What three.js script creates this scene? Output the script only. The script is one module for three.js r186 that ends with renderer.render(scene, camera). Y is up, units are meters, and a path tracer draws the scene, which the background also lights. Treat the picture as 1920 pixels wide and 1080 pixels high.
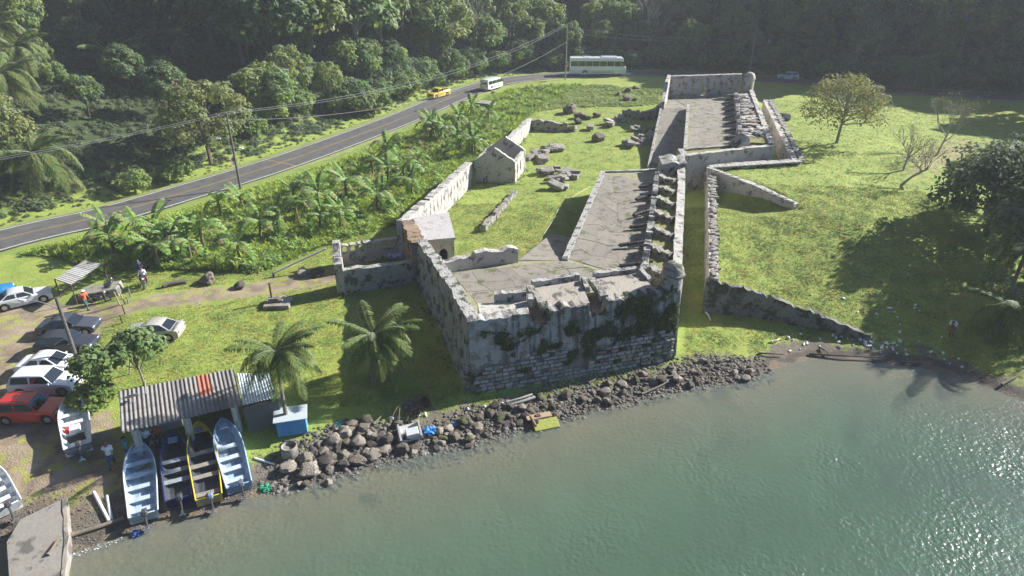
import * as THREE from 'three';
import { Sky } from 'three/addons/objects/Sky.js';
import { mergeGeometries, mergeVertices, toCreasedNormals } from 'three/addons/utils/BufferGeometryUtils.js';
import { RoundedBoxGeometry } from 'three/addons/geometries/RoundedBoxGeometry.js';
import { MarchingCubes } from 'three/addons/objects/MarchingCubes.js';
import { createNoise2D, createNoise3D } from 'simplex-noise';

// ------------------------------------------------------------------ camera, sky, sun, exposure
const scene = new THREE.Scene();
const camera = new THREE.PerspectiveCamera(45.75, 16 / 9, 0.5, 900);
camera.position.set(0, 28, 0);
camera.rotation.set(-27 * Math.PI / 180, 0, 0);
const SUN = new THREE.Vector3(0.90, 0.0, -0.43).normalize().multiplyScalar(Math.cos(30 * Math.PI / 180));
SUN.y = Math.sin(30 * Math.PI / 180);
const sky = new Sky();
sky.name = 'sky'; sky.scale.setScalar(800); sky.userData = { kind: 'structure' };
const SU = sky.material.uniforms;
SU.sunPosition.value.copy(SUN); SU.turbidity.value = 7; SU.rayleigh.value = 0.85; SU.mieCoefficient.value = 0.003; SU.mieDirectionalG.value = 0.8;
scene.add(sky);
scene.environmentIntensity = 0.11;
const sun = new THREE.DirectionalLight(new THREE.Color(1, 0.96, 0.88), 5);
sun.name = 'sun'; sun.position.copy(SUN).multiplyScalar(200).add(new THREE.Vector3(0, 0, -80)); sun.target.position.set(0, 0, -80);
sun.castShadow = true; sun.shadow.radius = 1; sun.shadow.mapSize.set(4096, 4096);
Object.assign(sun.shadow.camera, { left: -140, right: 140, top: 140, bottom: -140, near: 1, far: 500 });
scene.add(sun, sun.target);
const renderer = new THREE.WebGLRenderer({ antialias: true });
renderer.toneMapping = THREE.LinearToneMapping;
renderer.toneMappingExposure = 2.15;
renderer.shadowMap.enabled = true;
scene.fog = new THREE.FogExp2(new THREE.Color(0.94, 0.97, 1.0), 0.0005);

// ------------------------------------------------------------------ helpers
function rng(seed) { let s = seed >>> 0; return () => { s = (s + 0x6d2b79f5) | 0; let t = Math.imul(s ^ (s >>> 15), 1 | s); t = (t + Math.imul(t ^ (t >>> 7), 61 | t)) ^ t; return ((t ^ (t >>> 14)) >>> 0) / 4294967296; }; }
const R0 = rng(11), n2 = createNoise2D(rng(5)), n3 = createNoise3D(rng(9));
const { lerp, clamp, smoothstep } = THREE.MathUtils;
const fbm = (x, y, o = 4) => { let a = 0, w = 0.5, f = 1; for (let i = 0; i < o; i++) { a += w * n2(x * f, y * f); w *= 0.5; f *= 2.03; } return a; };
const V3 = (x, y, z) => new THREE.Vector3(x, y, z);
const TAU = Math.PI * 2;
const taken = new Map();
function numbered(n) { const k = taken.get(n) ?? 0; taken.set(n, k + 1); return k ? n + '_' + String(k).padStart(3, '0') : n; }
function thing(name, label, category, pos = [0, 0, 0], turn = 0, group) {
  const o = new THREE.Group(); o.name = numbered(name); o.position.set(...pos); o.rotation.y = turn;
  o.userData = { label, category }; if (group) o.userData.group = group; scene.add(o); return o;
}
function part(name, geo, mat, parent) { const m = new THREE.Mesh(geo, mat); m.name = name; if (parent.userData.surveyed) m.position.copy(parent.position).negate(); m.castShadow = m.receiveShadow = true; parent.add(m); return m; }
// a thing whose parts are given in scene metres; the group itself still stands at the thing's base
function site(name, label, category, base, group) { const o = thing(name, label, category, base, 0, group); o.userData.surveyed = true; return o; }
function single(name, geo, mat, label, category, group) { const m = part(numbered(name), geo, mat, scene); m.userData = { label, category }; if (group) m.userData.group = group; return m; }
function struct(name, geo, mat) { const m = part(numbered(name), geo, mat, scene); m.userData = { kind: 'structure' }; return m; }
function copyOf(src, pos, turn = 0, label, scale) {
  const c = src.clone(); c.name = numbered(src.name.replace(/_\d{3}$/, '')); c.userData = { ...src.userData }; if (label) c.userData.label = label;
  c.position.set(...pos); c.rotation.set(0, turn, 0); if (scale) c.scale.setScalar(scale); scene.add(c); return c;
}
const merge = (list) => { const l = list.map((g) => { const q = g.index ? g.toNonIndexed() : g; for (const k of Object.keys(q.attributes)) if (!['position', 'normal', 'uv', 'color'].includes(k)) q.deleteAttribute(k); return q; }); const hc = l.some((g) => g.attributes.color);
  for (const g of l) { if (!g.attributes.uv) g.setAttribute('uv', new THREE.BufferAttribute(new Float32Array(g.attributes.position.count * 2), 2)); if (!g.attributes.normal) g.computeVertexNormals(); if (hc && !g.attributes.color) g.setAttribute('color', new THREE.BufferAttribute(new Float32Array(g.attributes.position.count * 3).fill(1), 3)); }
  return mergeGeometries(l); };
const box = (w, h, d, x = 0, y = 0, z = 0) => new THREE.BoxGeometry(w, h, d).translate(x, y, z);
const rbox = (w, h, d, r, x = 0, y = 0, z = 0, seg = 2) => new RoundedBoxGeometry(w, h, d, seg, r).translate(x, y, z);
const cyl = (r1, r2, h, n = 12, x = 0, y = 0, z = 0) => new THREE.CylinderGeometry(r1, r2, h, n).translate(x, y, z);
const tube = (pts, r, seg = 16, rad = 6) => new THREE.TubeGeometry(new THREE.CatmullRomCurve3(pts.map((p) => p.isVector3 ? p : V3(...p))), seg, r, rad);
function rod(a, b, r1, r2 = r1, n = 6) { a = a.isVector3 ? a : V3(...a); b = b.isVector3 ? b : V3(...b); const d = b.clone().sub(a), g = new THREE.CylinderGeometry(r2, r1, d.length(), n); g.applyQuaternion(new THREE.Quaternion().setFromUnitVectors(V3(0, 1, 0), d.normalize())); return g.translate((a.x + b.x) / 2, (a.y + b.y) / 2, (a.z + b.z) / 2); }
function boxUV(g, s = 1) { // uv in metres, chosen by the face direction
  if (g.index) g = g.toNonIndexed(); const p = g.attributes.position, uv = new Float32Array(p.count * 2), a = V3(), b = V3(), c = V3();
  for (let i = 0; i < p.count; i += 3) { a.fromBufferAttribute(p, i); b.fromBufferAttribute(p, i + 1); c.fromBufferAttribute(p, i + 2); const n = b.clone().sub(a).cross(c.clone().sub(a)); const ax = Math.abs(n.x), ay = Math.abs(n.y), az = Math.abs(n.z);
    [a, b, c].forEach((v, k) => { const u = ay >= ax && ay >= az ? [v.x, v.z] : ax > az ? [v.z, v.y] : [v.x, v.y]; uv[(i + k) * 2] = u[0] * s; uv[(i + k) * 2 + 1] = u[1] * s; }); }
  g.setAttribute('uv', new THREE.BufferAttribute(uv, 2)); return g;
}
class Tris { // collects free quads and triangles
  constructor() { this.p = []; this.u = []; this.c = []; }
  tri(a, b, c, ua = [0, 0], ub = [0, 0], uc = [0, 0], col) { this.p.push(...a, ...b, ...c); this.u.push(...ua, ...ub, ...uc); if (col) this.c.push(...col, ...col, ...col); }
  quad(a, b, c, d, ua, ub, uc, ud, col) { this.tri(a, b, c, ua, ub, uc, col); this.tri(a, c, d, ua, uc, ud, col); }
  geo(smooth) { let g = new THREE.BufferGeometry(); g.setAttribute('position', new THREE.BufferAttribute(new Float32Array(this.p), 3)); g.setAttribute('uv', new THREE.BufferAttribute(new Float32Array(this.u), 2)); if (this.c.length) g.setAttribute('color', new THREE.BufferAttribute(new Float32Array(this.c), 3));
    if (smooth) { g.deleteAttribute('uv'); g = mergeVertices(g, 1e-3); } g.computeVertexNormals(); return g; }
}
// ---- textures
function tex(size, fn, srgb = true, h = size) { // fn(u, v) -> [r, g, b] in 0..1 linear (colour maps) or values
  const d = new Uint8Array(size * h * 4), enc = (x) => Math.round(255 * clamp(srgb ? (x <= 0.0031308 ? 12.92 * x : 1.055 * Math.pow(Math.max(x, 0), 1 / 2.4) - 0.055) : x, 0, 1));
  for (let j = 0; j < h; j++) for (let i = 0; i < size; i++) { const c = fn(i / size, j / h), k = (j * size + i) * 4; d[k] = enc(c[0]); d[k + 1] = enc(c[1]); d[k + 2] = enc(c[2]); d[k + 3] = 255; }
  const t = new THREE.DataTexture(d, size, h); t.wrapS = t.wrapT = THREE.RepeatWrapping; t.magFilter = THREE.LinearFilter; t.minFilter = THREE.LinearMipmapLinearFilter; t.generateMipmaps = true; if (srgb) t.colorSpace = THREE.SRGBColorSpace; t.needsUpdate = true; return t;
}
function tn(u, v, f, o = 4, seed = 0) { // tiling fractal noise on the unit square: the last quarter blends into the next tile
  let a = 0, w = 0.5; const bu = u > 0.75 ? smoothstep(u, 0.75, 1) : 0, bv = v > 0.75 ? smoothstep(v, 0.75, 1) : 0;
  for (let i = 0; i < o; i++) { const fu = f * 2 ** i, s = (x, y) => n2(x * fu + seed * 7.3 + i * 31.7, y * fu - seed * 3.1);
    let q = s(u, v); if (bu) q = lerp(q, s(u - 1, v), bu); if (bv) { let p = s(u, v - 1); if (bu) p = lerp(p, s(u - 1, v - 1), bu); q = lerp(q, p, bv); } a += w * q; w *= 0.5; } return a; }
const mix3 = (a, b, t) => [lerp(a[0], b[0], t), lerp(a[1], b[1], t), lerp(a[2], b[2], t)];
const sc3 = (a, k) => [a[0] * k, a[1] * k, a[2] * k];
const rep = (t, x, y = x) => { const c = t.clone(); c.repeat.set(x, y); c.needsUpdate = true; return c; };
const grainT = tex(512, (u, v) => { const a = 0.5 + 0.5 * tn(u, v, 24, 4, 1); return [a, a, a]; }, false);
const lumpT = tex(512, (u, v) => { const a = 0.5 + 0.55 * tn(u, v, 7, 5, 2); return [a, a, a]; }, false);
const std = (c, o = {}) => new THREE.MeshStandardMaterial({ color: Array.isArray(c) ? new THREE.Color(...c) : c, roughness: 0.85, ...o });
const phys = (c, o = {}) => new THREE.MeshPhysicalMaterial({ color: Array.isArray(c) ? new THREE.Color(...c) : c, roughness: 0.5, ...o });
const leafMat = (c, o = {}) => phys(c, { vertexColors: true, side: THREE.DoubleSide, roughness: 0.92, transmission: 0.45, thickness: 0, ior: 1.4, ...o });

// ------------------------------------------------------------------ the ground
// shoreline (x, z) from the boat ramp in the west to the beach in the east
const SHORE = [[-140, -22], [-60, -24], [-30, -25.2], [-26.76, -25.78], [-22.74, -25.09], [-20.83, -25.89], [-19.02, -27.14], [-16.44, -27.92], [-13.98, -29.39], [-12.39, -30.25], [-10.11, -31.14], [-6.53, -32.65], [-3.66, -33.55], [0, -34.9], [3.52, -36.33], [8.02, -38.09], [12.81, -39.85], [16.86, -40.77], [19.2, -42.01], [22.44, -43.3], [27.37, -42.72], [30.87, -41.87], [33.05, -40.31], [34.91, -37.97], [40, -36.5], [60, -34], [180, -20]];
function shoreZ(x) { let i = 1; while (i < SHORE.length - 1 && SHORE[i][0] < x) i++; const [a, b] = [SHORE[i - 1], SHORE[i]]; return lerp(a[1], b[1], clamp((x - a[0]) / (b[0] - a[0]), 0, 1)); }
const ROADC = [[-95, 15, 2.2], [-72, -21, 2.2], [...[-49.36, -60.71], 2.2], [...[-42.63, -67.44], 2.2], [...[-37.41, -74.29], 2.3], [...[-30.94, -83.58], 2.4], [...[-24.22, -95.72], 2.5], [...[-17.1, -109.9], 2.7], [...[-9.71, -126.67], 2.9], [...[-2.12, -139.26], 3], [...[11.1, -146.77], 3], [...[21.35, -148.69], 3], [...[35.6, -147.09], 3], [...[55.23, -139.83], 3], [...[73.32, -129.6], 3], [...[90.94, -123.35], 3], [150, -104, 3], [230, -84, 3]];
const roadCurve = new THREE.CatmullRomCurve3(ROADC.map(([x, z, h]) => V3(x, h, z)), false, 'centripetal');
const RS = roadCurve.getSpacedPoints(170);
function roadNear(x, z) { let bi = 0, bd = 1e9; for (let i = 0; i < RS.length; i++) { const d = (RS[i].x - x) ** 2 + (RS[i].z - z) ** 2; if (d < bd) { bd = d; bi = i; } }
  let best = 1e9, side = 1, h = 3; for (let i = Math.max(0, bi - 1); i < Math.min(RS.length - 1, bi + 1); i++) { const a = RS[i], b = RS[i + 1], dx = b.x - a.x, dz = b.z - a.z, t = clamp(((x - a.x) * dx + (z - a.z) * dz) / (dx * dx + dz * dz), 0, 1), px = a.x + dx * t - x, pz = a.z + dz * t - z, d = Math.hypot(px, pz); if (d < best) { best = d; side = dx * (z - a.z) - dz * (x - a.x) < 0 ? 1 : -1; h = lerp(a.y, b.y, t); } }
  return [best, side, h]; } // side 1 = hill side
const RGX = -215, RGZ = -335, RGW = 450, RGH = 370, RG = new Float32Array(RGW * RGH); for (let j = 0; j < RGH; j++) for (let i = 0; i < RGW; i++) { const [d, s] = roadNear(RGX + i, RGZ + j); RG[j * RGW + i] = d * s; }
function roadSide(x, z) { const u = clamp(x - RGX, 0, RGW - 2), v = clamp(z - RGZ, 0, RGH - 2), i = Math.floor(u), j = Math.floor(v), k = j * RGW + i, q = lerp(lerp(RG[k], RG[k + 1], u - i), lerp(RG[k + RGW], RG[k + RGW + 1], u - i), v - j); return [Math.abs(q), q < 0 ? -1 : 1]; }
function inPoly(x, z, P) { let c = false; for (let i = 0, j = P.length - 1; i < P.length; j = i++) if ((P[i][1] > z) !== (P[j][1] > z) && x < (P[j][0] - P[i][0]) * (z - P[i][1]) / (P[j][1] - P[i][1]) + P[i][0]) c = !c; return c; }
function polyDist(x, z, P, closed = true) { let d = 1e9; for (let i = closed ? 0 : 1, j = closed ? P.length - 1 : 0; i < P.length; j = i++) { const dx = P[i][0] - P[j][0], dz = P[i][1] - P[j][1], t = clamp(((x - P[j][0]) * dx + (z - P[j][1]) * dz) / (dx * dx + dz * dz), 0, 1); d = Math.min(d, Math.hypot(P[j][0] + dx * t - x, P[j][1] + dz * t - z)); } return d; }
const idw = (pts) => (x, z) => { let a = 0, w = 0; for (const [px, h, pz] of pts) { const k = 1 / ((px - x) ** 2 + (pz - z) ** 2 + 1) ** 2; a += k * h; w += k; } return a / w; };
const outerH = idw([[-36.42, 1.6, -44.68], [-35.15, 1.5, -39.1], [-28.27, 1.5, -36.63], [-28.08, 1.25, -31.19], [-23.3, 0.9, -30.23], [-25.05, 0.95, -28.06], [-21.98, 1.7, -42.97], [-14.65, 1.5, -39.1], [-27.35, 2, -49.12], [-15.29, 1.8, -47.68], [-9.49, 1.5, -43.3], [-7.06, 1.2, -37.05], [-11.04, 1.2, -35.89], [-15.39, 1.4, -34.52], [-20.29, 1.4, -33.46], [-22.64, 2, -50.54], [-16.42, 2.1, -52.34],
  [-37.45, 2, -57.54], [-26.85, 2.1, -62.43], [-19.35, 2.3, -76.56], [-14.15, 2.2, -65.02], [-11.68, 2.5, -91.84], [-7.9, 2.8, -113.27], [-2.84, 0.9, -37.16], [1.47, 0.9, -39.01], [7.2, 0.9, -40.66], [12.26, 0.95, -42.12], [13.54, 0.95, -43.44], [18.21, 1, -45.7], [21.83, 0.9, -44.28], [25.71, 0.9, -43.9], [29.81, 1, -44.12], [34.14, 1, -42.62], [37.31, 1.4, -43.46], [38.81, 1.8, -45.96], [35.48, 1.2, -47.02],
  [-3.95, 2.4, -57.85], [2.08, 2.4, -61.7], [-3.49, 2.5, -70.54], [2.57, 2.7, -79.36], [10.32, 2.9, -93.1], [19.68, 3, -105.05], [7.41, 2.9, -105.47], [-60, 1.8, -45], [-80, 2, -30], [-40, 1.6, -30], [45, 1.5, -42], [80, 2, -45], [30, 1.4, -47], [38, 1.8, -50]]);
const lawnH = idw([[15.78, 3.9, -48.99], [20.58, 3.6, -64.38], [22.18, 3.5, -70.3], [24.14, 3.7, -66.42], [26.19, 4.1, -63.06], [25.62, 4.8, -71.82], [27.04, 4.8, -69.11], [31.93, 4.7, -73.08], [39.11, 4.4, -96.01], [40.01, 4.7, -83.91], [19.27, 3.1, -47.49], [22.35, 2.1, -46.27], [26.54, 1, -44.9], [29.72, 2.2, -48.74], [36.49, 3.3, -58.25], [46.04, 4, -71.49], [60.6, 3.6, -85.38], [39.12, 2.6, -53.95], [33.38, 4.2, -62.79], [49.56, 3, -63], [40.09, 1.9, -49.3], [30.29, 1.3, -45.19], [44.94, 3.8, -116.79], [58.37, 3.4, -114.51], [71.52, 2.8, -109.47], [77.09, 2.8, -102.52], [110, 3, -90], [90, 2.5, -60], [70, 1.5, -45]]);
const LAWN = [[15.6, -48.9], [18.4, -48.3], [20.5, -47.8], [24, -46.6], [27.4, -45.2], [34, -43.8], [60, -40], [140, -60], [140, -128], [60, -134], [44, -118], [40.8, -110.6], [33.4, -77.6], [22.6, -75.9]];
const MOAT = [[11.6, -41], [15.2, -47], [16.1, -48.9], [22.85, -75.9], [22.9, -76.3], [33.0, -78.1], [40.6, -110.6], [44, -125], [36, -121], [30, -84], [19, -73.5], [17, -64]];
const MOUND = [54.84, -112.51];
function groundH(x, z) {
  const ds = shoreZ(x) - z;
  if (ds < 0) return Math.max(-3.2, 0.1 * ds - 0.014 * ds * ds) + 0.06 * fbm(x * 0.3, z * 0.3, 3) * Math.min(1, -ds);
  let h;
  const moat = inPoly(x, z, MOAT);
  if (moat) h = 0.8 + clamp((-z - 44) / 30, 0, 1) * 1.5 + clamp((-z - 78) / 30, 0, 1) * 0.8;
  else if (inPoly(x, z, LAWN)) { h = lawnH(x, z); // the ground steps down in front of the wing wall
    const ux = 6.4, uz = 9.9, L2 = ux * ux + uz * uz, t = ((x - 22.1) * ux + (z + 74.9) * uz) / L2, cr = (ux * (z + 74.9) - uz * (x - 22.1)) / Math.sqrt(L2); if (cr > -0.38 && t < 1.15) h -= 1.35 * Math.pow(clamp(1.1 - t, 0, 1), 0.6) * (1 - smoothstep(cr, 2, 9)) * (t < -0.3 ? 0 : 1); }
  else h = outerH(x, z);
  h = Math.min(h, 0.03 + ds * 0.2);
  if (z < -50 || x < -30) {
    const [d, side, hr] = roadNear(x, z);
    if (side < 0) h = lerp(h, hr - 0.02, 1 - smoothstep(d, 3.4, x > 5 ? 20 : 8));
    else { const k = Math.max(0, d - 5.5), st = 0.34 + 0.12 * n2(x * 0.012, z * 0.012) + (x > 45 ? 0.12 : 0); h = hr - 0.02 - 0.25 * smoothstep(d, 3.6, 5) * (1 - smoothstep(d, 5, 7)) + st * k * smoothstep(k, 0, 9) * (1 / (1 + k / 160)) + 1.2 * fbm(x * 0.04, z * 0.04, 3) * smoothstep(k, 2, 20); }
  }
  h += 0.07 * fbm(x * 0.25 + 7, z * 0.25, 3) * clamp(ds * 0.3, 0, 1) * (moat ? 0.3 : 1);
  return h;
}
const DIRTLINE = [[-40.18, -43.14], [-36.92, -45.49], [-32.79, -46.99], [-28.51, -48.75], [-24.6, -49.87], [-20.64, -51.23], [-17.34, -52.34], [-14.48, -53.92]];
const DIRTPARK = [[-70, -60], [-46.55, -49.68], [-39.82, -50.15], [-31.36, -48.31], [-30.57, -45.49], [-31.12, -43.14], [-27.62, -35.48], [-23.96, -33.34], [-22.88, -31.25], [-16.04, -33.46], [-13.87, -31.36], [-13.87, -29.05], [-25.3, -23.6], [-70, -20]];
const HX0 = -210, HX1 = 230, HZ0 = -330, HZ1 = 30;
const spread = (lo, hi, f0, f1, fine, coarse) => { const a = []; let v = lo; while (v < hi) { a.push(v); const d = v < f0 ? f0 - v : v > f1 ? v - f1 : 0; v += lerp(fine, coarse, clamp(d / 60, 0, 1)); if (a.length && v > f0 && a[a.length - 1] < f0) v = f0; } a.push(hi); return a; };
const gx = spread(HX0, HX1, -45, 50, 0.5, 4), gz = spread(HZ0, HZ1, -118, -24, 0.5, 4);
const GH = new Float32Array(gx.length * gz.length);
{ const g = new THREE.BufferGeometry(), nx = gx.length, nz = gz.length, p = new Float32Array(nx * nz * 3), uv = new Float32Array(nx * nz * 2), idx = [];
  for (let j = 0; j < nz; j++) for (let i = 0; i < nx; i++) { const k = j * nx + i, h = groundH(gx[i], gz[j]); GH[k] = h; p.set([gx[i], h, gz[j]], k * 3); uv.set([gx[i], gz[j]], k * 2); }
  for (let j = 0; j < nz - 1; j++) for (let i = 0; i < nx - 1; i++) { const a = j * nx + i, b = a + 1, c = a + nx, d = c + 1; idx.push(a, c, b, b, c, d); }
  g.setAttribute('position', new THREE.BufferAttribute(p, 3)); g.setAttribute('uv', new THREE.BufferAttribute(uv, 2)); g.setIndex(idx); g.computeVertexNormals();
  // ground colours: what covers the soil, metre by metre
  const TX0 = -110, TX1 = 120, TZ0 = -190, TZ1 = -8, S = 2048;
  const OVER = [[-55.64, -58.76], [-47.3, -57.54], [-39.76, -57.32], [-35.08, -53.06], [-29.08, -53.06], [-22.25, -53.38], [-17.48, -58.53], [-11.22, -63.58], [-4.87, -80.3], [2.52, -107.66], [13.16, -132.68], [0, -135.35], [-7.58, -123.38], [-22.77, -89.23], [-36.11, -71.96], [-47.75, -58.3]];
  const DRY = [[-5.16, -54.38], [-4.94, -57.85], [-1.52, -59.73], [2.65, -63.08], [4.47, -67.28], [5.38, -64.26], [1.43, -55.5]];
  const BARE = [[48.22, -83.98], [60.98, -94.61], [65.33, -91.94], [57.73, -80.75], [44.08, -73.34]];
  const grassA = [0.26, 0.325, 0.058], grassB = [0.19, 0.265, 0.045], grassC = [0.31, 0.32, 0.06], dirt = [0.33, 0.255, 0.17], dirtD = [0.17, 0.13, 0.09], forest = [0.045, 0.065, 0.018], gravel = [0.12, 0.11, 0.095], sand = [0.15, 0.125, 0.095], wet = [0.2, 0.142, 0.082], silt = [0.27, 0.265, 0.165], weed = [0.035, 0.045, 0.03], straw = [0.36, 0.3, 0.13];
  const t = tex(S, (u, v) => {
    const x = lerp(TX0, TX1, u), z = lerp(TZ0, TZ1, v), ds = shoreZ(x) - z, fine = fbm(x * 2.2, z * 2.2, 2), mid = fbm(x * 0.35, z * 0.35, 3), big = n2(x * 0.07, z * 0.07), speck = n2(x * 9, z * 9);
    if (ds < 0.3 + mid) { let c = mix3(sand, wet, smoothstep(-ds + mid * 2, -0.5, 1.5)); c = mix3(c, silt, smoothstep(-ds + mid * 2.5 + fine * 0.6, 2.5, 12)); const pat = fbm(x * 0.16 + 40, z * 0.16, 3); c = mix3(c, weed, 0.6 * smoothstep(pat, 0.4, 0.56)); return sc3(c, 1 + 0.35 * speck * (ds > -6 ? 1 : 0.3) + 0.15 * fine); }
    let c = mix3(grassA, grassB, clamp(0.45 + mid * 0.9 + big * 0.3, 0, 1)); c = mix3(c, grassC, clamp(0.15 + 0.9 * fbm(x * 0.5 + 31, z * 0.5, 3), 0, 0.7));
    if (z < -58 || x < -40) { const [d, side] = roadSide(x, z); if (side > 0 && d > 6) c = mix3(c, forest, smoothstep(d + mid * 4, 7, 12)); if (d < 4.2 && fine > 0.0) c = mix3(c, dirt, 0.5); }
    if (inPoly(x, z, OVER)) c = mix3(c, [0.16, 0.24, 0.03], 0.6);
    const pd = polyDist(x, z, DIRTLINE, false) + mid * 0.9 + fine * 0.35; const pk = (inPoly(x, z, DIRTPARK) ? -1 : 1) * polyDist(x, z, DIRTPARK) + mid * 1.4 + fine * 0.4;
    const pm = Math.max(1 - smoothstep(pd, 0.9, 1.7), x < -17 ? 1 - smoothstep(pk, -0.5, 0.6) : 0);
    if (pm > 0) { let dc = mix3(dirt, dirtD, clamp(0.4 + mid * 1.2 + fine * 0.4, 0, 1)); dc = mix3(dc, grassC, 0.7 * smoothstep(fbm(x * 0.6 + 9, z * 0.6, 3), 0.12, 0.3)); c = mix3(c, dc, pm); }
    if (inPoly(x, z, DRY)) c = mix3(c, straw, 0.55 * smoothstep(polyDist(x, z, DRY) + mid, 0, 1.3));
    if (inPoly(x, z, BARE)) c = mix3(c, [0.3, 0.23, 0.13], 0.8 * smoothstep(polyDist(x, z, BARE) + mid * 3, 0, 3));
    const gr = x < -8 ? 3.2 : x < 15 ? 3.6 : 2.6; c = mix3(c, mix3(gravel, dirtD, clamp(0.5 + fine, 0, 1)), 1 - smoothstep(ds + mid * 1.6 + fine * 0.5, gr * 0.55, gr));
    if (ds < 1.1 + mid * 0.8 + fine * 0.3) c = sc3(c, 0.6);
    return sc3(c, 1 + 0.18 * speck + 0.2 * fine);
  });
  t.wrapS = t.wrapT = THREE.MirroredRepeatWrapping; t.repeat.set(1 / (TX1 - TX0), 1 / (TZ1 - TZ0)); t.offset.set(-TX0 / (TX1 - TX0), -TZ0 / (TZ1 - TZ0));
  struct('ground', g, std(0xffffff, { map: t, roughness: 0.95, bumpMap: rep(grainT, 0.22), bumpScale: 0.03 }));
}
const cellOf = (a, v) => { let lo = 0, hi = a.length - 2; while (lo < hi) { const m = (lo + hi + 1) >> 1; if (a[m] <= v) lo = m; else hi = m - 1; } return lo; };
function gh(x, z) { const i = cellOf(gx, x), j = cellOf(gz, z), u = clamp((x - gx[i]) / (gx[i + 1] - gx[i]), 0, 1), v = clamp((z - gz[j]) / (gz[j + 1] - gz[j]), 0, 1), n = gx.length, k = j * n + i; return lerp(lerp(GH[k], GH[k + 1], u), lerp(GH[k + n], GH[k + n + 1], u), v); }
const on = (p, dy = 0) => [p[0], gh(p[0], p[p.length - 1]) + dy, p[p.length - 1]];

// ------------------------------------------------------------------ the sea
{ const g = new THREE.PlaneGeometry(460, 110, 2, 2).rotateX(-Math.PI / 2).translate(10, 0, 0); const uv = g.attributes.uv, p = g.attributes.position; for (let i = 0; i < uv.count; i++) uv.setXY(i, p.getX(i) / 19, p.getZ(i) / 19);
  const w = tex(1024, (u, v) => { const gust = clamp(0.75 + 0.9 * tn(u, v, 2.2, 3, 12), 0.35, 1.3), a = 0.5 + gust * (0.2 * tn(u, v * 1.0, 10, 3, 3) + 0.2 * tn(u * 1.0, v, 42, 3, 4)); return [a, a, a]; }, false);
  const m = phys([0.62, 0.74, 0.67], { roughness: 0.3, transmission: 0.86, thickness: 1, ior: 1.33, attenuationColor: new THREE.Color(0.42, 0.68, 0.54), attenuationDistance: 3, transparent: true, opacity: 0.64, bumpMap: w, bumpScale: 0.13 });
  struct('sea_water', g, m);
}
// ------------------------------------------------------------------ the road
{ const W = 2.75, n = 420, pts = roadCurve.getSpacedPoints(n); const strip = (o0, o1, lift, dash) => { const T = new Tris(); let len = 0;
    for (let i = 0; i < n; i++) { const a = pts[i], b = pts[i + 1], ta = pts[Math.min(n, i + 1)].clone().sub(pts[Math.max(0, i - 1)]).setY(0).normalize(), tb = pts[Math.min(n, i + 2)].clone().sub(pts[i]).setY(0).normalize(), L = a.distanceTo(b);
      const f = (p, t, o) => [p.x + t.z * o, p.y + 0.07 + lift, p.z - t.x * o];
      T.quad(f(a, ta, o0), f(b, tb, o0), f(b, tb, o1), f(a, ta, o1), [len, o0], [len + L, o0], [len + L, o1], [len, o1]); len += L; } return T.geo(); };
  const asphalt = tex(512, (u, v) => { const k = 1 + 0.28 * tn(u, v, 40, 3, 5) + 0.3 * tn(u, v, 3, 4, 6); return sc3([0.1, 0.094, 0.089], k); });
  struct('road', strip(-W - 0.35, W + 0.35, 0), std(0xffffff, { map: rep(asphalt, 0.12), roughness: 0.85, side: THREE.DoubleSide, bumpMap: rep(grainT, 0.7), bumpScale: 0.01 }));
  const wear = tex(256, (u, v) => { const k = clamp(0.75 + 0.7 * tn(u, v, 12, 4, 7), 0.35, 1); return [k, k, k]; });
  const white = std([0.72, 0.72, 0.68], { side: THREE.DoubleSide, map: rep(wear, 0.5) }), yellow = std([0.42, 0.27, 0.08], { side: THREE.DoubleSide, map: rep(wear, 0.5) });
  struct('road_edge_line', strip(W - 0.06, W + 0.1, 0.008), white); struct('road_edge_line', strip(-W - 0.1, -W + 0.06, 0.008), white);
  struct('road_centre_line', strip(0.06, 0.16, 0.008), yellow); struct('road_centre_line', strip(-0.16, -0.06, 0.008), yellow);
  const k = RS.reduce((b, p, i) => Math.abs(p.x - [-29.24, 2.4, -81.37][0]) < Math.abs(RS[b].x - [-29.24, 2.4, -81.37][0]) ? i : b, 0), c = RS[k], d = RS[k + 1].clone().sub(RS[k - 1]).setY(0).normalize();
  const T = new Tris(), f = (o, s) => [c.x + d.z * o + d.x * s, c.y + 0.082, c.z - d.x * o + d.z * s]; T.quad(f(-W, -0.1), f(-W, 0.1), f(W, 0.1), f(W, -0.1), [0, 0], [1, 0], [1, 3], [0, 3]); struct('road_cross_line', T.geo(), yellow);
}

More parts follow.
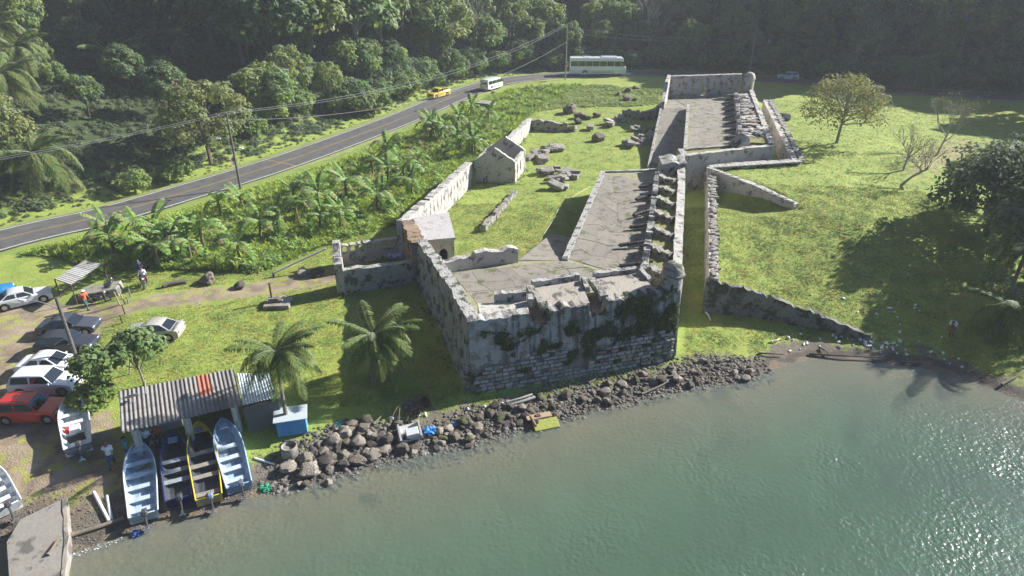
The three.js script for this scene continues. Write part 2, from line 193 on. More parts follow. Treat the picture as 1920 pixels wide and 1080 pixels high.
// ------------------------------------------------------------------ the fort: surfaces
const streak = (u, v, s) => tn(u, v * 0.12 + 0.3, 26, 3, s);
const stain = (light, dark, green, amt, moss) => tex(512, (u, v) => { const a = tn(u, v, 4, 6, 31 + amt), b = tn(u, v, 14, 5, 33), c = tn(u, v, 60, 3, 34), m = tn(u, v, 3, 6, 37 + moss);
  let k = sc3(light, 1 + 0.14 * b + 0.1 * c); k = mix3(k, [light[0] * 0.95, light[1] * 0.8, light[2] * 0.68], 0.6 * smoothstep(tn(u, v, 5, 4, 35), 0.1, 0.5)); k = mix3(k, dark, smoothstep(a + b * 0.5 + c * 0.25, 0.28 - amt * 0.35, 0.62 - amt * 0.3)); if (moss) k = mix3(k, green, smoothstep(m + b * 0.35 + c * 0.2, 0.3 - moss * 0.5, 0.42 - moss * 0.5)); return k; });
const plasterTex = stain([0.47, 0.44, 0.395], [0.13, 0.12, 0.11], [0.06, 0.075, 0.03], 0.38, 0), greyTex = stain([0.38, 0.365, 0.34], [0.09, 0.088, 0.082], [0.055, 0.07, 0.03], 0.42, 0.12), stoneTex = stain([0.34, 0.31, 0.27], [0.1, 0.09, 0.08], [0.07, 0.09, 0.03], 0.35, 0.2), floorTex = stain([0.25, 0.222, 0.186], [0.13, 0.115, 0.095], [0.12, 0.13, 0.05], 0.35, 0.04);
const bump1 = (k, r = 0.3) => ({ bumpMap: rep(lumpT, r), bumpScale: k });
const plaster = std(0xffffff, { map: rep(plasterTex, 0.16), ...bump1(0.05, 0.45) }), greyPlaster = std(0xffffff, { map: rep(greyTex, 0.15), ...bump1(0.05, 0.5) }), stone = std(0xffffff, { map: rep(stoneTex, 0.3), ...bump1(0.05, 0.8) }), floorM = std(0xffffff, { map: rep(floorTex, 0.1), ...bump1(0.02, 1) });
const slabMats = [1, 0.93, 1.06, 0.97].map((k) => std([k, k, k * 0.98], { map: rep(floorTex, 0.13), ...bump1(0.02, 1) }));
const rubble = std(0xffffff, { map: rep(stain([0.38, 0.26, 0.18], [0.14, 0.1, 0.08], [0.1, 0.1, 0.04], 0.3, 0.05), 0.3), ...bump1(0.1, 0.9) });
const turf = std(0xffffff, { map: rep(tex(512, (u, v) => mix3([0.2, 0.22, 0.05], [0.3, 0.27, 0.09], clamp(0.5 + tn(u, v, 12, 4, 41), 0, 1))), 0.3), ...bump1(0.1, 1) });
const joint = std(0xffffff, { map: rep(tex(512, (u, v) => mix3([0.34, 0.31, 0.22], [0.24, 0.24, 0.1], clamp(0.5 + 1.3 * tn(u, v, 6, 4, 43), 0, 1))), 0.2), ...bump1(0.03, 1) });
const iron = std([0.055, 0.042, 0.036], { roughness: 0.6, metalness: 0.25, ...bump1(0.01, 2) });
const seaMoss = (x, y) => fbm(x * 0.32 + 3, y * 0.45 + 9, 4) + 0.35 * fbm(x * 0.9, y * 0.9, 5) + 0.15 * fbm(x * 5, y * 5, 3) + (x / 17 - 0.42) * 0.55 - Math.abs(y - 3.2) * 0.09;
const seaTex = tex(1600, (u, v) => { // the sea wall, 17 m by 6.2 m: lime plaster flaking off rubble, dark runs, moss
  const x = u * 17, y = v * 6.2, b = fbm(x * 0.9, y * 0.9, 5), c = fbm(x * 5, y * 5, 3), d = fbm(x * 14, y * 14, 2), big = fbm(x * 0.32 + 3, y * 0.45 + 9, 4), run = fbm(x * 1.6, y * 0.13, 4), flake = fbm(x * 0.7 + 20, y * 0.9, 5) + 0.2 * c;
  let k = sc3([0.38, 0.37, 0.35], 1 + 0.3 * b + 0.22 * c + 0.18 * d); k = mix3(k, sc3([0.27, 0.225, 0.185], 1 + 0.6 * c + 0.4 * d), smoothstep(flake, 0.12, 0.2));
  k = mix3(k, [0.1, 0.095, 0.088], smoothstep(run * 0.9 + big * 0.5 + c * 0.35 + d * 0.2 + (u - 0.28) * 0.7, -0.12, 0.36) * 0.92);
  const mm = seaMoss(x, y) + 0.1 * d; k = mix3(k, [0.04, 0.045, 0.024], smoothstep(mm, -0.07, 0.02)); k = mix3(k, [0.055, 0.08, 0.02], smoothstep(mm + 0.3 * fbm(x * 1.5 + 9, y * 1.5, 3), 0.1, 0.25)); if (y < 2.7 + 0.4 * b) k = mix3(k, sc3([0.13, 0.115, 0.1], 1 + 0.5 * c), 0.7); return k; }, true, 600);
const seaPlaster = std(0xffffff, { map: rep(seaTex, 1 / 17, 1 / 6.2), bumpMap: rep(lumpT, 0.6), bumpScale: 0.06 });

// A ruined wall along a line of [x, z, foot, top]; off0..off1 is its thickness to the side, holes are [s0, s1, y0, y1, arched] from the foot
function ruinWall(line, off0, off1, o = {}) {
  const { jag = 0.1, holes = [], batter = 0, rough = 0.035, step = 0.45, top, caps = true, seed = 0 } = o, L = [0];
  for (let i = 1; i < line.length; i++) L.push(L[i - 1] + Math.hypot(line[i][0] - line[i - 1][0], line[i][1] - line[i - 1][1]));
  const total = L[L.length - 1], cuts = new Set([0, total, ...L]); for (let s = step; s < total - step * 0.4; s += step) cuts.add(s);
  for (const [a, b, , , arch] of holes) for (let k = 0; k <= (arch ? 4 : 1); k++) cuts.add(lerp(a, b, k / (arch ? 4 : 1)));
  const S = [...cuts].sort((a, b) => a - b).filter((v, i, q) => !i || v - q[i - 1] > 0.02);
  const N = line.map((_, i) => { const a = line[Math.max(0, i - 1)], b = line[Math.min(line.length - 1, i + 1)], d = Math.hypot(b[0] - a[0], b[1] - a[1]); return [-(b[1] - a[1]) / d, (b[0] - a[0]) / d]; });
  const at = (s) => { let i = 1; while (i < L.length - 1 && L[i] < s) i++; const t = (s - L[i - 1]) / (L[i] - L[i - 1]), q = (k) => lerp(line[i - 1][k], line[i][k], t); const nx = lerp(N[i - 1][0], N[i][0], t), nz = lerp(N[i - 1][1], N[i][1], t), m = Math.hypot(nx, nz) ** 2; return { x: q(0), z: q(1), b: q(2), t: q(3), nx: nx / m, nz: nz / m }; };
  const topOf = (s, A) => (top ? top(s, A) : A.t) + jag * (1.1 * n2(s * 1.7 + seed, seed) + 0.6 * n2(s * 5 + seed, 3));
  const T = new Tris(), pt = (s, y, f, yt) => { const A = at(s), off = f ? off1 : off0, d = rough * (n3(s * 1.1 + seed, y * 1.1, f * 9) + 0.5 * n3(s * 3.3, y * 3.3, f * 9 + seed)), bt = batter * (A.t - y), e = off + (f ? d + (off1 > off0 ? bt : -bt) * (o.batterBack ? 1 : 0) : -d - bt * (off1 > off0 ? 1 : -1)); return [A.x + A.nx * e, y, A.z + A.nz * e]; };
  const col = (sa, sb, la, ha, lb, hb, endA, endB) => { const n = Math.max(1, Math.round((ha - la) / 0.7)); for (const f of [0, 1]) for (let k = 0; k < n; k++) { const y = (l, h, q) => lerp(l, h, q / n), a0 = y(la, ha, k), a1 = y(la, ha, k + 1), b0 = y(lb, hb, k), b1 = y(lb, hb, k + 1); const q = [pt(sa, a0, f), pt(sb, b0, f), pt(sb, b1, f), pt(sa, a1, f)], u = [[sa, a0], [sb, b0], [sb, b1], [sa, a1]]; if ((f === 0) === (off1 > off0)) { T.quad(...[q[3], q[2], q[1], q[0]], ...[u[3], u[2], u[1], u[0]]); } else T.quad(...q, ...u); }
    const cap = (l0, l1) => { const q = [pt(sa, l0, 0), pt(sb, l1, 0), pt(sb, l1, 1), pt(sa, l0, 1)]; T.quad(...q, [sa, 0], [sb, 0], [sb, off1 - off0], [sa, off1 - off0]); }; cap(ha, hb); cap(la, lb);
    if (endA) T.quad(pt(sa, la, 0), pt(sa, la, 1), pt(sa, ha, 1), pt(sa, ha, 0), [0, la], [1, la], [1, ha], [0, ha]); if (endB) T.quad(pt(sb, lb, 0), pt(sb, lb, 1), pt(sb, hb, 1), pt(sb, hb, 0), [0, lb], [1, lb], [1, hb], [0, hb]); };
  for (let i = 0; i < S.length - 1; i++) { const sa = S[i], sb = S[i + 1], A = at(sa), B = at(sb), m = (sa + sb) / 2, hole = holes.find((h) => m > h[0] && m < h[1]), ta = topOf(sa, A), tb = topOf(sb, B), e0 = i === 0 && caps, e1 = i === S.length - 2 && caps;
    if (!hole) { const pre = holes.some((h) => Math.abs(h[0] - sb) < 0.03), post = holes.some((h) => Math.abs(h[1] - sa) < 0.03); col(sa, sb, A.b, ta, B.b, tb, e0 || post, e1 || pre); continue; }
    const [h0, h1, y0, y1, arch] = hole, r = (h1 - h0) / 2, head = (s) => arch ? y1 - r + r * Math.sqrt(Math.max(0, 1 - ((s - (h0 + h1) / 2) / r) ** 2)) : y1;
    if (y0 > 0.05) col(sa, sb, A.b, A.b + y0, B.b, B.b + y0); col(sa, sb, A.b + head(sa), Math.max(ta, A.b + y1 + 0.08), B.b + head(sb), Math.max(tb, B.b + y1 + 0.08), sa === h0, sb === h1); }
  return toCreasedNormals(T.geo(), 0.7);
}
// a round turret: wall ring with slits, moulding and dome
function turret(parent, x, z, r, y0, y1, dome, mat, domeMat, slits) {
  const T = new Tris(), n = 28, p = (a, rr, y) => [x + Math.cos(a) * rr, y, z + Math.sin(a) * rr]; const ring = (a, b, l, h) => { const u = a * r, w = b * r; T.quad(p(a, r, l), p(a, r, h), p(b, r, h), p(b, r, l), [u, l], [u, h], [w, h], [w, l]); T.quad(p(b, r * 0.72, l), p(b, r * 0.72, h), p(a, r * 0.72, h), p(a, r * 0.72, l), [w, l], [w, h], [u, h], [u, l]); T.quad(p(a, r, h), p(a, r * 0.72, h), p(b, r * 0.72, h), p(b, r, h), [u, 0], [u, 1], [w, 1], [w, 0]); T.quad(p(a, r, l), p(b, r, l), p(b, r * 0.72, l), p(a, r * 0.72, l), [u, 0], [w, 0], [w, 1], [u, 1]); };
  const cuts = []; for (let i = 0; i <= n; i++) cuts.push(i / n * TAU); for (const s of slits) cuts.push(s - 0.12, s + 0.12); cuts.sort((a, b) => a - b);
  for (let i = 0; i < cuts.length - 1; i++) { const m = (cuts[i] + cuts[i + 1]) / 2, hit = slits.some((s) => Math.abs(s - m) < 0.12); if (hit) { const h = y1 - y0; ring(cuts[i], cuts[i + 1], y0, y0 + h * 0.5); ring(cuts[i], cuts[i + 1], y0 + h * 0.82, y1); } else ring(cuts[i], cuts[i + 1], y0, y1); }
  for (const s of slits) for (const e of [-0.12, 0.12]) { const h = y1 - y0; T.quad(p(s + e, r, y0 + h * 0.5), p(s + e, r, y0 + h * 0.82), p(s + e, r * 0.72, y0 + h * 0.82), p(s + e, r * 0.72, y0 + h * 0.5), [0, 0], [0, 1], [1, 1], [1, 0]); }
  const t = part('sentry_box', T.geo(), mat, parent); const C = (pts) => new THREE.LatheGeometry(pts.map((q) => new THREE.Vector2(q[0], q[1])), 30).translate(x, 0, z);
  const own = (name, g, m) => { const c = part(name, g, m, t); return c; };
  own('moulding', C([[r * 0.9, y1 - 0.02], [r * 1.12, y1 + 0.03], [r * 1.16, y1 + 0.12], [r * 1.08, y1 + 0.22], [r * 0.8, y1 + 0.24]]), mat);
  const dg = C(dome.map(([a, b]) => [a * r, y1 + b])); const dp = dg.attributes.position; for (let i = 0; i < dp.count; i++) dp.setY(i, dp.getY(i) + 0.05 * n3(dp.getX(i) * 2, dp.getY(i) * 2, dp.getZ(i) * 2)); own('dome', dg, domeMat);
  return t;
}
function prism(poly, y0, top, inset = 0) { // solid over a polygon [x, z]; top is a number or a function of x, z
  const y1 = (x, z) => typeof top === 'function' ? top(x, z) : top, sh = poly.map(([x, z]) => new THREE.Vector2(x, z)), tri = THREE.ShapeUtils.triangulateShape(sh, []), T = new Tris(), area = THREE.ShapeUtils.area(sh);
  for (const f of tri) { const q = (area > 0 ? [f[0], f[2], f[1]] : [f[0], f[1], f[2]]).map((i) => [poly[i][0], y1(...poly[i]), poly[i][1]]); T.tri(...q, ...q.map((v) => [v[0], v[2]])); }
  let s = 0; for (let i = 0; i < poly.length; i++) { const a = poly[i], b = poly[(i + 1) % poly.length], l = Math.hypot(b[0] - a[0], b[1] - a[1]), q = [[a[0], y0, a[1]], [a[0], y1(...a), a[1]], [b[0], y1(...b), b[1]], [b[0], y0, b[1]]], u = [[s, y0], [s, q[1][1]], [s + l, q[2][1]], [s + l, y0]]; if (area > 0) T.quad(q[0], q[1], q[2], q[3], ...u); else T.quad(q[3], q[2], q[1], q[0], u[3], u[2], u[1], u[0]); s += l; }
  return T.geo();
}
function slabs(parent, quad, nu, nv, y, seed, thick = 0.12) { // cracked paving: jittered pieces with open joints
  const r = rng(seed), [a, b, c, d] = quad, P = (u, v) => [lerp(lerp(a[0], b[0], u), lerp(d[0], c[0], u), v), lerp(lerp(a[1], b[1], u), lerp(d[1], c[1], u), v)], G = [];
  for (let j = 0; j <= nv; j++) { G.push([]); for (let i = 0; i <= nu; i++) { const e = i && i < nu ? 0.32 : 0, f = j && j < nv ? 0.32 : 0; G[j].push(P((i + (r() - 0.5) * 2 * e) / nu, (j + (r() - 0.5) * 2 * f) / nv)); } }
  for (let j = 0; j < nv; j++) for (let i = 0; i < nu; i++) { let q = [G[j][i], G[j][i + 1], G[j + 1][i + 1], G[j + 1][i]]; const cx = q.reduce((s, p) => s + p[0], 0) / 4, cz = q.reduce((s, p) => s + p[1], 0) / 4;
    const cut = r() < 0.45; const polys = cut ? [[q[0], q[1], q[2]], [q[0], q[2], q[3]]] : [q]; for (const pl of polys) { const mx = pl.reduce((s, p) => s + p[0], 0) / pl.length, mz = pl.reduce((s, p) => s + p[1], 0) / pl.length, g = pl.map(([x, z]) => { const l = Math.hypot(x - mx, z - mz), k = (l - 0.012 - r() * 0.02) / l; return [mx + (x - mx) * k, mz + (z - mz) * k]; }); const tx = (r() - 0.5) * 0.016, tz = (r() - 0.5) * 0.016, dy = (r() - 0.5) * 0.02; part('slab', prism(g, y - thick, (x, z) => y + dy + tx * (x - mx) + tz * (z - mz)), slabMats[Math.floor(r() * 4)], parent); } }
}
const blockGeo = [0, 1, 2, 3, 4].map((k) => { const g = rbox(1, 1, 1, 0.12, 0, 0, 0, 1), p = g.attributes.position; for (let i = 0; i < p.count; i++) p.setXYZ(i, p.getX(i) + 0.08 * n3(p.getX(i) * 1.5 + k * 9, p.getY(i) * 1.5, p.getZ(i)), p.getY(i) + 0.08 * n3(p.getX(i), p.getY(i) * 1.5 + k * 7, p.getZ(i)), p.getZ(i) + 0.05 * n3(p.getX(i) * 2, p.getY(i), p.getZ(i) + k)); g.computeVertexNormals(); return g; });
const blockMats = [[0.5, 0.475, 0.44], [0.42, 0.39, 0.35], [0.58, 0.56, 0.52], [0.33, 0.29, 0.25]].map((c) => std(c, { ...bump1(0.03, 1.2), map: rep(tex(256, (u, v) => { const k = 0.85 + 0.4 * tn(u, v, 5, 5, c[0] * 30); return [k, k, k]; }), 1) }));
// coursed masonry blocks on a face: origin, direction along, up (battered), outward normal
function masonry(parent, O, along, up, out, len, rows, seed, keep) { const r = rng(seed), q = new THREE.Quaternion().setFromRotationMatrix(new THREE.Matrix4().makeBasis(along, up, out)); let y = 0;
  for (let j = 0; j < rows; j++) { const h = 0.23 + r() * 0.1; let s = -r() * 0.3; while (s < len) { const w = 0.28 + r() * 0.4; if (s > 0 && s + w < len && keep(s + w / 2, j, r())) { const m = part('stone_block', blockGeo[Math.floor(r() * 5)], blockMats[Math.floor(r() * 4)], parent); m.position.copy(O).addScaledVector(along, s + w / 2).addScaledVector(up, y + h / 2).addScaledVector(out, 0.02 + r() * 0.03); if (parent.userData.surveyed) m.position.sub(parent.position); m.quaternion.copy(q); m.rotateZ((r() - 0.5) * 0.12); m.rotateX((r() - 0.5) * 0.12); m.scale.set(w - 0.035 - 0.05 * r(), h - 0.035 - 0.05 * r(), 0.3); } s += w; } y += h; } }

// ------------------------------------------------------------------ lower battery
const wallTuft = (() => { const r = rng(79), T = new Tris(); for (let i = 0; i < 22; i++) { const d = V3(r() * 2 - 1, r() * 1.2, r() * 2 - 1).normalize().multiplyScalar(0.4 + 0.6 * r()), a = V3(r() - 0.5, r() - 0.5, r() - 0.5).multiplyScalar(0.9), b = V3(r() - 0.5, r() - 0.5, r() - 0.5).multiplyScalar(0.9); T.tri(d.toArray(), d.clone().add(a).toArray(), d.clone().add(b).toArray()); } return T.geo(); })(), wallTuftM = std(0xffffff, { side: THREE.DoubleSide, roughness: 0.95 });
const FL = 5.0;
const lowerBattery = site('lower_battery', 'pale ruined lower gun battery with mossy sea wall above the shore rocks', 'fort', [4, 0.9, -50]);
{ const G = lowerBattery;
  part('core', prism([[-2.2, -39.2], [11.4, -43.3], [16.9, -66], [18.6, -73.2], [16.1, -74.1], [10.15, -73.5], [4.3, -50.1], [0.3, -49.9], [-4.9, -48.2], [-5.4, -47.6]], 0.4, FL - 0.025), joint, G);
  // sea wall: top steps down in the two embrasures
  const A = [-2.85, -38.2], B = [11.75, -42.75], len = Math.hypot(B[0] - A[0], B[1] - A[1]);
  const embr = (s) => (s > 4.2 && s < 5.5) || (s > 8.6 && s < 9.9) ? 5.05 : 6.0;
  part('sea_wall', ruinWall([[...A, 0.5, 6.0], [...B, 0.5, 6.0]], 0, -0.9, { batter: 0.09, rough: 0.11, jag: 0.12, top: embr, step: 0.3 }), seaPlaster, G);
  const al = V3(B[0] - A[0], 0, B[1] - A[1]).normalize(), out = V3(-al.z, 0, al.x), upv = V3(0, 1, 0).addScaledVector(out, -0.09).normalize();
  const O = V3(A[0], 0.62, A[1]).addScaledVector(out, 0.09 * 5.4 - 0.02);
  masonry(G, O, al, upv, out.clone().addScaledVector(V3(0, 1, 0), 0.09).normalize(), len, 9, 77, (s, j, k) => { const lim = s < 4 ? 6.2 : s < 6.8 ? 8 + n2(s, 1) : s < 9 ? 3 : s < 10.5 ? 5.5 : 8; return j < lim + n2(s * 0.8, 5) && k > 0.13; });
  { const r = rng(78), list = []; for (let k = 0; k < 5200 && list.length < 1500; k++) { const s = r() * len, y = 1.0 + r() * 4.9; if (y > embr(s) - 0.1 || seaMoss(s, y) < 0.02) continue; list.push([s, y, 0.12 + 0.2 * r() * r()]); } const m = new THREE.InstancedMesh(wallTuft, wallTuftM, list.length), M = new THREE.Matrix4(), q = new THREE.Quaternion(), c = new THREE.Color(); list.forEach(([s, y, k], i) => { const p = V3(A[0], y, A[1]).addScaledVector(al, s).addScaledVector(out, 0.09 * (6 - y) - 0.02).sub(G.position); M.compose(p, q.setFromEuler(new THREE.Euler(1.1 + r() * 0.4, r() * 6, 0)), V3(k, k, k)); m.setMatrixAt(i, M); const t = 0.6 + 0.9 * r(); m.setColorAt(i, c.setRGB(0.075 * t, 0.105 * t, 0.025 * t)); }); m.name = 'wall_moss'; m.userData.kind = 'stuff'; m.castShadow = m.receiveShadow = true; G.add(m); }
  // west flank
  const left = ruinWall([[A[0], A[1], 0.5, 6.1], [-4.6, -43.4, 0.9, 6.2], [-6.3, -48.3, 1.3, 5.9], [-7.9, -52.4, 1.6, 5.6]], 0, 0.85, { batter: 0.07, rough: 0.07, jag: 0.16, seed: 4 });
  part('flank_wall', left, greyPlaster, G);
  // rear low wall, inner retaining wall with its kerb
  part('rear_wall', ruinWall([[-5.5, -48.0, FL - 0.1, 5.9], [-3.2, -48.9, FL - 0.1, 5.85], [-2.2, -49.3, FL - 0.1, 6.2], [0.4, -50.0, FL - 0.1, 6.35]], -0.3, 0.35, { jag: 0.22, seed: 9 }), plaster, G);
  part('rear_face', ruinWall([[-5.3, -48.5, 2, FL], [0.4, -50.3, 2, FL]], -0.1, 0.4, { jag: 0, seed: 11 }), greyPlaster, G);
  part('retaining_wall', ruinWall([[4.0, -50.1, 2, FL + 0.12], [9.9, -73.6, 2.3, FL + 0.14], [16.2, -74.5, 2.3, FL + 0.14]], 0, 0.5, { jag: 0.03, seed: 13 }), greyPlaster, G);
  part('ramp', (() => { const T = new Tris(), q = [[0.5, FL - 0.02, -50.1], [4.05, FL - 0.02, -50.1], [6.85, 2.45, -61.2], [3.7, 2.45, -61.6]], d = q.map(([x, , z]) => [x, 1.8, z]), u = q.map((p) => [p[0], p[2]]); T.quad(q[0], q[1], q[2], q[3], ...u); for (let i = 0; i < 4; i++) { const j = (i + 1) % 4; T.quad(q[j], q[i], d[i], d[j], [1, 2], [0, 2], [0, 0], [1, 0]); } return T.geo(); })(), floorM, G);
  slabs(G, [[-2.3, -42.3], [9.9, -46.0], [4.25, -50.0], [-4.7, -47.7]], 6, 3, FL, 3); slabs(G, [[4.5, -50.4], [9.9, -46.4], [15.2, -69.6], [10.2, -73.2]], 4, 9, FL + 0.004, 5);
  // merlons on the sea side, each with the stub of a kerb
  const mer = [[[-2.35, -40.9], [-2.0, -38.75], [1.15, -39.75], [1.0, -41.3]], [[1.5, -42.9], [2.6, -40.15], [5.3, -40.95], [4.9, -44.0]], [[6.0, -44.3], [6.75, -41.45], [10.3, -42.55], [9.2, -45.1]]];
  mer.forEach((q, k) => { const [bl, fl, fr, br] = q; const m = part('merlon', toCreasedNormals(prism(q, FL - 0.1, (x, z) => 5.95 + 0.09 * (-z - 41) + 0.12 * n2(x * 1.3, z * 1.3)), 0.3), k ? std(0xffffff, { map: rep(plasterTex, 0.12), color: new THREE.Color(0.8, 0.76, 0.7), ...bump1(0.02, 0.6) }) : std(0xffffff, { map: rep(plasterTex, 0.1), color: new THREE.Color(1.05, 1.05, 1.02), ...bump1(0.02, 0.6) }), G);
    part('kerb', ruinWall([[...(k ? bl : [-1.2, -41.1]), 5.9, 6.55], [...br, 5.9, 6.6]], -0.05, -0.5, { jag: 0.07, seed: 20 + k, step: 0.25 }), greyPlaster, m);
    part('kerb', ruinWall([[...br, 5.9, 6.5], [lerp(br[0], fr[0], 0.45), lerp(br[1], fr[1], 0.45), 5.9, 6.35]], -0.05, -0.4, { jag: 0.15, seed: 30 + k, step: 0.25 }), greyPlaster, m);
    if (k) part('kerb', ruinWall([[...bl, 5.9, 6.4], [lerp(bl[0], fl[0], 0.9), lerp(bl[1], fl[1], 0.9), 5.7, 6.2]], 0.05, 0.55, { jag: 0.18, seed: 40 + k, step: 0.25 }), stone, m); });
  for (const [a, b, c, d] of [[[1.0, -42], [1.2, -39.6], [2.6, -40.0], [1.7, -42.6]], [[4.95, -43.6], [5.3, -40.9], [6.7, -41.4], [6.0, -44]]]) part('embrasure_floor', prism([a, b, c, d], FL - 0.2, (x, z) => FL + 0.12 + 0.02 * (z + 40)), floorM, G);
  // east parapet: outer wall, inner wall, cross walls and turf cells
  const inn = (t) => [lerp(10.35, 15.9, t), lerp(-46.6, -70.6, t)], ou = (t) => [lerp(12.0, 17.55, t), lerp(-43.6, -68.2, t)];
  part('moat_wall', ruinWall([[11.85, -42.75, 0.5, 6.1], [17.75, -67.6, 1.8, 6.1]], 0.05, -0.65, { batter: 0.035, rough: 0.05, jag: 0.08, seed: 50 }), plaster, G);
  part('parapet_fill', prism([inn(0), inn(1), [17.2, -68.2], [11.6, -43.6]], FL - 0.1, 5.5), turf, G);
  const cuts = [0.0, 0.165, 0.33, 0.49, 0.64, 0.79, 0.93];
  for (let k = 0; k < 7; k++) { const t = cuts[k], a = inn(t), b = [lerp(inn(t)[0], ou(t)[0], 0.75), lerp(inn(t)[1], ou(t)[1] - 0.9, 0.75)]; part('cross_wall', ruinWall([[...a, 5.0, 6.15], [...b, 5.2, 5.95]], -0.35, 0.35, { jag: 0.16, rough: 0.09, seed: 60 + k, step: 0.22 }), stone, G);
    const c0 = inn(Math.max(0, t - 0.05)), c1 = inn(Math.min(1, t + 0.06)); part('inner_wall', ruinWall([[...c0, FL - 0.05, 5.95], [...c1, FL - 0.05, 6.0]], -0.1, -0.6, { jag: 0.14, rough: 0.08, seed: 70 + k, step: 0.22 }), greyPlaster, G);
    if (k < 6) part('sill_wall', ruinWall([[...inn(t + 0.055), FL - 0.05, 5.45], [...inn(cuts[k + 1] - 0.045), FL - 0.05, 5.4]], -0.1, -0.5, { jag: 0.05, rough: 0.07, seed: 80 + k, step: 0.22 }), stone, G); }
  turret(G, 11.35, -43.35, 0.74, 4.7, 6.95, [[1.08, 0.2], [1.02, 0.42], [0.95, 0.6], [0.78, 0.85], [0.5, 1.02], [0, 1.1]], greyPlaster, std(0xffffff, { map: rep(stoneTex, 0.5), ...bump1(0.1, 1) }), [1.75, 3.4, 0.2]);
  // traverse block at the far end
  part('traverse', ruinWall([[16.1, -71.2, 2.2, 6.7], [18.7, -71.0, 2.2, 6.9]], 0, -3.2, { jag: 0.15, rough: 0.1, seed: 91 }), greyPlaster, G);
  part('traverse_wall', ruinWall([[17.7, -67.4, 2, 6.0], [19.3, -74.9, 2.4, 6.6]], 0.05, -0.7, { jag: 0.1, rough: 0.07, seed: 93 }), plaster, G);
}
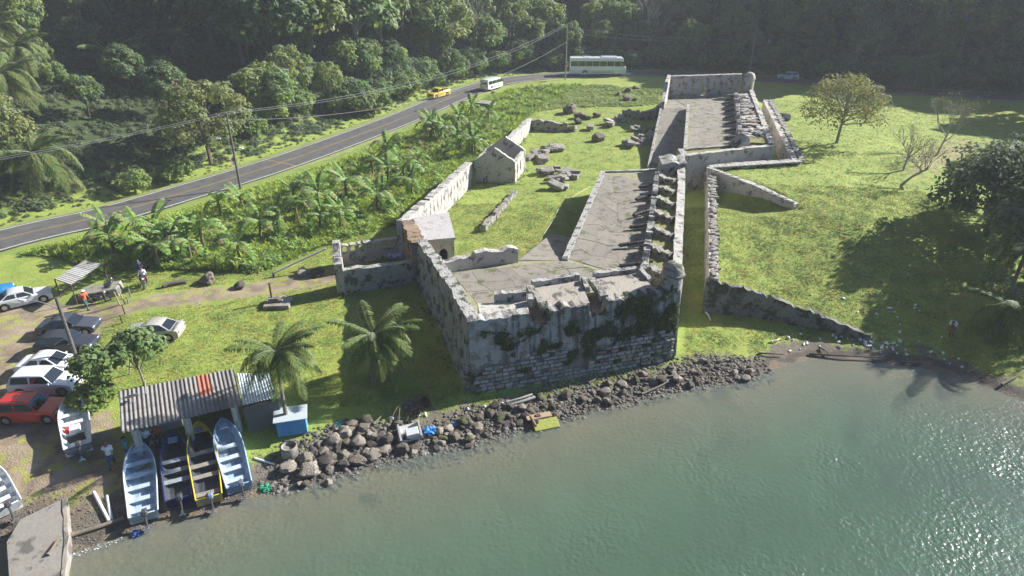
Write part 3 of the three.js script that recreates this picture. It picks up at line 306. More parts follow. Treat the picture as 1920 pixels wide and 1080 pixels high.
// ------------------------------------------------------------------ upper battery
const UF = 5.5;
const upperBattery = site('upper_battery', 'pale upper gun battery with doorway, sloping ramp and broken parapet near the road', 'fort', [27, 3, -95]);
{ const G = upperBattery;
  part('core', prism([[19.9, -76.2], [30.7, -80.3], [38, -110], [37.6, -113.4], [25.6, -111.6], [25.9, -103.2], [20.5, -80]], 2, UF - 0.025), joint, G);
  part('near_wall', ruinWall([[19.3, -75.3, 2, 6.35], [31.2, -79.8, 2.6, 6.35]], 0, -0.7, { jag: 0.07, rough: 0.05, batter: 0.03, seed: 101 }), plaster, G);
  part('near_kerb', ruinWall([[19.6, -78.3, 5.2, 6.3], [26.8, -80.4, 5.2, 6.25]], 0.15, -0.15, { jag: 0.05, seed: 103 }), greyPlaster, G);
  part('near_turf', prism([[19.8, -76.2], [30, -79.8], [27.2, -80.3], [19.8, -78.2]], 5.3, 6.05), turf, G);
  part('west_wall', ruinWall([[19.4, -75.4, 2, 6.3], [19.4, -78.6, 2, 6.3]], -0.1, 0.6, { jag: 0.1, seed: 104 }), greyPlaster, G);
  part('kerb_wall', ruinWall([[20.35, -79.0, 2.2, 6.15], [26.3, -103.2, 5, 6.2]], -0.18, 0.18, { jag: 0.03, seed: 105, rough: 0.02 }), greyPlaster, G);
  const T = new Tris(), q = [[16.6, 2.7, -80.5], [20.3, 2.7, -79.6], [26.3, UF - 0.03, -103.3], [22.6, UF - 0.03, -103.6]], d = q.map(([x, , z]) => [x, 2, z]); T.quad(q[0], q[1], q[2], q[3], ...q.map((p) => [p[0], p[2]])); for (let i = 0; i < 4; i++) { const j = (i + 1) % 4; T.quad(q[j], q[i], d[i], d[j], [1, 2], [0, 2], [0, 0], [1, 0]); } part('ramp', T.geo(), floorM, G);
  part('ramp_kerb', ruinWall([[16.5, -80.4, 2, 3.0], [22.4, -103.7, 3, 5.75]], -0.15, 0.15, { jag: 0.03, rough: 0.02, seed: 106 }), greyPlaster, G);
  part('landing', prism([[22.4, -103.5], [26, -103.3], [26, -111.8], [24.6, -111.4]], 2.4, UF - 0.02), floorM, G);
  part('west_parapet', ruinWall([[22.5, -103.2, 2.6, 6.6], [23.3, -106.2, 2.6, 7.4], [23.6, -107.2, 2.8, 8.7], [25.0, -112.0, 2.8, 8.9]], -0.25, 0.25, { jag: 0.07, rough: 0.03, seed: 107 }), plaster, G);
  slabs(G, [[21.0, -79.6], [27.4, -81], [35.2, -109.6], [26.6, -103.4]], 4, 8, UF, 15); slabs(G, [[26.4, -104], [35, -109.8], [36, -113], [25.8, -111.2]], 4, 2, UF + 0.004, 16);
  const holes = [1.6, 2.7, 3.8, 7.4, 8.4, 9.4, 10.4].map((s) => [s, s + 0.26, 1.7, 2.35]); holes.push([5.5, 6.25, 0, 1.95]);
  part('back_wall', ruinWall([[25.0, -111.9, UF - 0.1, 8.8], [37.0, -113.6, UF - 0.1, 8.85]], -0.35, 0.35, { jag: 0.05, rough: 0.03, holes, seed: 108 }), plaster, G);
  for (const [a, b] of [[0.6, 4.6], [7.0, 11.2]]) part('wall_bench', prism([[lerp(25, 37, a / 12.1), lerp(-111.4, -113.1, a / 12.1)], [lerp(25, 37, b / 12.1), lerp(-111.4, -113.1, b / 12.1)], [lerp(25.1, 37.1, b / 12.1), lerp(-110.6, -112.3, b / 12.1)], [lerp(25.1, 37.1, a / 12.1), lerp(-110.6, -112.3, a / 12.1)]], UF - 0.1, UF + 0.35), stone, G);
  part('back_foot', ruinWall([[24.8, -112.3, 2.4, UF], [37.6, -114.1, 2.6, UF]], -0.1, 0.3, { jag: 0, seed: 110 }), plaster, G);
  part('moat_wall', ruinWall([[31.1, -79.9, 2.4, 6.5], [38.5, -111.5, 2.8, 6.7]], 0.05, -0.6, { jag: 0.12, rough: 0.06, batter: 0.03, seed: 109 }), plaster, G);
  const inn = (t) => [lerp(27.6, 35.6, t), lerp(-80.6, -110.2, t)], ou = (t) => [lerp(30.7, 38.0, t), lerp(-80.2, -111, t)];
  part('parapet_fill', prism([inn(0), inn(1), ou(1), ou(0)], UF - 0.1, 6.15), stone, G);
  part('inner_wall', ruinWall([[...inn(0.05), UF - 0.05, 6.7], [...inn(1), UF - 0.05, 6.8]], 0.0, -0.5, { jag: 0.2, rough: 0.08, step: 0.3, seed: 112, top: (s, A) => A.t - ((s % 3.6) > 2.5 ? 0.75 : 0) }), greyPlaster, G);
  const r = rng(44); for (let k = 0; k < 120; k++) { const t = 0.12 + 0.86 * r(), f = 0.18 + 0.8 * r(), a = inn(t), b = ou(t), m = part('stone', blockGeo[k % 5], [stone, greyPlaster, blockMats[0], blockMats[2], rubble][Math.floor(r() * 5)], G); m.position.set(lerp(a[0], b[0], f), 6.2 + r() * 0.2, lerp(a[1], b[1], f)).sub(G.position); m.rotation.set((r() - 0.5) * 0.35, 0.25 + (r() - 0.5) * 0.9, (r() - 0.5) * 0.35); m.scale.set(0.5 + r() * 1.1, 0.12 + r() * 0.3, 0.35 + r() * 0.6); }
  part('corner_turf', prism([inn(0.01), inn(0.1), ou(0.1), ou(0.01)].map(([x, z], i) => [x + (i < 2 ? 0.9 : -0.5), z]), 6, 6.4), turf, G);
  const bk = part('fallen_block', blockGeo[2], greyPlaster, G); bk.position.set(27.0, 6.6, -79.9).sub(G.position); bk.rotation.set(0.3, 0.5, 0.5); bk.scale.set(2.1, 1.1, 1.5);
  turret(G, 37.9, -112.3, 0.84, 4.6, 8.2, [[1.1, 0.2], [1.02, 0.5], [0.85, 0.82], [0.6, 1.02], [0.3, 1.12], [0, 1.16]], plaster, plaster, [1.6, 3.1, 0.1]);
}
// ------------------------------------------------------------------ outer walls of the moat
const cs1 = site('moat_retaining_wall', 'long pinkish retaining wall facing the grassy moat east of the lower battery', 'wall', [19, 1.5, -62]);
part('wall', ruinWall([[15.7, -48.8, 0.6, 4.1], [22.4, -75.7, 1.8, 4.6]], 0.0, 0.75, { jag: 0.12, rough: 0.06, batter: 0.02, seed: 120 }), plaster, cs1);
{ const r = rng(50); for (let k = 0; k < 64; k++) { const t = k / 64 + r() * 0.01, m = part('coping_stone', blockGeo[k % 5], [stone, stone, greyPlaster, blockMats[3]][Math.floor(r() * 4)], cs1); m.position.set(lerp(16.2, 22.9, t) + (r() - 0.5) * 0.5, lerp(4.1, 4.6, t) + 0.03, lerp(-48.9, -75.6, t)).sub(cs1.position); m.rotation.y = 0.24 + (r() - 0.5) * 0.5; m.scale.set(0.3 + r() * 0.4, 0.2 + r() * 0.1, 0.28 + r() * 0.25); } }
const cs2 = site('zigzag_wall', 'grey stone wall with capped top turning a corner beside the upper moat', 'wall', [30, 3, -85]);
part('wall', ruinWall([[22.4, -75.9, 2, 4.95], [33.5, -77.8, 2.5, 5.1]], -0.1, -0.75, { jag: 0.05, rough: 0.05, seed: 122 }), greyPlaster, cs2);
part('wall', ruinWall([[33.3, -77.4, 2.5, 5.1], [40.9, -110.8, 2.8, 5.2]], 0, -0.7, { jag: 0.12, rough: 0.06, seed: 123 }), plaster, cs2);
{ const r = rng(52); for (let k = 0; k < 22; k++) { const t = (k + 0.5) / 22, m = part('coping_stone', blockGeo[k % 5], [blockMats[2], blockMats[0]][k % 2], cs2); m.position.set(lerp(22.5, 33.6, t), lerp(4.98, 5.12, t), lerp(-75.5, -77.35, t)).sub(cs2.position); m.rotation.y = 0.17; m.scale.set(0.48, 0.16, 0.75); }
  for (let k = 0; k < 60; k++) { const t = (k + 0.5) / 60, m = part('coping_stone', blockGeo[k % 5], [stone, greyPlaster, blockMats[1]][k % 3], cs2); m.position.set(lerp(33.8, 41.3, t) + (r() - 0.5) * 0.3, lerp(5.12, 5.22, t), lerp(-77.5, -110.8, t)).sub(cs2.position); m.rotation.y = 1.35 + (r() - 0.5) * 0.4; m.scale.set(0.42 + r() * 0.2, 0.22, 0.5 + r() * 0.3); } }
const cs3 = site('wing_wall', 'weathered white wing wall sloping down into the bright lawn beside the moat', 'wall', [25, 3.4, -70]);
part('wall', ruinWall([[22.1, -74.9, 1.6, 5.0], [25.6, -69.4, 2.0, 4.95], [28.5, -65.0, 2.4, 4.35]], -0.55, 0.15, { jag: 0.05, rough: 0.05, seed: 125 }), plaster, cs3);
{ for (let k = 0; k < 26; k++) { const t = (k + 0.5) / 26, m = part('coping_stone', blockGeo[k % 5], [blockMats[2], greyPlaster][k % 2], cs3); m.position.set(lerp(22.25, 28.35, t), lerp(5.02, 4.42, t ** 2), lerp(-75.1, -65.25, t) - 0.0).sub(cs3.position); m.rotation.y = 1.0; m.scale.set(0.42, 0.14, 0.72); } }
const cs4 = site('shore_retaining_wall', 'dark mossy retaining wall tapering away below the lawn by the beach', 'wall', [21, 1, -47]);
{ const mossy = std(0xffffff, { map: rep(stain([0.19, 0.185, 0.17], [0.06, 0.056, 0.05], [0.04, 0.05, 0.02], 0.7, 0.4), 0.14), ...bump1(0.1, 0.5) });
  part('wall', ruinWall([[15.5, -48.8, 0.3, 4.0], [18.4, -48.3, 0.3, 3.45], [21, -47.6, 0.3, 2.75], [24, -46.6, 0.3, 1.95], [27.6, -45.1, 0.3, 0.95]], 0.15, -0.25, { jag: 0.13, rough: 0.11, batter: 0.08, seed: 127, step: 0.3 }), mossy, cs4); }
// ------------------------------------------------------------------ guard court, gate house, loophole wall, gabled house
const court = site('guard_court', 'roofless walled guard court with arched loopholes beside the dirt path', 'ruin', [...[-12.1, -53.59]].flatMap((v, i) => i ? [2, v] : [v]));
{ const FLc = [-14.26, -49.87], FRc = [-7.61, -52.53], BLc = [-15.44, -55.23], BRc = [-9.74, -57.42], top = 4.09, topR = 3.77, bt = 3.82;
  part('front_wall', ruinWall([[...FLc, 1.2, top], [...FRc, 1.2, topR]], 0, -0.6, { jag: 0.09, rough: 0.05, batter: 0.03, seed: 140 }), greyPlaster, court);
  const L = Math.hypot(BRc[0] - BLc[0], BRc[1] - BLc[1]), hs = []; for (let k = 0; k < 7; k++) hs.push([0.45 + k * (L - 1.1) / 7, 0.45 + k * (L - 1.1) / 7 + 0.45, 1.15, 1.85, true]);
  part('loophole_wall', ruinWall([[...BLc, 1.4, bt], [...BRc, 1.4, bt + 0.1]], 0, -0.55, { jag: 0.1, rough: 0.04, holes: hs.map((h) => [h[0], h[1], h[2] + 0.6, h[3] + 0.6, true]), seed: 141 }), plaster, court);
  part('gate_jamb', ruinWall([[...FLc, 1.2, top + 0.7], [lerp(FLc[0], BLc[0], 0.28), lerp(FLc[1], BLc[1], 0.28), 1.4, top + 0.5]], -0.1, 0.55, { jag: 0.3, seed: 142, step: 0.25 }), plaster, court);
  part('gate_jamb', ruinWall([[lerp(FLc[0], BLc[0], 0.68), lerp(FLc[1], BLc[1], 0.68), 1.4, bt + 0.2], [BLc[0] - 0.1, BLc[1] - 0.5, 1.4, bt + 0.6]], -0.35, 0.3, { jag: 0.3, seed: 143, step: 0.25 }), plaster, court);
}
const gate = site('gate_house', 'small flat-roofed gate house with arched doorway inside the fort entrance', 'building', [...[-6.52, -56.43]].flatMap((v, i) => i ? [2.4, v] : [v]));
{ const rf = 5.04, a = [-7.6, -53.95], b = [-5.04, -54.61], c = [b[0] - 1.05, b[1] - 5.6], d = [a[0] - 1.5, a[1] - 5.0];
  const L = Math.hypot(b[0] - a[0], b[1] - a[1]); part('front_wall', ruinWall([[...a, 2, rf - 0.12], [...b, 2, rf - 0.12]], 0, -0.4, { jag: 0.01, rough: 0.03, holes: [[L * 0.5, L * 0.5 + 0.75, 0, 2.1, true]], seed: 150 }), plaster, gate);
  part('side_wall', ruinWall([[...b, 2, rf - 0.12], [...c, 2, rf - 0.12]], 0, -0.4, { jag: 0.01, rough: 0.03, seed: 151 }), plaster, gate); part('back_wall', ruinWall([[...c, 2, rf - 0.12], [...d, 2, rf - 0.12]], 0, -0.4, { jag: 0.01, rough: 0.03, seed: 152 }), plaster, gate); part('side_wall', ruinWall([[...d, 2, rf - 0.12], [...a, 2, rf - 0.12]], 0, -0.4, { jag: 0.01, rough: 0.03, seed: 153 }), plaster, gate);
  part('roof_slab', prism([[a[0] - 0.12, a[1] + 0.14], [b[0] + 0.14, b[1] + 0.14], [c[0] + 0.14, c[1] - 0.12], [d[0] - 0.12, d[1] - 0.12]], rf - 0.12, (x, z) => rf + 0.1 + 0.02 * (b[1] - z)), std(0xffffff, { map: rep(stain([0.46, 0.43, 0.42], [0.3, 0.275, 0.265], [0, 0, 0], 0.1, 0), 0.2), ...bump1(0.03, 0.6) }), gate);
}
const loop = site('loophole_wall', 'long white rampart pierced by a row of narrow loopholes along the yard', 'wall', [-7, 2.3, -66]);
{ const line = [[-8.1, -52.2, 1.6, 5.7], [-9.6, -56.9, 1.8, 5.7], [-9.3, -58.2, 1.9, 5.5], [-4.6, -76.6, 2.2, 5.2]], hs = []; for (let k = 0; k < 15; k++) hs.push([8.2 + k * 1.05, 8.2 + k * 1.05 + 0.2, 1.85, 2.4, true]);
  part('gate_pier', ruinWall([line[0], line[1]], -0.25, 0.9, { jag: 0.22, rough: 0.12, seed: 160, step: 0.3 }), rubble, loop);
  part('rampart', ruinWall([line[1], line[2], line[3]], -0.8, 0.0, { jag: 0.1, rough: 0.05, holes: hs.map((h) => [h[0] - 4.94, h[1] - 4.94, h[2], h[3], true]), seed: 161 }), plaster, loop);
  part('rampart_far', ruinWall([[-2.7, -83, 2.2, 5.0], [-0.4, -88, 2.3, 4.8], [2.9, -101, 2.5, 4.6]], -0.7, 0, { jag: 0.12, rough: 0.05, seed: 162 }), plaster, loop);
  part('rampart_end', ruinWall([[2.9, -101, 2.5, 4.5], [8.2, -100.2, 2.5, 4.1]], -0.35, 0.35, { jag: 0.2, rough: 0.1, seed: 163 }), stone, loop); }
const gable = site('gabled_house', 'roofless white gabled house standing against the loophole wall', 'building', [-1.2, 2.4, -80]);
{ const a = [-4.4, -77.4], b = [0.35, -76.8], c = [1.65, -82.2], d = [-3.1, -82.8], ev = 5.15, ap = 6.75; const gtop = (L) => (s) => lerp(ev, ap, 1 - Math.abs(s - L / 2) / (L / 2));
  const L = Math.hypot(b[0] - a[0], b[1] - a[1]); part('gable_wall', ruinWall([[...a, 2, ev], [...b, 2, ev]], 0, -0.45, { jag: 0.07, rough: 0.03, step: 0.3, top: gtop(L), seed: 170 }), plaster, gable); part('gable_wall', ruinWall([[...d, 2, ev], [...c, 2, ev]], 0, 0.45, { jag: 0.07, rough: 0.03, step: 0.3, top: gtop(L), seed: 171 }), plaster, gable);
  part('side_wall', ruinWall([[...b, 2, ev - 0.1], [...c, 2, ev]], 0, -0.45, { jag: 0.1, rough: 0.03, holes: [[1.1, 1.5, 1.4, 2.6], [2.6, 3.0, 1.4, 2.6]], seed: 172 }), plaster, gable); part('side_wall', ruinWall([[...d, 2, ev], [...a, 2, ev]], 0, -0.45, { jag: 0.1, rough: 0.03, seed: 173 }), plaster, gable); }
single('yard_wall', ruinWall([[...[-2.89, -62.52], 2.1, 3.0], [...[-1.39, -66.97], 2.1, 3.1], [...[0.36, -73.42], 2.2, 3.0]], -0.25, 0.25, { jag: 0.13, rough: 0.1, step: 0.25, seed: 180 }), stone, 'low dark ruined wall running across the lawn of the fort yard', 'wall');
{ const w = site('ruined_wall_fragment', 'broken grey wall fragment beside the ramp of the upper battery', 'wall', [19, 2.9, -100]); const a = [20.35, -106.52], b = [22.19, -107.94], c = [24.72, -110.52]; part('wall', ruinWall([[...a, 2.4, 4.3], [...b, 2.4, 4.4], [...c, 2.4, 5.0]], -0.4, 0.4, { jag: 0.15, rough: 0.1, seed: 182 }), greyPlaster, w); part('wall_return', ruinWall([[a[0], a[1], 2.4, 4.2], [a[0] - 2.5, a[1] - 3.5, 2.6, 4.0]], -0.3, 0.3, { jag: 0.25, rough: 0.1, seed: 183 }), stone, w); }
// ------------------------------------------------------------------ cannons
function barrel(L) { const r = L / 2.9; return new THREE.LatheGeometry([[0, 0], [0.05, 0.02], [0.055, 0.1], [0.03, 0.14], [0.17, 0.18], [0.185, 0.24], [0.17, 0.3], [0.165, 0.9], [0.18, 0.93], [0.18, 0.98], [0.155, 1.02], [0.145, 1.6], [0.155, 1.63], [0.15, 1.68], [0.13, 1.72], [0.105, 2.6], [0.115, 2.64], [0.14, 2.78], [0.125, 2.84], [0.06, 2.84], [0.06, 2.5], [0, 2.5]].map(([a, b]) => new THREE.Vector2(a * r, b * r)), 16); }
const barrelGeo = barrel(2.9), trun = cyl(0.06, 0.06, 0.5, 8).rotateX(Math.PI / 2).translate(0, 1.25, 0), bandG = new THREE.TorusGeometry(0.165, 0.018, 6, 16).rotateX(Math.PI / 2);
function cannon(a, b, y, label, group, k = 1) { const dir = V3(b[0] - a[0], 0, b[1] - a[1]).normalize(), t = thing('cannon', label, 'cannon', [a[0], y, a[1]], 0, group); t.quaternion.setFromUnitVectors(V3(0, 1, 0), dir.setY(0.1).normalize()); t.scale.setScalar(k); part('barrel', barrelGeo, iron, t); part('trunnion', trun, iron, t); for (const h of [0.24, 0.95, 1.65]) part('reinforce_ring', bandG, iron, t).position.y = h; return t; }
{ const c = [[[1158, 499], [1222, 490]]]; const ends = [[[8.25, -48.32], [10.96, -48.67]], [[8.82, -52.4], [11.54, -52.83]], [[10.32, -56.44], [13.19, -56.96]], [[11.1, -59.34], [14.13, -61.07]], [[12.05, -63.71], [14.94, -65.22]], [[12.98, -67.45], [15.39, -68.08]]];
  const nth = ['nearest the sentry box', 'second from the sentry box', 'third from the sentry box', 'fourth from the sentry box', 'fifth from the sentry box', 'farthest from the sentry box'];
  ends.forEach(([a, b], i) => cannon(a, b, FL + 0.27, 'rusted iron cannon on the lower battery, ' + nth[i], 'cannons on the lower battery', 1.0));
  for (let k = 0; k < 8; k++) { const t = 0.04 + k * 0.125, a = [lerp(27.6, 35.6, t) - 2.1, lerp(-80.6, -110.2, t) + 0.4], b = [lerp(27.6, 35.6, t) + 0.6, lerp(-80.6, -110.2, t) - 0.2]; cannon(a, b, UF + 0.35, 'dark iron cannon on the upper battery, ' + ['first', 'second', 'third', 'fourth', 'fifth', 'sixth', 'seventh', 'eighth'][k] + ' from its near wall', 'cannons on the upper battery', 0.95); } }

// ------------------------------------------------------------------ vegetation
const tone = (r, c, v) => { const k = 1 + (r() - 0.5) * v, y = (r() - 0.5) * v * 0.5; return [c[0] * k * (1 + y), c[1] * k, c[2] * k * (1 - y)]; };
const bark = std(0xffffff, { vertexColors: true, roughness: 0.95, ...bump1(0.1, 2) });
const leafM = leafMat(0xffffff), forestM = leafMat([1.25, 1.25, 1.2], { transmission: 0.6 });
const painted = (g, c) => { const a = new Float32Array(g.attributes.position.count * 3); for (let i = 0; i < a.length; i += 3) { a[i] = c[0]; a[i + 1] = c[1]; a[i + 2] = c[2]; } g.setAttribute('color', new THREE.BufferAttribute(a, 3)); return g; };
function leafQuad(T, c, n, s, r, col) { // a folded leaf: two triangles meeting on the midrib
  const a = V3(r() - 0.5, r() - 0.5, r() - 0.5).cross(n).normalize(), b = n.clone().cross(a).multiplyScalar(s * 0.45); a.multiplyScalar(s); const m = n.clone().multiplyScalar(-s * 0.18);
  const p = (k, l, q) => [c.x + a.x * k + b.x * l + m.x * q, c.y + a.y * k + b.y * l + m.y * q, c.z + a.z * k + b.z * l + m.z * q];
  T.tri(p(-0.5, 0, 0), p(0.1, 1, 1), p(0.55, 0, 0), undefined, undefined, undefined, col); T.tri(p(-0.5, 0, 0), p(0.55, 0, 0), p(0.1, -1, 1), undefined, undefined, undefined, col);
}
// clumps: [x, y, z, radius]; leaves gather on the outside of each clump
function crown(clumps, per, size, cols, seed, flat = 0.75) { const r = rng(seed), T = new Tris(); for (const [x, y, z, R] of clumps) { const base = cols[Math.floor(r() * cols.length)], n = Math.round(per * (0.6 + 0.8 * r())); for (let i = 0; i < n; i++) { const d = V3(r() * 2 - 1, r() * 2 - 0.75, r() * 2 - 1).normalize(), q = R * (0.35 + 0.7 * Math.sqrt(r())), c = V3(x + d.x * q, y + d.y * q * flat, z + d.z * q); const nn = d.clone().add(V3(0, 0.5, 0)).add(V3(r() - 0.5, r() - 0.5, r() - 0.5).multiplyScalar(1.3)).normalize(); leafQuad(T, c, nn, size * (0.6 + 0.8 * r()), r, tone(r, base, 0.5)); } } return T.geo(); }
function limbs(root, tips, r0, seed, wig = 0.4) { const r = rng(seed), g = []; for (const [x, y, z, rr = 0.05, from = 0.5] of tips) { const a = V3(root[0][0], 0, root[0][1]), top = V3(root[1][0], root[2], root[1][1]), s = a.clone().lerp(top, from), e = V3(x, y, z), m = s.clone().lerp(e, 0.5).add(V3((r() - 0.5) * wig * 2, -wig * 0.5 * r() + wig * 0.3, (r() - 0.5) * wig * 2)), cv = new THREE.CatmullRomCurve3([s, m, e]), R = r0 * (1 - from * 0.55) * 0.55; const tg = new THREE.TubeGeometry(cv, 6, 1, 5, false), p = tg.attributes.position, C = cv.getSpacedPoints(6); for (let i = 0; i <= 6; i++) for (let j = 0; j <= 5; j++) { const k = i * 6 + j, q = lerp(R, rr, i / 6); p.setXYZ(k, C[i].x + (p.getX(k) - C[i].x) * q, C[i].y + (p.getY(k) - C[i].y) * q, C[i].z + (p.getZ(k) - C[i].z) * q); } g.push(tg); }
  return g; }
function trunkGeo(path, r0, r1, seg = 10, rad = 8) { const cv = new THREE.CatmullRomCurve3(path.map((p) => V3(...p))), g = new THREE.TubeGeometry(cv, seg, 1, rad, false), p = g.attributes.position; for (let i = 0; i <= seg; i++) { const C = cv.getPointAt(i / seg), q = lerp(r0, r1, Math.pow(i / seg, 0.8)) * (1 + (i === 0 ? 0.35 : 0)); for (let j = 0; j <= rad; j++) { const k = i * (rad + 1) + j; p.setXYZ(k, C.x + (p.getX(k) - C.x) * q, C.y + (p.getY(k) - C.y) * q, C.z + (p.getZ(k) - C.z) * q); } } g.computeVertexNormals(); return g; }
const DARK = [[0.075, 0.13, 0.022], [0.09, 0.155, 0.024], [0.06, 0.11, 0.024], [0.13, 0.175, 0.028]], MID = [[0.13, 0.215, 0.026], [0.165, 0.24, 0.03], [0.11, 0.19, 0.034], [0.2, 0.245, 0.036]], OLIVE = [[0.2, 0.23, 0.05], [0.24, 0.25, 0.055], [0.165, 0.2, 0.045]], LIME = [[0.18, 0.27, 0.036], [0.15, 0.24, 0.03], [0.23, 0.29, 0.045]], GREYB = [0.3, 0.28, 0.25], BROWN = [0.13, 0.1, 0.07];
function treeKit(seed, H, spread, nCl, per, size, cols, o = {}) { // geometry of one kind of tree: trunk and crown
  const r = rng(seed), { bare = 0.35, clR = 1.5, barkC = BROWN, r0 = 0.28, shape = 0.75, lean = 0.4 } = o, cl = [], tips = [];
  for (let i = 0; i < nCl; i++) { const a = i * 2.399 + r(), t = (i + 0.5) / nCl, up = 1 - 1.5 * t, rad = Math.sqrt(Math.max(0, 1 - up * up)) * spread * (0.7 + 0.35 * r()), y = H * (bare + (1 - bare) * (0.5 + 0.5 * up * shape) ) * (0.94 + 0.1 * r()); cl.push([Math.cos(a) * rad, y, Math.sin(a) * rad, clR * (0.7 + 0.6 * r())]); if (i % 2 === 0) tips.push([Math.cos(a) * rad * 0.9, y, Math.sin(a) * rad * 0.9, 0.03, 0.35 + 0.4 * r()]); }
  const top = [lean * (r() - 0.5) * 2, lean * (r() - 0.5) * 2]; const tg = painted(merge([trunkGeo([[0, -0.6, 0], [top[0] * 0.3, H * 0.3, top[1] * 0.5], [top[0], H * 0.72, top[1]]], r0, r0 * 0.4), ...limbs([[0, 0], top, H * 0.72], tips, r0, seed + 1)]), barkC);
  return { trunk: tg, crown: crown(cl, per, size, cols, seed + 2) };
}
function plant(kit, name, label, cat, pos, turn, s, group, sy = 1) { const t = thing(name, label, cat, pos, turn, group); t.scale.set(s, s * sy, s); part('trunk', kit.trunk, bark, t); if (kit.crown) part('crown', kit.crown, kit.mat ?? leafM, t); return t; }
const kits = [treeKit(201, 13, 4.2, 34, 95, 0.62, DARK, { bare: 0.28, clR: 1.5 }), treeKit(202, 15, 4.6, 40, 90, 0.66, DARK, { bare: 0.3, clR: 1.6 }), treeKit(203, 11, 4.0, 30, 95, 0.6, MID, { bare: 0.22, clR: 1.5 }), treeKit(204, 12, 3.6, 28, 90, 0.58, [...MID, ...DARK], { bare: 0.25, clR: 1.35 }), treeKit(205, 17, 4.2, 24, 70, 0.6, MID, { bare: 0.52, clR: 1.5, barkC: [0.42, 0.4, 0.36], r0: 0.24, lean: 1 }), treeKit(206, 12, 4.2, 32, 100, 0.5, [[0.2, 0.25, 0.05], [0.16, 0.22, 0.04], [0.23, 0.26, 0.06]], { bare: 0.18, clR: 1.3, barkC: GREYB }), treeKit(207, 14, 3.4, 26, 80, 0.75, [[0.11, 0.18, 0.04], [0.15, 0.22, 0.045]], { bare: 0.3, clR: 1.7, barkC: [0.36, 0.33, 0.29] })];
const zoneOf = (px, d) => (d < 18 ? 'at the forest edge' : d < 36 ? 'on the lower slope' : 'high on the slope') + (px < 330 ? ' beyond the hillside palms' : px < 620 ? ' above the round olive tree' : px < 900 ? ' above the pickup' : px < 1060 ? ' above the van' : px < 1300 ? ' above the bus' : px < 1560 ? ' behind the leaning pole' : ' at the hazy end of the road');
for (const k of kits) k.mat = forestM;
const kindName = ['dense dark broadleaf tree', 'tall dark broadleaf tree', 'mid green bushy tree', 'mixed green leafy tree', 'slender pale-trunked tree', 'light green fine-leaved tree', 'tall large-leaved tree'];
const toView = (x, y, z) => { const c = Math.cos(27 * Math.PI / 180), s = Math.sin(27 * Math.PI / 180), d = -z * c + (28 - y) * s, u = (28 - y) * c + z * s; return [960 + 1280 * x / d, 540 + 1280 * u / d, d]; };
const CLEAR = [[-65.68, -84.09], [-68.01, -98.88], [-75.49, -119.43], [-48.97, -125.1], [-39.38, -112.8], [-33.63, -78.42], [-48.19, -72.98], [-55.95, -71.49]];
const MEADOW = [[0, -184.1], [20.67, -190.28], [23.41, -166.8], [8.55, -164.22]];
{ const r = rng(300); let n = 0; for (let gz2 = -232; gz2 < -40; gz2 += 6.7) for (let gx2 = -128; gx2 < 150; gx2 += 6.7) { const x = gx2 + (r() - 0.5) * 5.2, z = gz2 + (r() - 0.5) * 5.2, pick = r(), tr = r() * TAU, sz = r(); const [d, side] = roadSide(x, z); if (side < 0 || d < 9 || d > 73) continue; const y = gh(x, z), [px, py, dep] = toView(x, y + 7, z); if (dep < 0 || px < -190 || px > 2130 || py < -110 || inPoly(x, z, CLEAR) || inPoly(x, z, MEADOW)) continue;
    const edge = d < 17, k = pick < 0.09 && !edge ? 4 : edge ? [2, 3, 5][Math.floor(pick * 3)] : pick < 0.3 ? 5 : pick < 0.48 ? 6 : Math.floor(pick * 4); plant(kits[k], 'forest_tree', kindName[k] + ' ' + zoneOf(px, d), 'tree', [x, y - 0.2, z], tr, (edge ? 0.55 : 0.8) + sz * 0.4, 'trees of the forest on the hill', 0.9 + 0.3 * r()); n++; } console.log('forest', n); }
[[62, -151], [71, -147], [79, -142], [87, -139], [96, -135], [105, -132], [115, -128], [126, -125], [137, -121], [66, -160], [84, -151], [103, -143], [122, -136], [95, -113], [99, -105], [102, -97], [98, -89]].forEach(([x, z], i) => plant(kits[[1, 6, 0, 5][i % 4]], 'tall_roadside_tree', 'tall dark tree by the shaded road end, ' + ['nearest the leaning pole', 'second from the leaning pole', 'third from the leaning pole', 'fourth from the leaning pole', 'fifth from the leaning pole', 'sixth from the leaning pole', 'seventh from the leaning pole', 'eighth from the leaning pole', 'ninth from the leaning pole', 'first of the rear row', 'second of the rear row', 'third of the rear row', 'last of the rear row', 'on the near side of the road', 'second on the near side of the road', 'third on the near side of the road', 'last on the near side of the road'][i], 'tree', on([x, z], -0.3), i * 1.7, 1.35 + 0.1 * (i % 3), 'tall trees beyond the shaded road'));
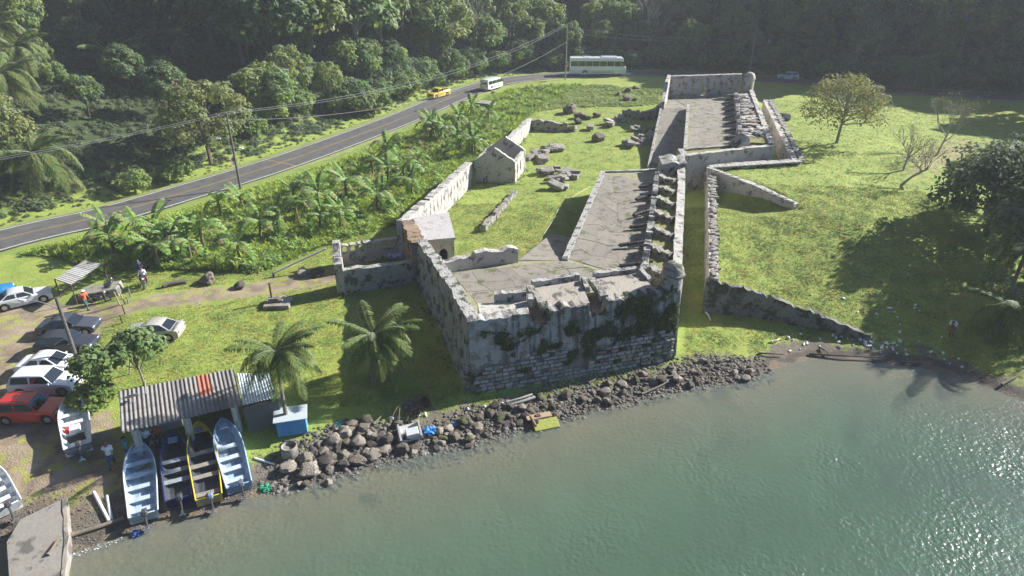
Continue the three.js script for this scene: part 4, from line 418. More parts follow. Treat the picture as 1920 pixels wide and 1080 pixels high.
[[[-37.4, -112.3], 1.5], [[-34.29, -116.75], 1.7], [[-31.2, -122.06], 1.7], [[-27.03, -124.52], 1.6], [[-38.95, -125.16], 1.9], [[-34.55, -128.19], 1.9], [[-30.31, -134.94], 1.8], [[-23.97, -132.29], 1.6], [[-19.02, -136.47], 1.5], [[-13.94, -142.88], 1.4], [[-40.89, -115.82], 1.7], [[-47.65, -126.07], 1.7], [[-42.5, -125.1], 1.8], [[-25.31, -141.83], 1.7], [[-54.72, -141.18], 1.7]].forEach(([b, k], i) => plant(kits[[0, 5, 1, 6][i % 4]], 'great_forest_tree', 'great dark tree towering over the hillside clearing, ' + ['lowest beside the vine mound', 'second from the vine mound', 'leafy and close to the road bank', 'upper one next to the clearing', 'tall one in the middle of the group', 'above the vine-draped bush', 'at the top corner of the clearing', 'hindmost of the group', 'nearest above the pickup', 'between pickup and van', 'leaning over the clearing top', 'second over the clearing', 'lowest over the clearing', 'highest over the clearing', 'broad one behind the clearing edge'][i], 'tree', on(b, -0.3), i * 1.3, k, 'great trees beside the clearing'));
// ---- palms
function frondGeo(L, rise, droop, seed, cols, wid = 0.85) { const r = rng(seed), T = new Tris(), at = (t) => V3(L * t * (1 - 0.18 * t * droop), L * (rise * t - droop * t * t), 0), n = 54; const g = trunkGeo([0, 0.33, 0.66, 1].map((t) => at(t).toArray()), 0.045, 0.008, 8, 4);
  const rc = tone(r, [0.2, 0.2, 0.06], 0.2); for (let i = 2; i < n; i++) for (const s of [-1, 1]) { const t = i / n, c = at(t), tg = at(Math.min(1, t + 0.02)).sub(at(t - 0.02)).normalize(), l = wid * L * 0.25 * Math.pow(Math.sin(Math.PI * (0.12 + 0.84 * t)), 0.7) * (0.85 + 0.3 * r()), hang = 0.55 + 0.75 * r() * (0.5 + droop), w = 0.026 + 0.014 * r(), up = V3(-tg.y, tg.x, 0); const dir = V3(0, 0, s).multiplyScalar(0.8).addScaledVector(tg, 0.55).addScaledVector(up, 0.15).normalize(), m = c.clone().addScaledVector(dir, l * 0.5), e = m.clone().addScaledVector(dir, l * 0.45); e.y -= l * hang * 0.75; m.y -= l * hang * 0.16; const off = tg.clone().multiplyScalar(w), col = tone(r, cols[Math.floor(r() * cols.length)], 0.35), A = (v, k) => [v.x + off.x * k, v.y + off.y * k, v.z + off.z * k]; T.quad(A(c, -0.6), A(c, 0.6), A(m, 1.1), A(m, -1.1), undefined, undefined, undefined, undefined, col); T.tri(A(m, -1.1), A(m, 1.1), A(e, 0), undefined, undefined, undefined, col); }
  return merge([painted(g, rc), T.geo()]); }
const PALMC = [[0.1, 0.17, 0.025], [0.15, 0.21, 0.03], [0.075, 0.13, 0.025], [0.2, 0.22, 0.04]];
const fronds = [frondGeo(3.6, 0.8, 1.0, 401, PALMC), frondGeo(3.7, 0.45, 1.05, 402, PALMC), frondGeo(3.5, 0.1, 0.95, 403, PALMC), frondGeo(3.4, -0.25, 0.6, 404, [...PALMC, [0.26, 0.22, 0.06]]), frondGeo(3.3, 1.1, 0.55, 405, PALMC)];
const dryFrond = frondGeo(2.6, -0.7, 0.35, 406, [[0.25, 0.17, 0.08], [0.2, 0.13, 0.06]], 0.5), coco = new THREE.SphereGeometry(0.14, 8, 6).scale(1, 1.2, 1), cocoM = std([0.22, 0.2, 0.06]);
const palmLeaf = leafMat(0xffffff, { transmission: 0.4, roughness: 0.85 });
function palm(label, base, top, k, seed, group, nf = 22, wind = 0) { const r = rng(seed), t = thing('coconut_palm', label, 'palm tree', base, 0, group), e = [top[0] - base[0], top[1] - base[1], top[2] - base[2]]; part('trunk', painted(trunkGeo([[0, -0.4, 0], [e[0] * 0.25, e[1] * 0.4, e[2] * 0.25], [e[0] * 0.7, e[1] * 0.75, e[2] * 0.7], e], 0.17 * Math.sqrt(k), 0.1 * Math.sqrt(k), 14, 9), [0.26, 0.23, 0.19]), bark, t);
  for (let i = 0; i < nf; i++) { const q = i / nf, v = q < 0.28 ? 4 : q < 0.52 ? 0 : q < 0.75 ? 1 : q < 0.9 ? 2 : 3, f = part('frond', fronds[v], palmLeaf, t); f.position.set(...e); const yaw = i * 2.399 + r() * 0.9; f.rotation.order = 'YXZ'; f.rotation.set((r() - 0.5) * 0.9, yaw - 0.5 * Math.sin(yaw), -0.25 * r() - 0.18 * Math.max(0, -Math.cos(yaw))); f.scale.set(k * (0.75 + 0.45 * r()), k * (0.85 + 0.3 * r()), k * (0.75 + 0.4 * r())); }
  for (let i = 0; i < 3; i++) { const f = part('dry_frond', dryFrond, palmLeaf, t); f.position.set(e[0], e[1] - 0.15, e[2]); f.rotation.y = r() * TAU; f.scale.setScalar(k); }
  for (let i = 0; i < 7; i++) { const c = part('coconut', coco, cocoM, t), a = r() * TAU; c.position.set(e[0] + Math.cos(a) * 0.28 * k, e[1] - 0.3 - r() * 0.2, e[2] + Math.sin(a) * 0.28 * k); } return t; }
function palmAt(label, b, h, lx, lz, k, seed, group, nf) { const g = on(b); return palm(label, g, [g[0] + lx, g[1] + h, g[2] + lz], k, seed, group, nf); }
palmAt('coconut palm leaning over the blue shed at the shore', [-13.8, -33.59], 5.4, -0.3, -0.9, 0.8, 501, undefined, 30);
palmAt('coconut palm in the shaded lawn beside the tall sea wall', [-9.41, -37.86], 3.7, 0.3, -0.6, 0.88, 502, undefined, 30);
palmAt('bright coconut palm at the foot of the slope across the road', [-52.23, -73.62], 3.6, -0.3, 0.4, 1.45, 503, undefined, 22);
palmAt('coconut palm above the beach with its crown at the frame edge', [41.52, -50.54], 4.4, -0.4, 0.6, 1.2, 504, undefined, 22);
palmAt('coconut palm with low spreading crown near the person on the beach', [36.44, -44.53], 2.4, 0.8, -0.3, 1.05, 505, undefined, 22);
[[[-62.8, -91.69], 6, 1.45], [[-61, -84.04], 5, 1.4], [[-70.81, -98.36], 6, 1.45], [[-75.99, -121.55], 6, 1.45], [[-70.17, -122.61], 6, 1.45], [[-59.46, -104.97], 3.5, 1.5], [[-63.94, -132.04], 6, 1.45], [[-79.65, -115.1], 6, 1.45], [[-70.38, -135.77], 6, 1.45]].forEach(([b, h, k], i) => palmAt('shaded coconut palm on the dark hillside, ' + ['second from the frame edge', 'lowest of the frame-edge group', 'cut by the frame edge halfway up', 'at the top of the slope', 'beside the topmost palm', 'alone in the middle of the slope', 'farthest along the top of the slope', 'in the top corner of the frame', 'behind the topmost pair'][i], b, h, (i % 3 - 1) * 0.6, 0.3, k, 510 + i, 'palms on the dark hillside', 16));
palmAt('young bright palm behind the round olive tree', [-52.21, -120.26], 2.4, 0, 0, 1.1, 521, undefined, 16);
[[-60.61, -92.45], [-54.1, -87.92], [-53.6, -97.75], [-51.7, -104.08], [-65.74, -98.88], [-64.08, -105.91], [-57.55, -110.66], [-52.38, -114.7], [-46.18, -93.57]].forEach((b, i) => plant(kits[[2, 3, 0][i % 3]], 'hillside_tree', 'low dark tree on the shaded hillside, ' + ['nearest the bright palm', 'above the low roadside bush', 'in the middle of the slope', 'above the round olive tree', 'at the edge under the tall palms', 'high between the palms', 'high in the middle of the slope', 'highest beside the great trees', 'behind the round olive tree'][i], 'tree', on(b), i, 0.4 + 0.08 * (i % 3), 'low trees on the dark hillside'));
[[[75.41, -132.29], 4.2, 1.7], [[87.89, -134.94], 5, 1.4]].forEach(([b, h, k], i) => palmAt('hazy shaded palm across the road, ' + ['behind the lone yellow-green tree', 'near the frame edge'][i], b, h, 0.4, 0.3, k, 530 + i, 'palms at the forest edge', 18));
// ---- single trees
const roundKit = treeKit(211, 8.4, 4.1, 44, 90, 0.36, OLIVE, { bare: 0.16, clR: 1.25, r0: 0.25, shape: 0.95 }), limeKit = treeKit(212, 8.0, 4.5, 52, 100, 0.22, [[0.27, 0.27, 0.07], [0.31, 0.29, 0.1], [0.22, 0.23, 0.06]], { bare: 0.12, clR: 1.15, barkC: GREYB, r0: 0.22, shape: 0.9 }), denseKit = treeKit(213, 8.5, 4.6, 46, 105, 0.4, [[0.15, 0.2, 0.085], [0.19, 0.235, 0.11], [0.13, 0.175, 0.07]], { bare: 0.12, clR: 1.5, r0: 0.3 }), bushKit = treeKit(214, 4.2, 3.0, 30, 90, 0.4, LIME, { bare: 0.05, clR: 1.0, r0: 0.12 }), smallKit = treeKit(215, 3.6, 1.15, 16, 70, 0.26, [[0.14, 0.22, 0.05], [0.18, 0.26, 0.06]], { bare: 0.5, clR: 0.55, barkC: [0.4, 0.36, 0.28], r0: 0.09, lean: 0.2 });
plant(roundKit, 'round_tree', 'round olive-green tree at the roadside behind the street lamp pole', 'tree', on([-38.46, -85.05]), 0.4, 1.2);
plant(roundKit, 'round_tree', 'olive-green tree cut by the frame edge beside the bright palm', 'tree', on([-56.82, -72.98]), 2, 0.95);
plant(limeKit, 'spreading_tree', 'rounded yellow-green tree with grey trunk on the lawn', 'tree', on([41.82, -86.94]), 0, 1.06, undefined);
plant(denseKit, 'dense_tree', 'dense grey-green tree at the frame edge above the beach palms', 'tree', on([52.6, -65.43]), 1, 0.98);
plant(denseKit, 'dense_tree', 'dense dark tree behind the beach palms at the frame edge', 'tree', on([45, -60]), 2.4, 1.05);
plant(denseKit, 'dense_tree', 'dense tree at the frame edge near the person on the beach', 'tree', on([46.5, -53]), 4, 1.1);
[[[-35.69, -99.22], 0.95], [[-33.45, -103.83], 1.0], [[-36.54, -94.71], 0.7], [[-22.58, -113.06], 0.9], [[-18.97, -124.52], 0.9], [[-40.43, -79.46], 0.6], [[-43.57, -75.43], 0.6]].forEach(([b, k], i) => plant(bushKit, 'vine_mound', ['vine-covered green mound beside the round olive tree', 'taller vine-covered mound on the road bank', 'small leafy bush at the foot of the round olive tree', 'vine-draped bush at the roadside left of the yellow pickup', 'vine-draped bush at the forest edge above the pickup', 'low leafy bush in the shade below the olive tree', 'low leafy bush beside the bright roadside palm'][i], 'bush', on(b), i, k, 'bushes on the road bank'));
{ const q = rng(720), edgeKit = treeKit(221, 4.6, 3.0, 32, 100, 0.38, [...MID, ...DARK], { bare: 0.02, clR: 1.1, r0: 0.12 }); edgeKit.mat = forestM; for (let k = 0; k < 60; k++) { const a = RS[Math.floor(lerp(58, 138, k / 60))], b = RS[Math.floor(lerp(58, 138, k / 60)) + 1], d = V3(b.x - a.x, 0, b.z - a.z).normalize(), o = 7.6 + 2.6 * q(), x = a.x + d.z * o, z = a.z - d.x * o, [dd, sd] = roadSide(x, z); if (sd < 0) continue; const px = toView(x, 4, z)[0]; if (px < 560 || px > 2000) continue; plant(edgeKit, 'roadside_thicket', 'leafy vine thicket lining the forest edge ' + zoneOf(px, 20).replace('on the lower slope ', ''), 'bush', on([x, z], -0.2), q() * 6, 0.65 + 0.5 * q(), 'thickets along the forest edge', 0.9 + 0.5 * q()); } }
plant(smallKit, 'young_tree', 'young leafy tree with bent pale trunk behind the shack', 'tree', on([-24.53, -37.72]), 0, 1.15); plant(smallKit, 'young_tree', 'young leafy tree beside the parked white cars', 'tree', on([-26.33, -35.94]), 2, 1.05);
plant(bushKit, 'green_bush', 'leafy bush between the white car and the shack', 'bush', on([-26.45, -35.21]), 2, 0.42);
// bare branching trees
function bareTree(name, label, base, top, H, spread, seed, n = 26, fine, group) { const r = rng(seed), g = [], b = V3(0, 0, 0), T = V3(top[0], H * 0.45, top[1]), tw = []; g.push(trunkGeo([[0, -0.3, 0], [top[0] * 0.4, H * 0.2, top[1] * 0.4], [T.x, T.y, T.z]], 0.16, 0.1, 8, 7)); const leaves = [];
  const grow = (s, d, L, R, lev) => { const e = s.clone().addScaledVector(d, L), m = s.clone().lerp(e, 0.5).add(V3(r() - 0.5, r() - 0.3, r() - 0.5).multiplyScalar(L * 0.2)); const tg = new THREE.CatmullRomCurve3([s, m, e]); g.push(trunkGeo([s.toArray(), m.toArray(), e.toArray()], R / (lev ? 1.35 : 1), R * 0.55, lev < 2 ? 5 : 3, lev < 2 ? 5 : 3)); if (lev >= (fine ?? 3)) { leaves.push([e.x, e.y, e.z, 0.35]); return; } const c = lev < 1 ? 4 : 3; for (let i = 0; i < c; i++) { const nd = d.clone().add(V3(r() - 0.5, r() * 0.5 - 0.05, r() - 0.5).multiplyScalar(1.5)).normalize(); grow(m.clone().lerp(e, i ? r() : 1), nd, L * (0.55 + 0.25 * r()), R * 0.6, lev + 1); } };
  for (let i = 0; i < 4; i++) { const a = i / 4 * TAU + r(); grow(V3(T.x * (0.6 + 0.1 * i), T.y * (0.6 + 0.1 * i), T.z * (0.6 + 0.1 * i)), V3(Math.cos(a) * spread, 0.9 + 0.4 * r(), Math.sin(a) * spread).normalize(), H * 0.34, 0.075, 0); }
  const t = thing(name, label, 'tree', on(base), 0, group); part('trunk', painted(merge(g), [0.5, 0.47, 0.43]), bark, t); part('crown', crown(leaves.filter((_, i) => i % 3 === 0), n / 8, 0.14, [[0.2, 0.2, 0.07], [0.25, 0.22, 0.1]], seed + 3), leafM, t); return t; }
bareTree('bare_tree', 'nearly leafless grey tree with fine twigs on the bare slope', [53.87, -84.82], [0.5, 0.3], 6.6, 0.8, 601, 26, 4); bareTree('bare_tree', 'leafless tree leaning sideways low over the lawn', [43.19, -72.71], [2.0, 0.8], 4.2, 1.3, 602, 26, 4); bareTree('bare_tree', 'thin leafless sapling between the two bare trees', [45.66, -77.21], [0.2, 0], 4.6, 0.8, 603, 14);
bareTree('bare_tree', 'large bare spreading tree above the parked bus', [30.48, -161], [0.5, 0.5], 13, 0.9, 604); bareTree('bare_tree', 'pale bare tree with leafy top in the hazy forest', [71.93, -141.78], [0.5, 0], 12, 0.9, 605, 60);
bareTree('bare_tree', 'bare pale branches rising among forest crowns above the van', [-8.88, -149.71], [0.8, 0], 13, 0.7, 606);
// ---- banana plants
const OVERGROWN = [[-55.64, -58.76], [-47.46, -57.78], [-41.72, -57.32], [-35.36, -53.59], [-33.71, -55.02], [-29.79, -54.67], [-22.43, -53.92], [-17.82, -59.53], [-11.47, -65.31], [-5.01, -82.9], [2.1, -107.66], [5.48, -118.48], [13.4, -135.35], [0, -132.68], [-7.34, -118.95], [-22.22, -86.75], [-35.18, -69.75], [-46.94, -57.1]];
const bb = (P) => { const x = P.map((p) => p[0]), z = P.map((p) => p[1]); return [Math.min(...x), Math.max(...x), Math.min(...z), Math.max(...z)]; };
function bananaLeaf(L, w, lift, droop, seed) { const r = rng(seed), T = new Tris(), n = 9, at = (t) => V3(L * t * (1 - 0.25 * droop * t), L * (lift * t - droop * t * t), 0), hw = (t) => w * Math.pow(Math.sin(Math.PI * clamp(0.06 + 0.92 * t, 0, 1)), 0.6) * (t < 0.12 ? t / 0.12 : 1); const base = [0.17, 0.3, 0.04];
  for (let i = 0; i < n; i++) for (const s of [-1, 1]) { const t0 = i / n, t1 = (i + 0.93 - 0.2 * r()) / n, a = at(t0), b = at(t1), k = 0.15 + 0.5 * r(), c = tone(r, base, 0.4), e = (p, t) => [p.x + 0.1 * L / n, p.y - hw(t) * k, s * hw(t)]; T.quad([a.x, a.y, 0], [b.x, b.y, 0], e(b, t1), e(a, t0), undefined, undefined, undefined, undefined, r() < 0.06 ? [0.3, 0.22, 0.09] : c); }
  return merge([painted(trunkGeo([0, 0.5, 1].map((t) => at(t).toArray()), 0.035, 0.008, 5, 4), [0.25, 0.27, 0.08]), T.geo()]); }
const bLeaf = [bananaLeaf(2.2, 0.34, 1.3, 0.8, 701), bananaLeaf(2.3, 0.36, 0.85, 0.95, 702), bananaLeaf(2.1, 0.33, 0.4, 0.9, 703), bananaLeaf(1.5, 0.26, 1.6, 0.7, 704)], bDry = bananaLeaf(1.5, 0.18, -0.9, 0.2, 705), bStem = painted(trunkGeo([[0, -0.2, 0], [0.05, 0.8, 0], [0.1, 1.7, 0.05]], 0.14, 0.09, 6, 7), [0.2, 0.19, 0.08]);
const dryM = leafMat([0.9, 0.6, 0.4]);
{ const spots = [[[-38.45, -58.53]], [[-36.69, -57.56]], [[-38.69, -60.43]], [[-32.82, -56.15]], [[-31.34, -55.02]], [[-34.45, -58.53]], [[-31.41, -57.32]], [[-24.62, -56.15]], [[-22.64, -62.43]], [[-20.35, -68.07]], [[-18.35, -71.96]], [[-16.96, -80.61]], [[-15.36, -82.9]], [[-11.63, -82.46]], [[-8.68, -86.75]], [[-7.3, -91.84]], [[-5.34, -89.23]], [[-12.43, -76.26]], [[-17.09, -63.58]], [[-13.92, -70.25]], [[-21.97, -65.76]], [[-9.83, -95.63]], [[-28.71, -58.53]], [[-31.77, -60.43]]]; const r = rng(710); { const q = rng(711), b = bb([...OVERGROWN]); while (spots.length < 48) { const x = lerp(b[0], b[1], q()), z = lerp(b[2], b[3], q()); if (x > -34 && x < -3 && inPoly(x, z, OVERGROWN) && roadSide(x, z)[0] > 8) spots.push([[x, z]]); } }
  spots.forEach(([b], i) => { const t = thing('banana_plant', 'broad-leaved banana plant ' + (i < 3 ? 'beside the tin stall' : i < 7 ? 'behind the motorcycle and log bench' : i < 10 ? 'in the strip above the dirt path' : i < 14 ? 'along the drain below the road' : i < 17 ? 'below the road near the gabled house' : i < 22 ? 'in the strip beside the loophole wall' : i < 24 ? 'between the drain and the log bench' : 'among the weeds of the strip ' + (b[0] < -24 ? 'behind the tin stall' : b[0] < -17 ? 'above the monument' : b[0] < -11 ? 'behind the guard court' : 'below the gabled house')), 'banana plant', on(b), r() * TAU, 'banana plants below the road'); const k = 0.95 + 0.55 * r(); t.scale.setScalar(k); part('stem', bStem, bark, t); const n = 6 + Math.floor(r() * 3); for (let j = 0; j < n; j++) { const l = part('leaf', bLeaf[j === 0 ? 3 : j % 3], palmLeaf, t); l.position.set(0.1, 1.62, 0.05); l.rotation.y = j * 2.4 + r(); } for (let j = 0; j < 2; j++) { const l = part('dry_leaf', bDry, dryM, t); l.position.set(0.08, 1.4, 0.03); l.rotation.y = r() * TAU; } }); }
// ---- undergrowth and grass that nobody could count
function scatter(name, geo, mat, label, cat, n, seed, gen, cols) { const list = [], r = rng(seed); for (let i = 0; i < n; i++) { const p = gen(r); if (p) list.push(p); } const m = new THREE.InstancedMesh(geo, mat, list.length), M = new THREE.Matrix4(), q = new THREE.Quaternion(), e = new THREE.Euler(), c = new THREE.Color(); list.forEach(([x, y, z, s, sy, col], i) => { e.set((r() - 0.5) * 0.3, r() * TAU, (r() - 0.5) * 0.3); M.compose(V3(x, y, z), q.setFromEuler(e), V3(s, sy, s)); m.setMatrixAt(i, M); const k = col ?? tone(r, cols[Math.floor(r() * cols.length)], 0.45); m.setColorAt(i, c.setRGB(...k)); }); m.name = name; m.castShadow = m.receiveShadow = true; m.userData = { kind: 'stuff', label, category: cat }; scene.add(m); console.log(name, list.length); return m; }
const clumpGeo = (() => { const r = rng(801), T = new Tris(); for (let i = 0; i < 44; i++) { const d = V3(r() * 2 - 1, r() * 1.3, r() * 2 - 1).normalize(), q = 0.2 + 0.4 * r(); leafQuad(T, V3(d.x * q, d.y * q * 0.9, d.z * q), d.add(V3(0, 0.7, 0)).add(V3(r() - 0.5, r() - 0.5, r() - 0.5)).normalize(), 0.23 * (0.6 + 0.8 * r()), r, tone(r, [1, 1, 1], 0.35)); } return T.geo(); })();
const tuftGeo = (() => { const r = rng(802), T = new Tris(); for (let i = 0; i < 9; i++) { const a = r() * TAU, x = Math.cos(a) * 0.09 * r(), z = Math.sin(a) * 0.09 * r(), h = 0.025 + 0.05 * r(), l = 0.09 + 0.07 * r(), w = 0.022 + 0.014 * r(), c = tone(r, [1, 1, 1], 0.3); T.tri([x + Math.sin(a) * w, 0.01, z - Math.cos(a) * w], [x - Math.sin(a) * w, 0.01, z + Math.cos(a) * w], [x + Math.cos(a) * l, h, z + Math.sin(a) * l], undefined, undefined, undefined, c); } return T.geo(); })();
const BANK = [[3.48, -112.37], [8.99, -116.37], [19.77, -116.37], [25.57, -118.48], [29.35, -132.68], [14.54, -136.44], [3.91, -127.61]];
const inBox = (r, b) => [lerp(b[0], b[1], r()), lerp(b[2], b[3], r())];
const oB = bb(OVERGROWN), kB = bb(BANK);
scatter('undergrowth', clumpGeo, leafM, 'tangled bright green undergrowth on the strip below the road', 'undergrowth', 46000, 803, (r) => { const [x, z] = inBox(r, oB); if (!inPoly(x, z, OVERGROWN)) return; const [d] = roadSide(x, z); if (d < 4.6) return; const k = fbm(x * 0.22, z * 0.22, 3), s = (0.32 + 0.85 * clamp(0.3 + k * 1.5, 0, 1)) * (0.6 + 0.6 * r()) * smoothstep(d, 4, 11); if (s < 0.12) return; return [x, gh(x, z), z, s, s * (0.8 + 0.5 * r()), k > 0.12 ? tone(r, [0.2, 0.32, 0.035], 0.5) : tone(r, [0.34, 0.46, 0.05], 0.5)]; });
scatter('bank_grass', clumpGeo, leafM, 'tall rough grass on the bank below the bus', 'grass', 7000, 804, (r) => { const [x, z] = inBox(r, kB); if (!inPoly(x, z, BANK) || (x > 24 && z > -114)) return; const [d] = roadSide(x, z); if (d < 4.8) return; const k = fbm(x * 0.2 + 5, z * 0.2, 3), s = (0.35 + 0.7 * clamp(0.4 + k, 0, 1)) * (0.7 + 0.5 * r()); return [x, gh(x, z), z, s, s * 0.9, tone(r, [0.32, 0.4, 0.055], 0.5)]; });
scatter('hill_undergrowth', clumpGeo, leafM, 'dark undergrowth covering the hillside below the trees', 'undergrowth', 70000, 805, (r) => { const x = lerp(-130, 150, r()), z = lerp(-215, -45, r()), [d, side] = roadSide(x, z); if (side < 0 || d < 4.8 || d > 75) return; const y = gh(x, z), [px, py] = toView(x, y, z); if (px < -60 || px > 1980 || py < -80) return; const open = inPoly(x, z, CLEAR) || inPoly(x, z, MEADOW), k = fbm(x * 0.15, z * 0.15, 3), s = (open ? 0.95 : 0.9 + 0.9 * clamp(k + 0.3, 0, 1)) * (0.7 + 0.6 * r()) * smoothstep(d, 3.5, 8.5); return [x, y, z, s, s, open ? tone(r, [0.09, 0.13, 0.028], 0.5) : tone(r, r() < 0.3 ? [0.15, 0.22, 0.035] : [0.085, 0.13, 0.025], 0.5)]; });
const FOOT = [[-3.4, -37], [12.6, -41.8], [19.3, -74], [31.5, -79], [39, -114.5], [24, -113], [22.3, -104], [16, -80], [16, -74.6], [9.8, -74], [4, -50.4], [-5, -49], [-8.2, -52.5]];
const LAWNS = [[-32, -10], [-60, -37]];
scatter('lawn_grass', tuftGeo, leafMat(0xffffff, { transmission: 0.45 }), 'short bright lawn grass around and inside the fort', 'grass', 230000, 806, (r) => { const near = r() < 0.6, x = near ? lerp(-34, 44, r()) : lerp(-30, 96, r()), z = near ? lerp(-70, -36, r()) : lerp(-118, -60, r()); if (shoreZ(x) - z < 2.2 + 1.2 * n2(x * 0.4, z * 0.4) || inPoly(x, z, FOOT) || inPoly(x, z, OVERGROWN)) return; if (z < -58) { const [d, s] = roadSide(x, z); if (s > 0 || d < 4) return; } const k = fbm(x * 0.5 + 31, z * 0.5, 3), m = fbm(x * 0.35, z * 0.35, 3); if (x < -9 && polyDist(x, z, DIRTLINE, false) < 1.6 + m) return; if (x < -17 && inPoly(x, z, DIRTPARK) && k < 0.16) return; const s = (0.55 + 0.5 * r()) * (1 + 0.5 * m); return [x, gh(x, z) - 0.01, z, s, s * (0.7 + 0.6 * r()), tone(r, k > 0.15 ? [0.42, 0.43, 0.085] : m > 0.1 ? [0.3, 0.39, 0.06] : [0.36, 0.43, 0.07], 0.2)]; });

const weedGeo = (() => { const r = rng(812), T = new Tris(); for (let i = 0; i < 12; i++) { const a = r() * TAU, l = 0.5 + 0.5 * r(), h = 0.7 + 0.5 * r(), w = 0.05 + 0.05 * r(), c = tone(r, [1, 1, 1], 0.35), f = (t, k) => [Math.cos(a) * l * t * t - Math.sin(a) * w * k, h * t * (1.35 - 0.6 * t), Math.sin(a) * l * t * t + Math.cos(a) * w * k]; T.quad(f(0, -0.5), f(0, 0.5), f(0.5, 1), f(0.5, -1), undefined, undefined, undefined, undefined, c); T.tri(f(0.5, -1), f(0.5, 1), f(1, 0), undefined, undefined, undefined, c); } return T.geo(); })();
scatter('tall_weeds', weedGeo, leafM, 'tall arching weeds and ginger leaves on the strip below the road', 'weeds', 22000, 813, (r) => { const [x, z] = inBox(r, oB); if (!inPoly(x, z, OVERGROWN)) return; const [d] = roadSide(x, z), k = fbm(x * 0.3 + 70, z * 0.3, 3); if (d < 6.5 || k < 0.02) return; const s = (0.4 + 0.8 * r() * r()) * (0.8 + k) * smoothstep(d, 4, 9); return [x, gh(x, z) + 0.1, z, s, s * (0.9 + 0.5 * r()), tone(r, r() < 0.08 ? [0.36, 0.3, 0.12] : [0.3, 0.42, 0.05], 0.5)]; });

{ const LN = [[[-3.6, -37.6], [12.6, -42]], [[-3.4, -37.6], [-8.4, -52.6]], [[15.4, -48.4], [27.8, -44.8]], [[16.6, -48.9], [23.2, -75.2]], [[22.8, -74.6], [29, -65]], [[23, -75], [34, -76.8]], [[-9, -58.4], [-4.3, -76.2]], [[-4.5, -76.9], [0.6, -76.3]], [[-8.4, -52.2], [-15, -49.6]], [[3.6, -50.4], [9.6, -73.8]], [[0.6, -77], [1.9, -82.4]], [[-0.1, -88], [3.2, -100.8]]];
  scatter('wall_foot_weeds', clumpGeo, leafM, 'small weeds growing along the feet of the walls', 'weeds', 1700, 821, (r) => { const [a, b] = LN[Math.floor(r() * LN.length)], t = r(), x = lerp(a[0], b[0], t) + (r() - 0.5) * 0.7, z = lerp(a[1], b[1], t) + (r() - 0.5) * 0.7, s = 0.12 + 0.3 * r() * r(); if (n2(x * 0.5, z * 0.5) < -0.1) return; return [x, gh(x, z) - 0.02, z, s, s, tone(r, r() < 0.2 ? [0.3, 0.28, 0.08] : [0.18, 0.28, 0.035], 0.4)]; }); }

scatter('rank_grass', tuftGeo, leafMat(0xffffff), 'rank bright grass filling the strip between road and fort', 'grass', 120000, 831, (r) => { const [x, z] = inBox(r, oB); if (!inPoly(x, z, OVERGROWN)) return; const [d] = roadSide(x, z); if (d < 3.9) return; const s = (1.6 + 2.2 * r()) * smoothstep(d, 3, 7); return [x, gh(x, z), z, s, s * (1.2 + 1.4 * r()), tone(r, [0.36, 0.46, 0.05], 0.35)]; });

// ------------------------------------------------------------------ vehicles
const paint = (c, o = {}) => phys(c, { roughness: 0.35, clearcoat: 0.8, clearcoatRoughness: 0.08, ...o });
const glassM = phys([0.02, 0.024, 0.028], { roughness: 0.06, clearcoat: 1, specularIntensity: 1 }), tyreM = std([0.02, 0.02, 0.021], { roughness: 0.9 }), rimM = std([0.5, 0.51, 0.52], { metalness: 0.8, roughness: 0.35 }), blackM = std([0.025, 0.025, 0.027], { roughness: 0.6 }), lampM = phys([0.75, 0.76, 0.76], { roughness: 0.1, clearcoat: 1 }), tailM = phys([0.4, 0.02, 0.02], { roughness: 0.15, clearcoat: 1 }), chrome = std([0.6, 0.6, 0.6], { metalness: 0.9, roughness: 0.25 }), plateM = std([0.7, 0.68, 0.6]);
const tyreG = (r, w) => new THREE.LatheGeometry([[r * 0.62, -w / 2], [r * 0.93, -w / 2], [r, -w * 0.32], [r, w * 0.32], [r * 0.93, w / 2], [r * 0.62, w / 2]].map(([a, b]) => new THREE.Vector2(a, b)), 24).rotateX(Math.PI / 2);
const rimG = (r, w) => merge([cyl(r * 0.64, r * 0.64, w * 0.7, 20).rotateX(Math.PI / 2), ...[0, 1, 2, 3, 4].map((k) => box(0.07, r * 0.55, w * 0.82, 0, r * 0.33, 0).rotateZ(k * TAU / 5)), cyl(r * 0.16, r * 0.16, w * 0.9, 10).rotateX(Math.PI / 2)]);
const wheelGeo = new Map(); function wheel(parent, x, y, z, r, w = 0.2) { const k = r + '_' + w; if (!wheelGeo.has(k)) wheelGeo.set(k, [tyreG(r, w), rimG(r, w)]); const g = wheelGeo.get(k), o = part('wheel', g[0], tyreM, parent); o.position.set(x, y, z); part('rim', g[1], rimM, o); return o; }
function panel(q, inset, off, th = 0.012) { // a pane set a little proud of four corners
  const p = q.map((v) => V3(...v)), c = p.reduce((s, v) => s.add(v), V3()).multiplyScalar(0.25), n = p[1].clone().sub(p[0]).cross(p[3].clone().sub(p[0])).normalize(), s = p.map((v) => v.clone().lerp(c, inset)), a = s.map((v) => v.clone().addScaledVector(n, off).toArray()), b = s.map((v) => v.clone().addScaledVector(n, off - th * 3).toArray()), T = new Tris(); T.quad(a[0], a[1], a[2], a[3]); for (let i = 0; i < 4; i++) { const j = (i + 1) % 4; T.quad(a[j], a[i], b[i], b[j]); } return T.geo(); }
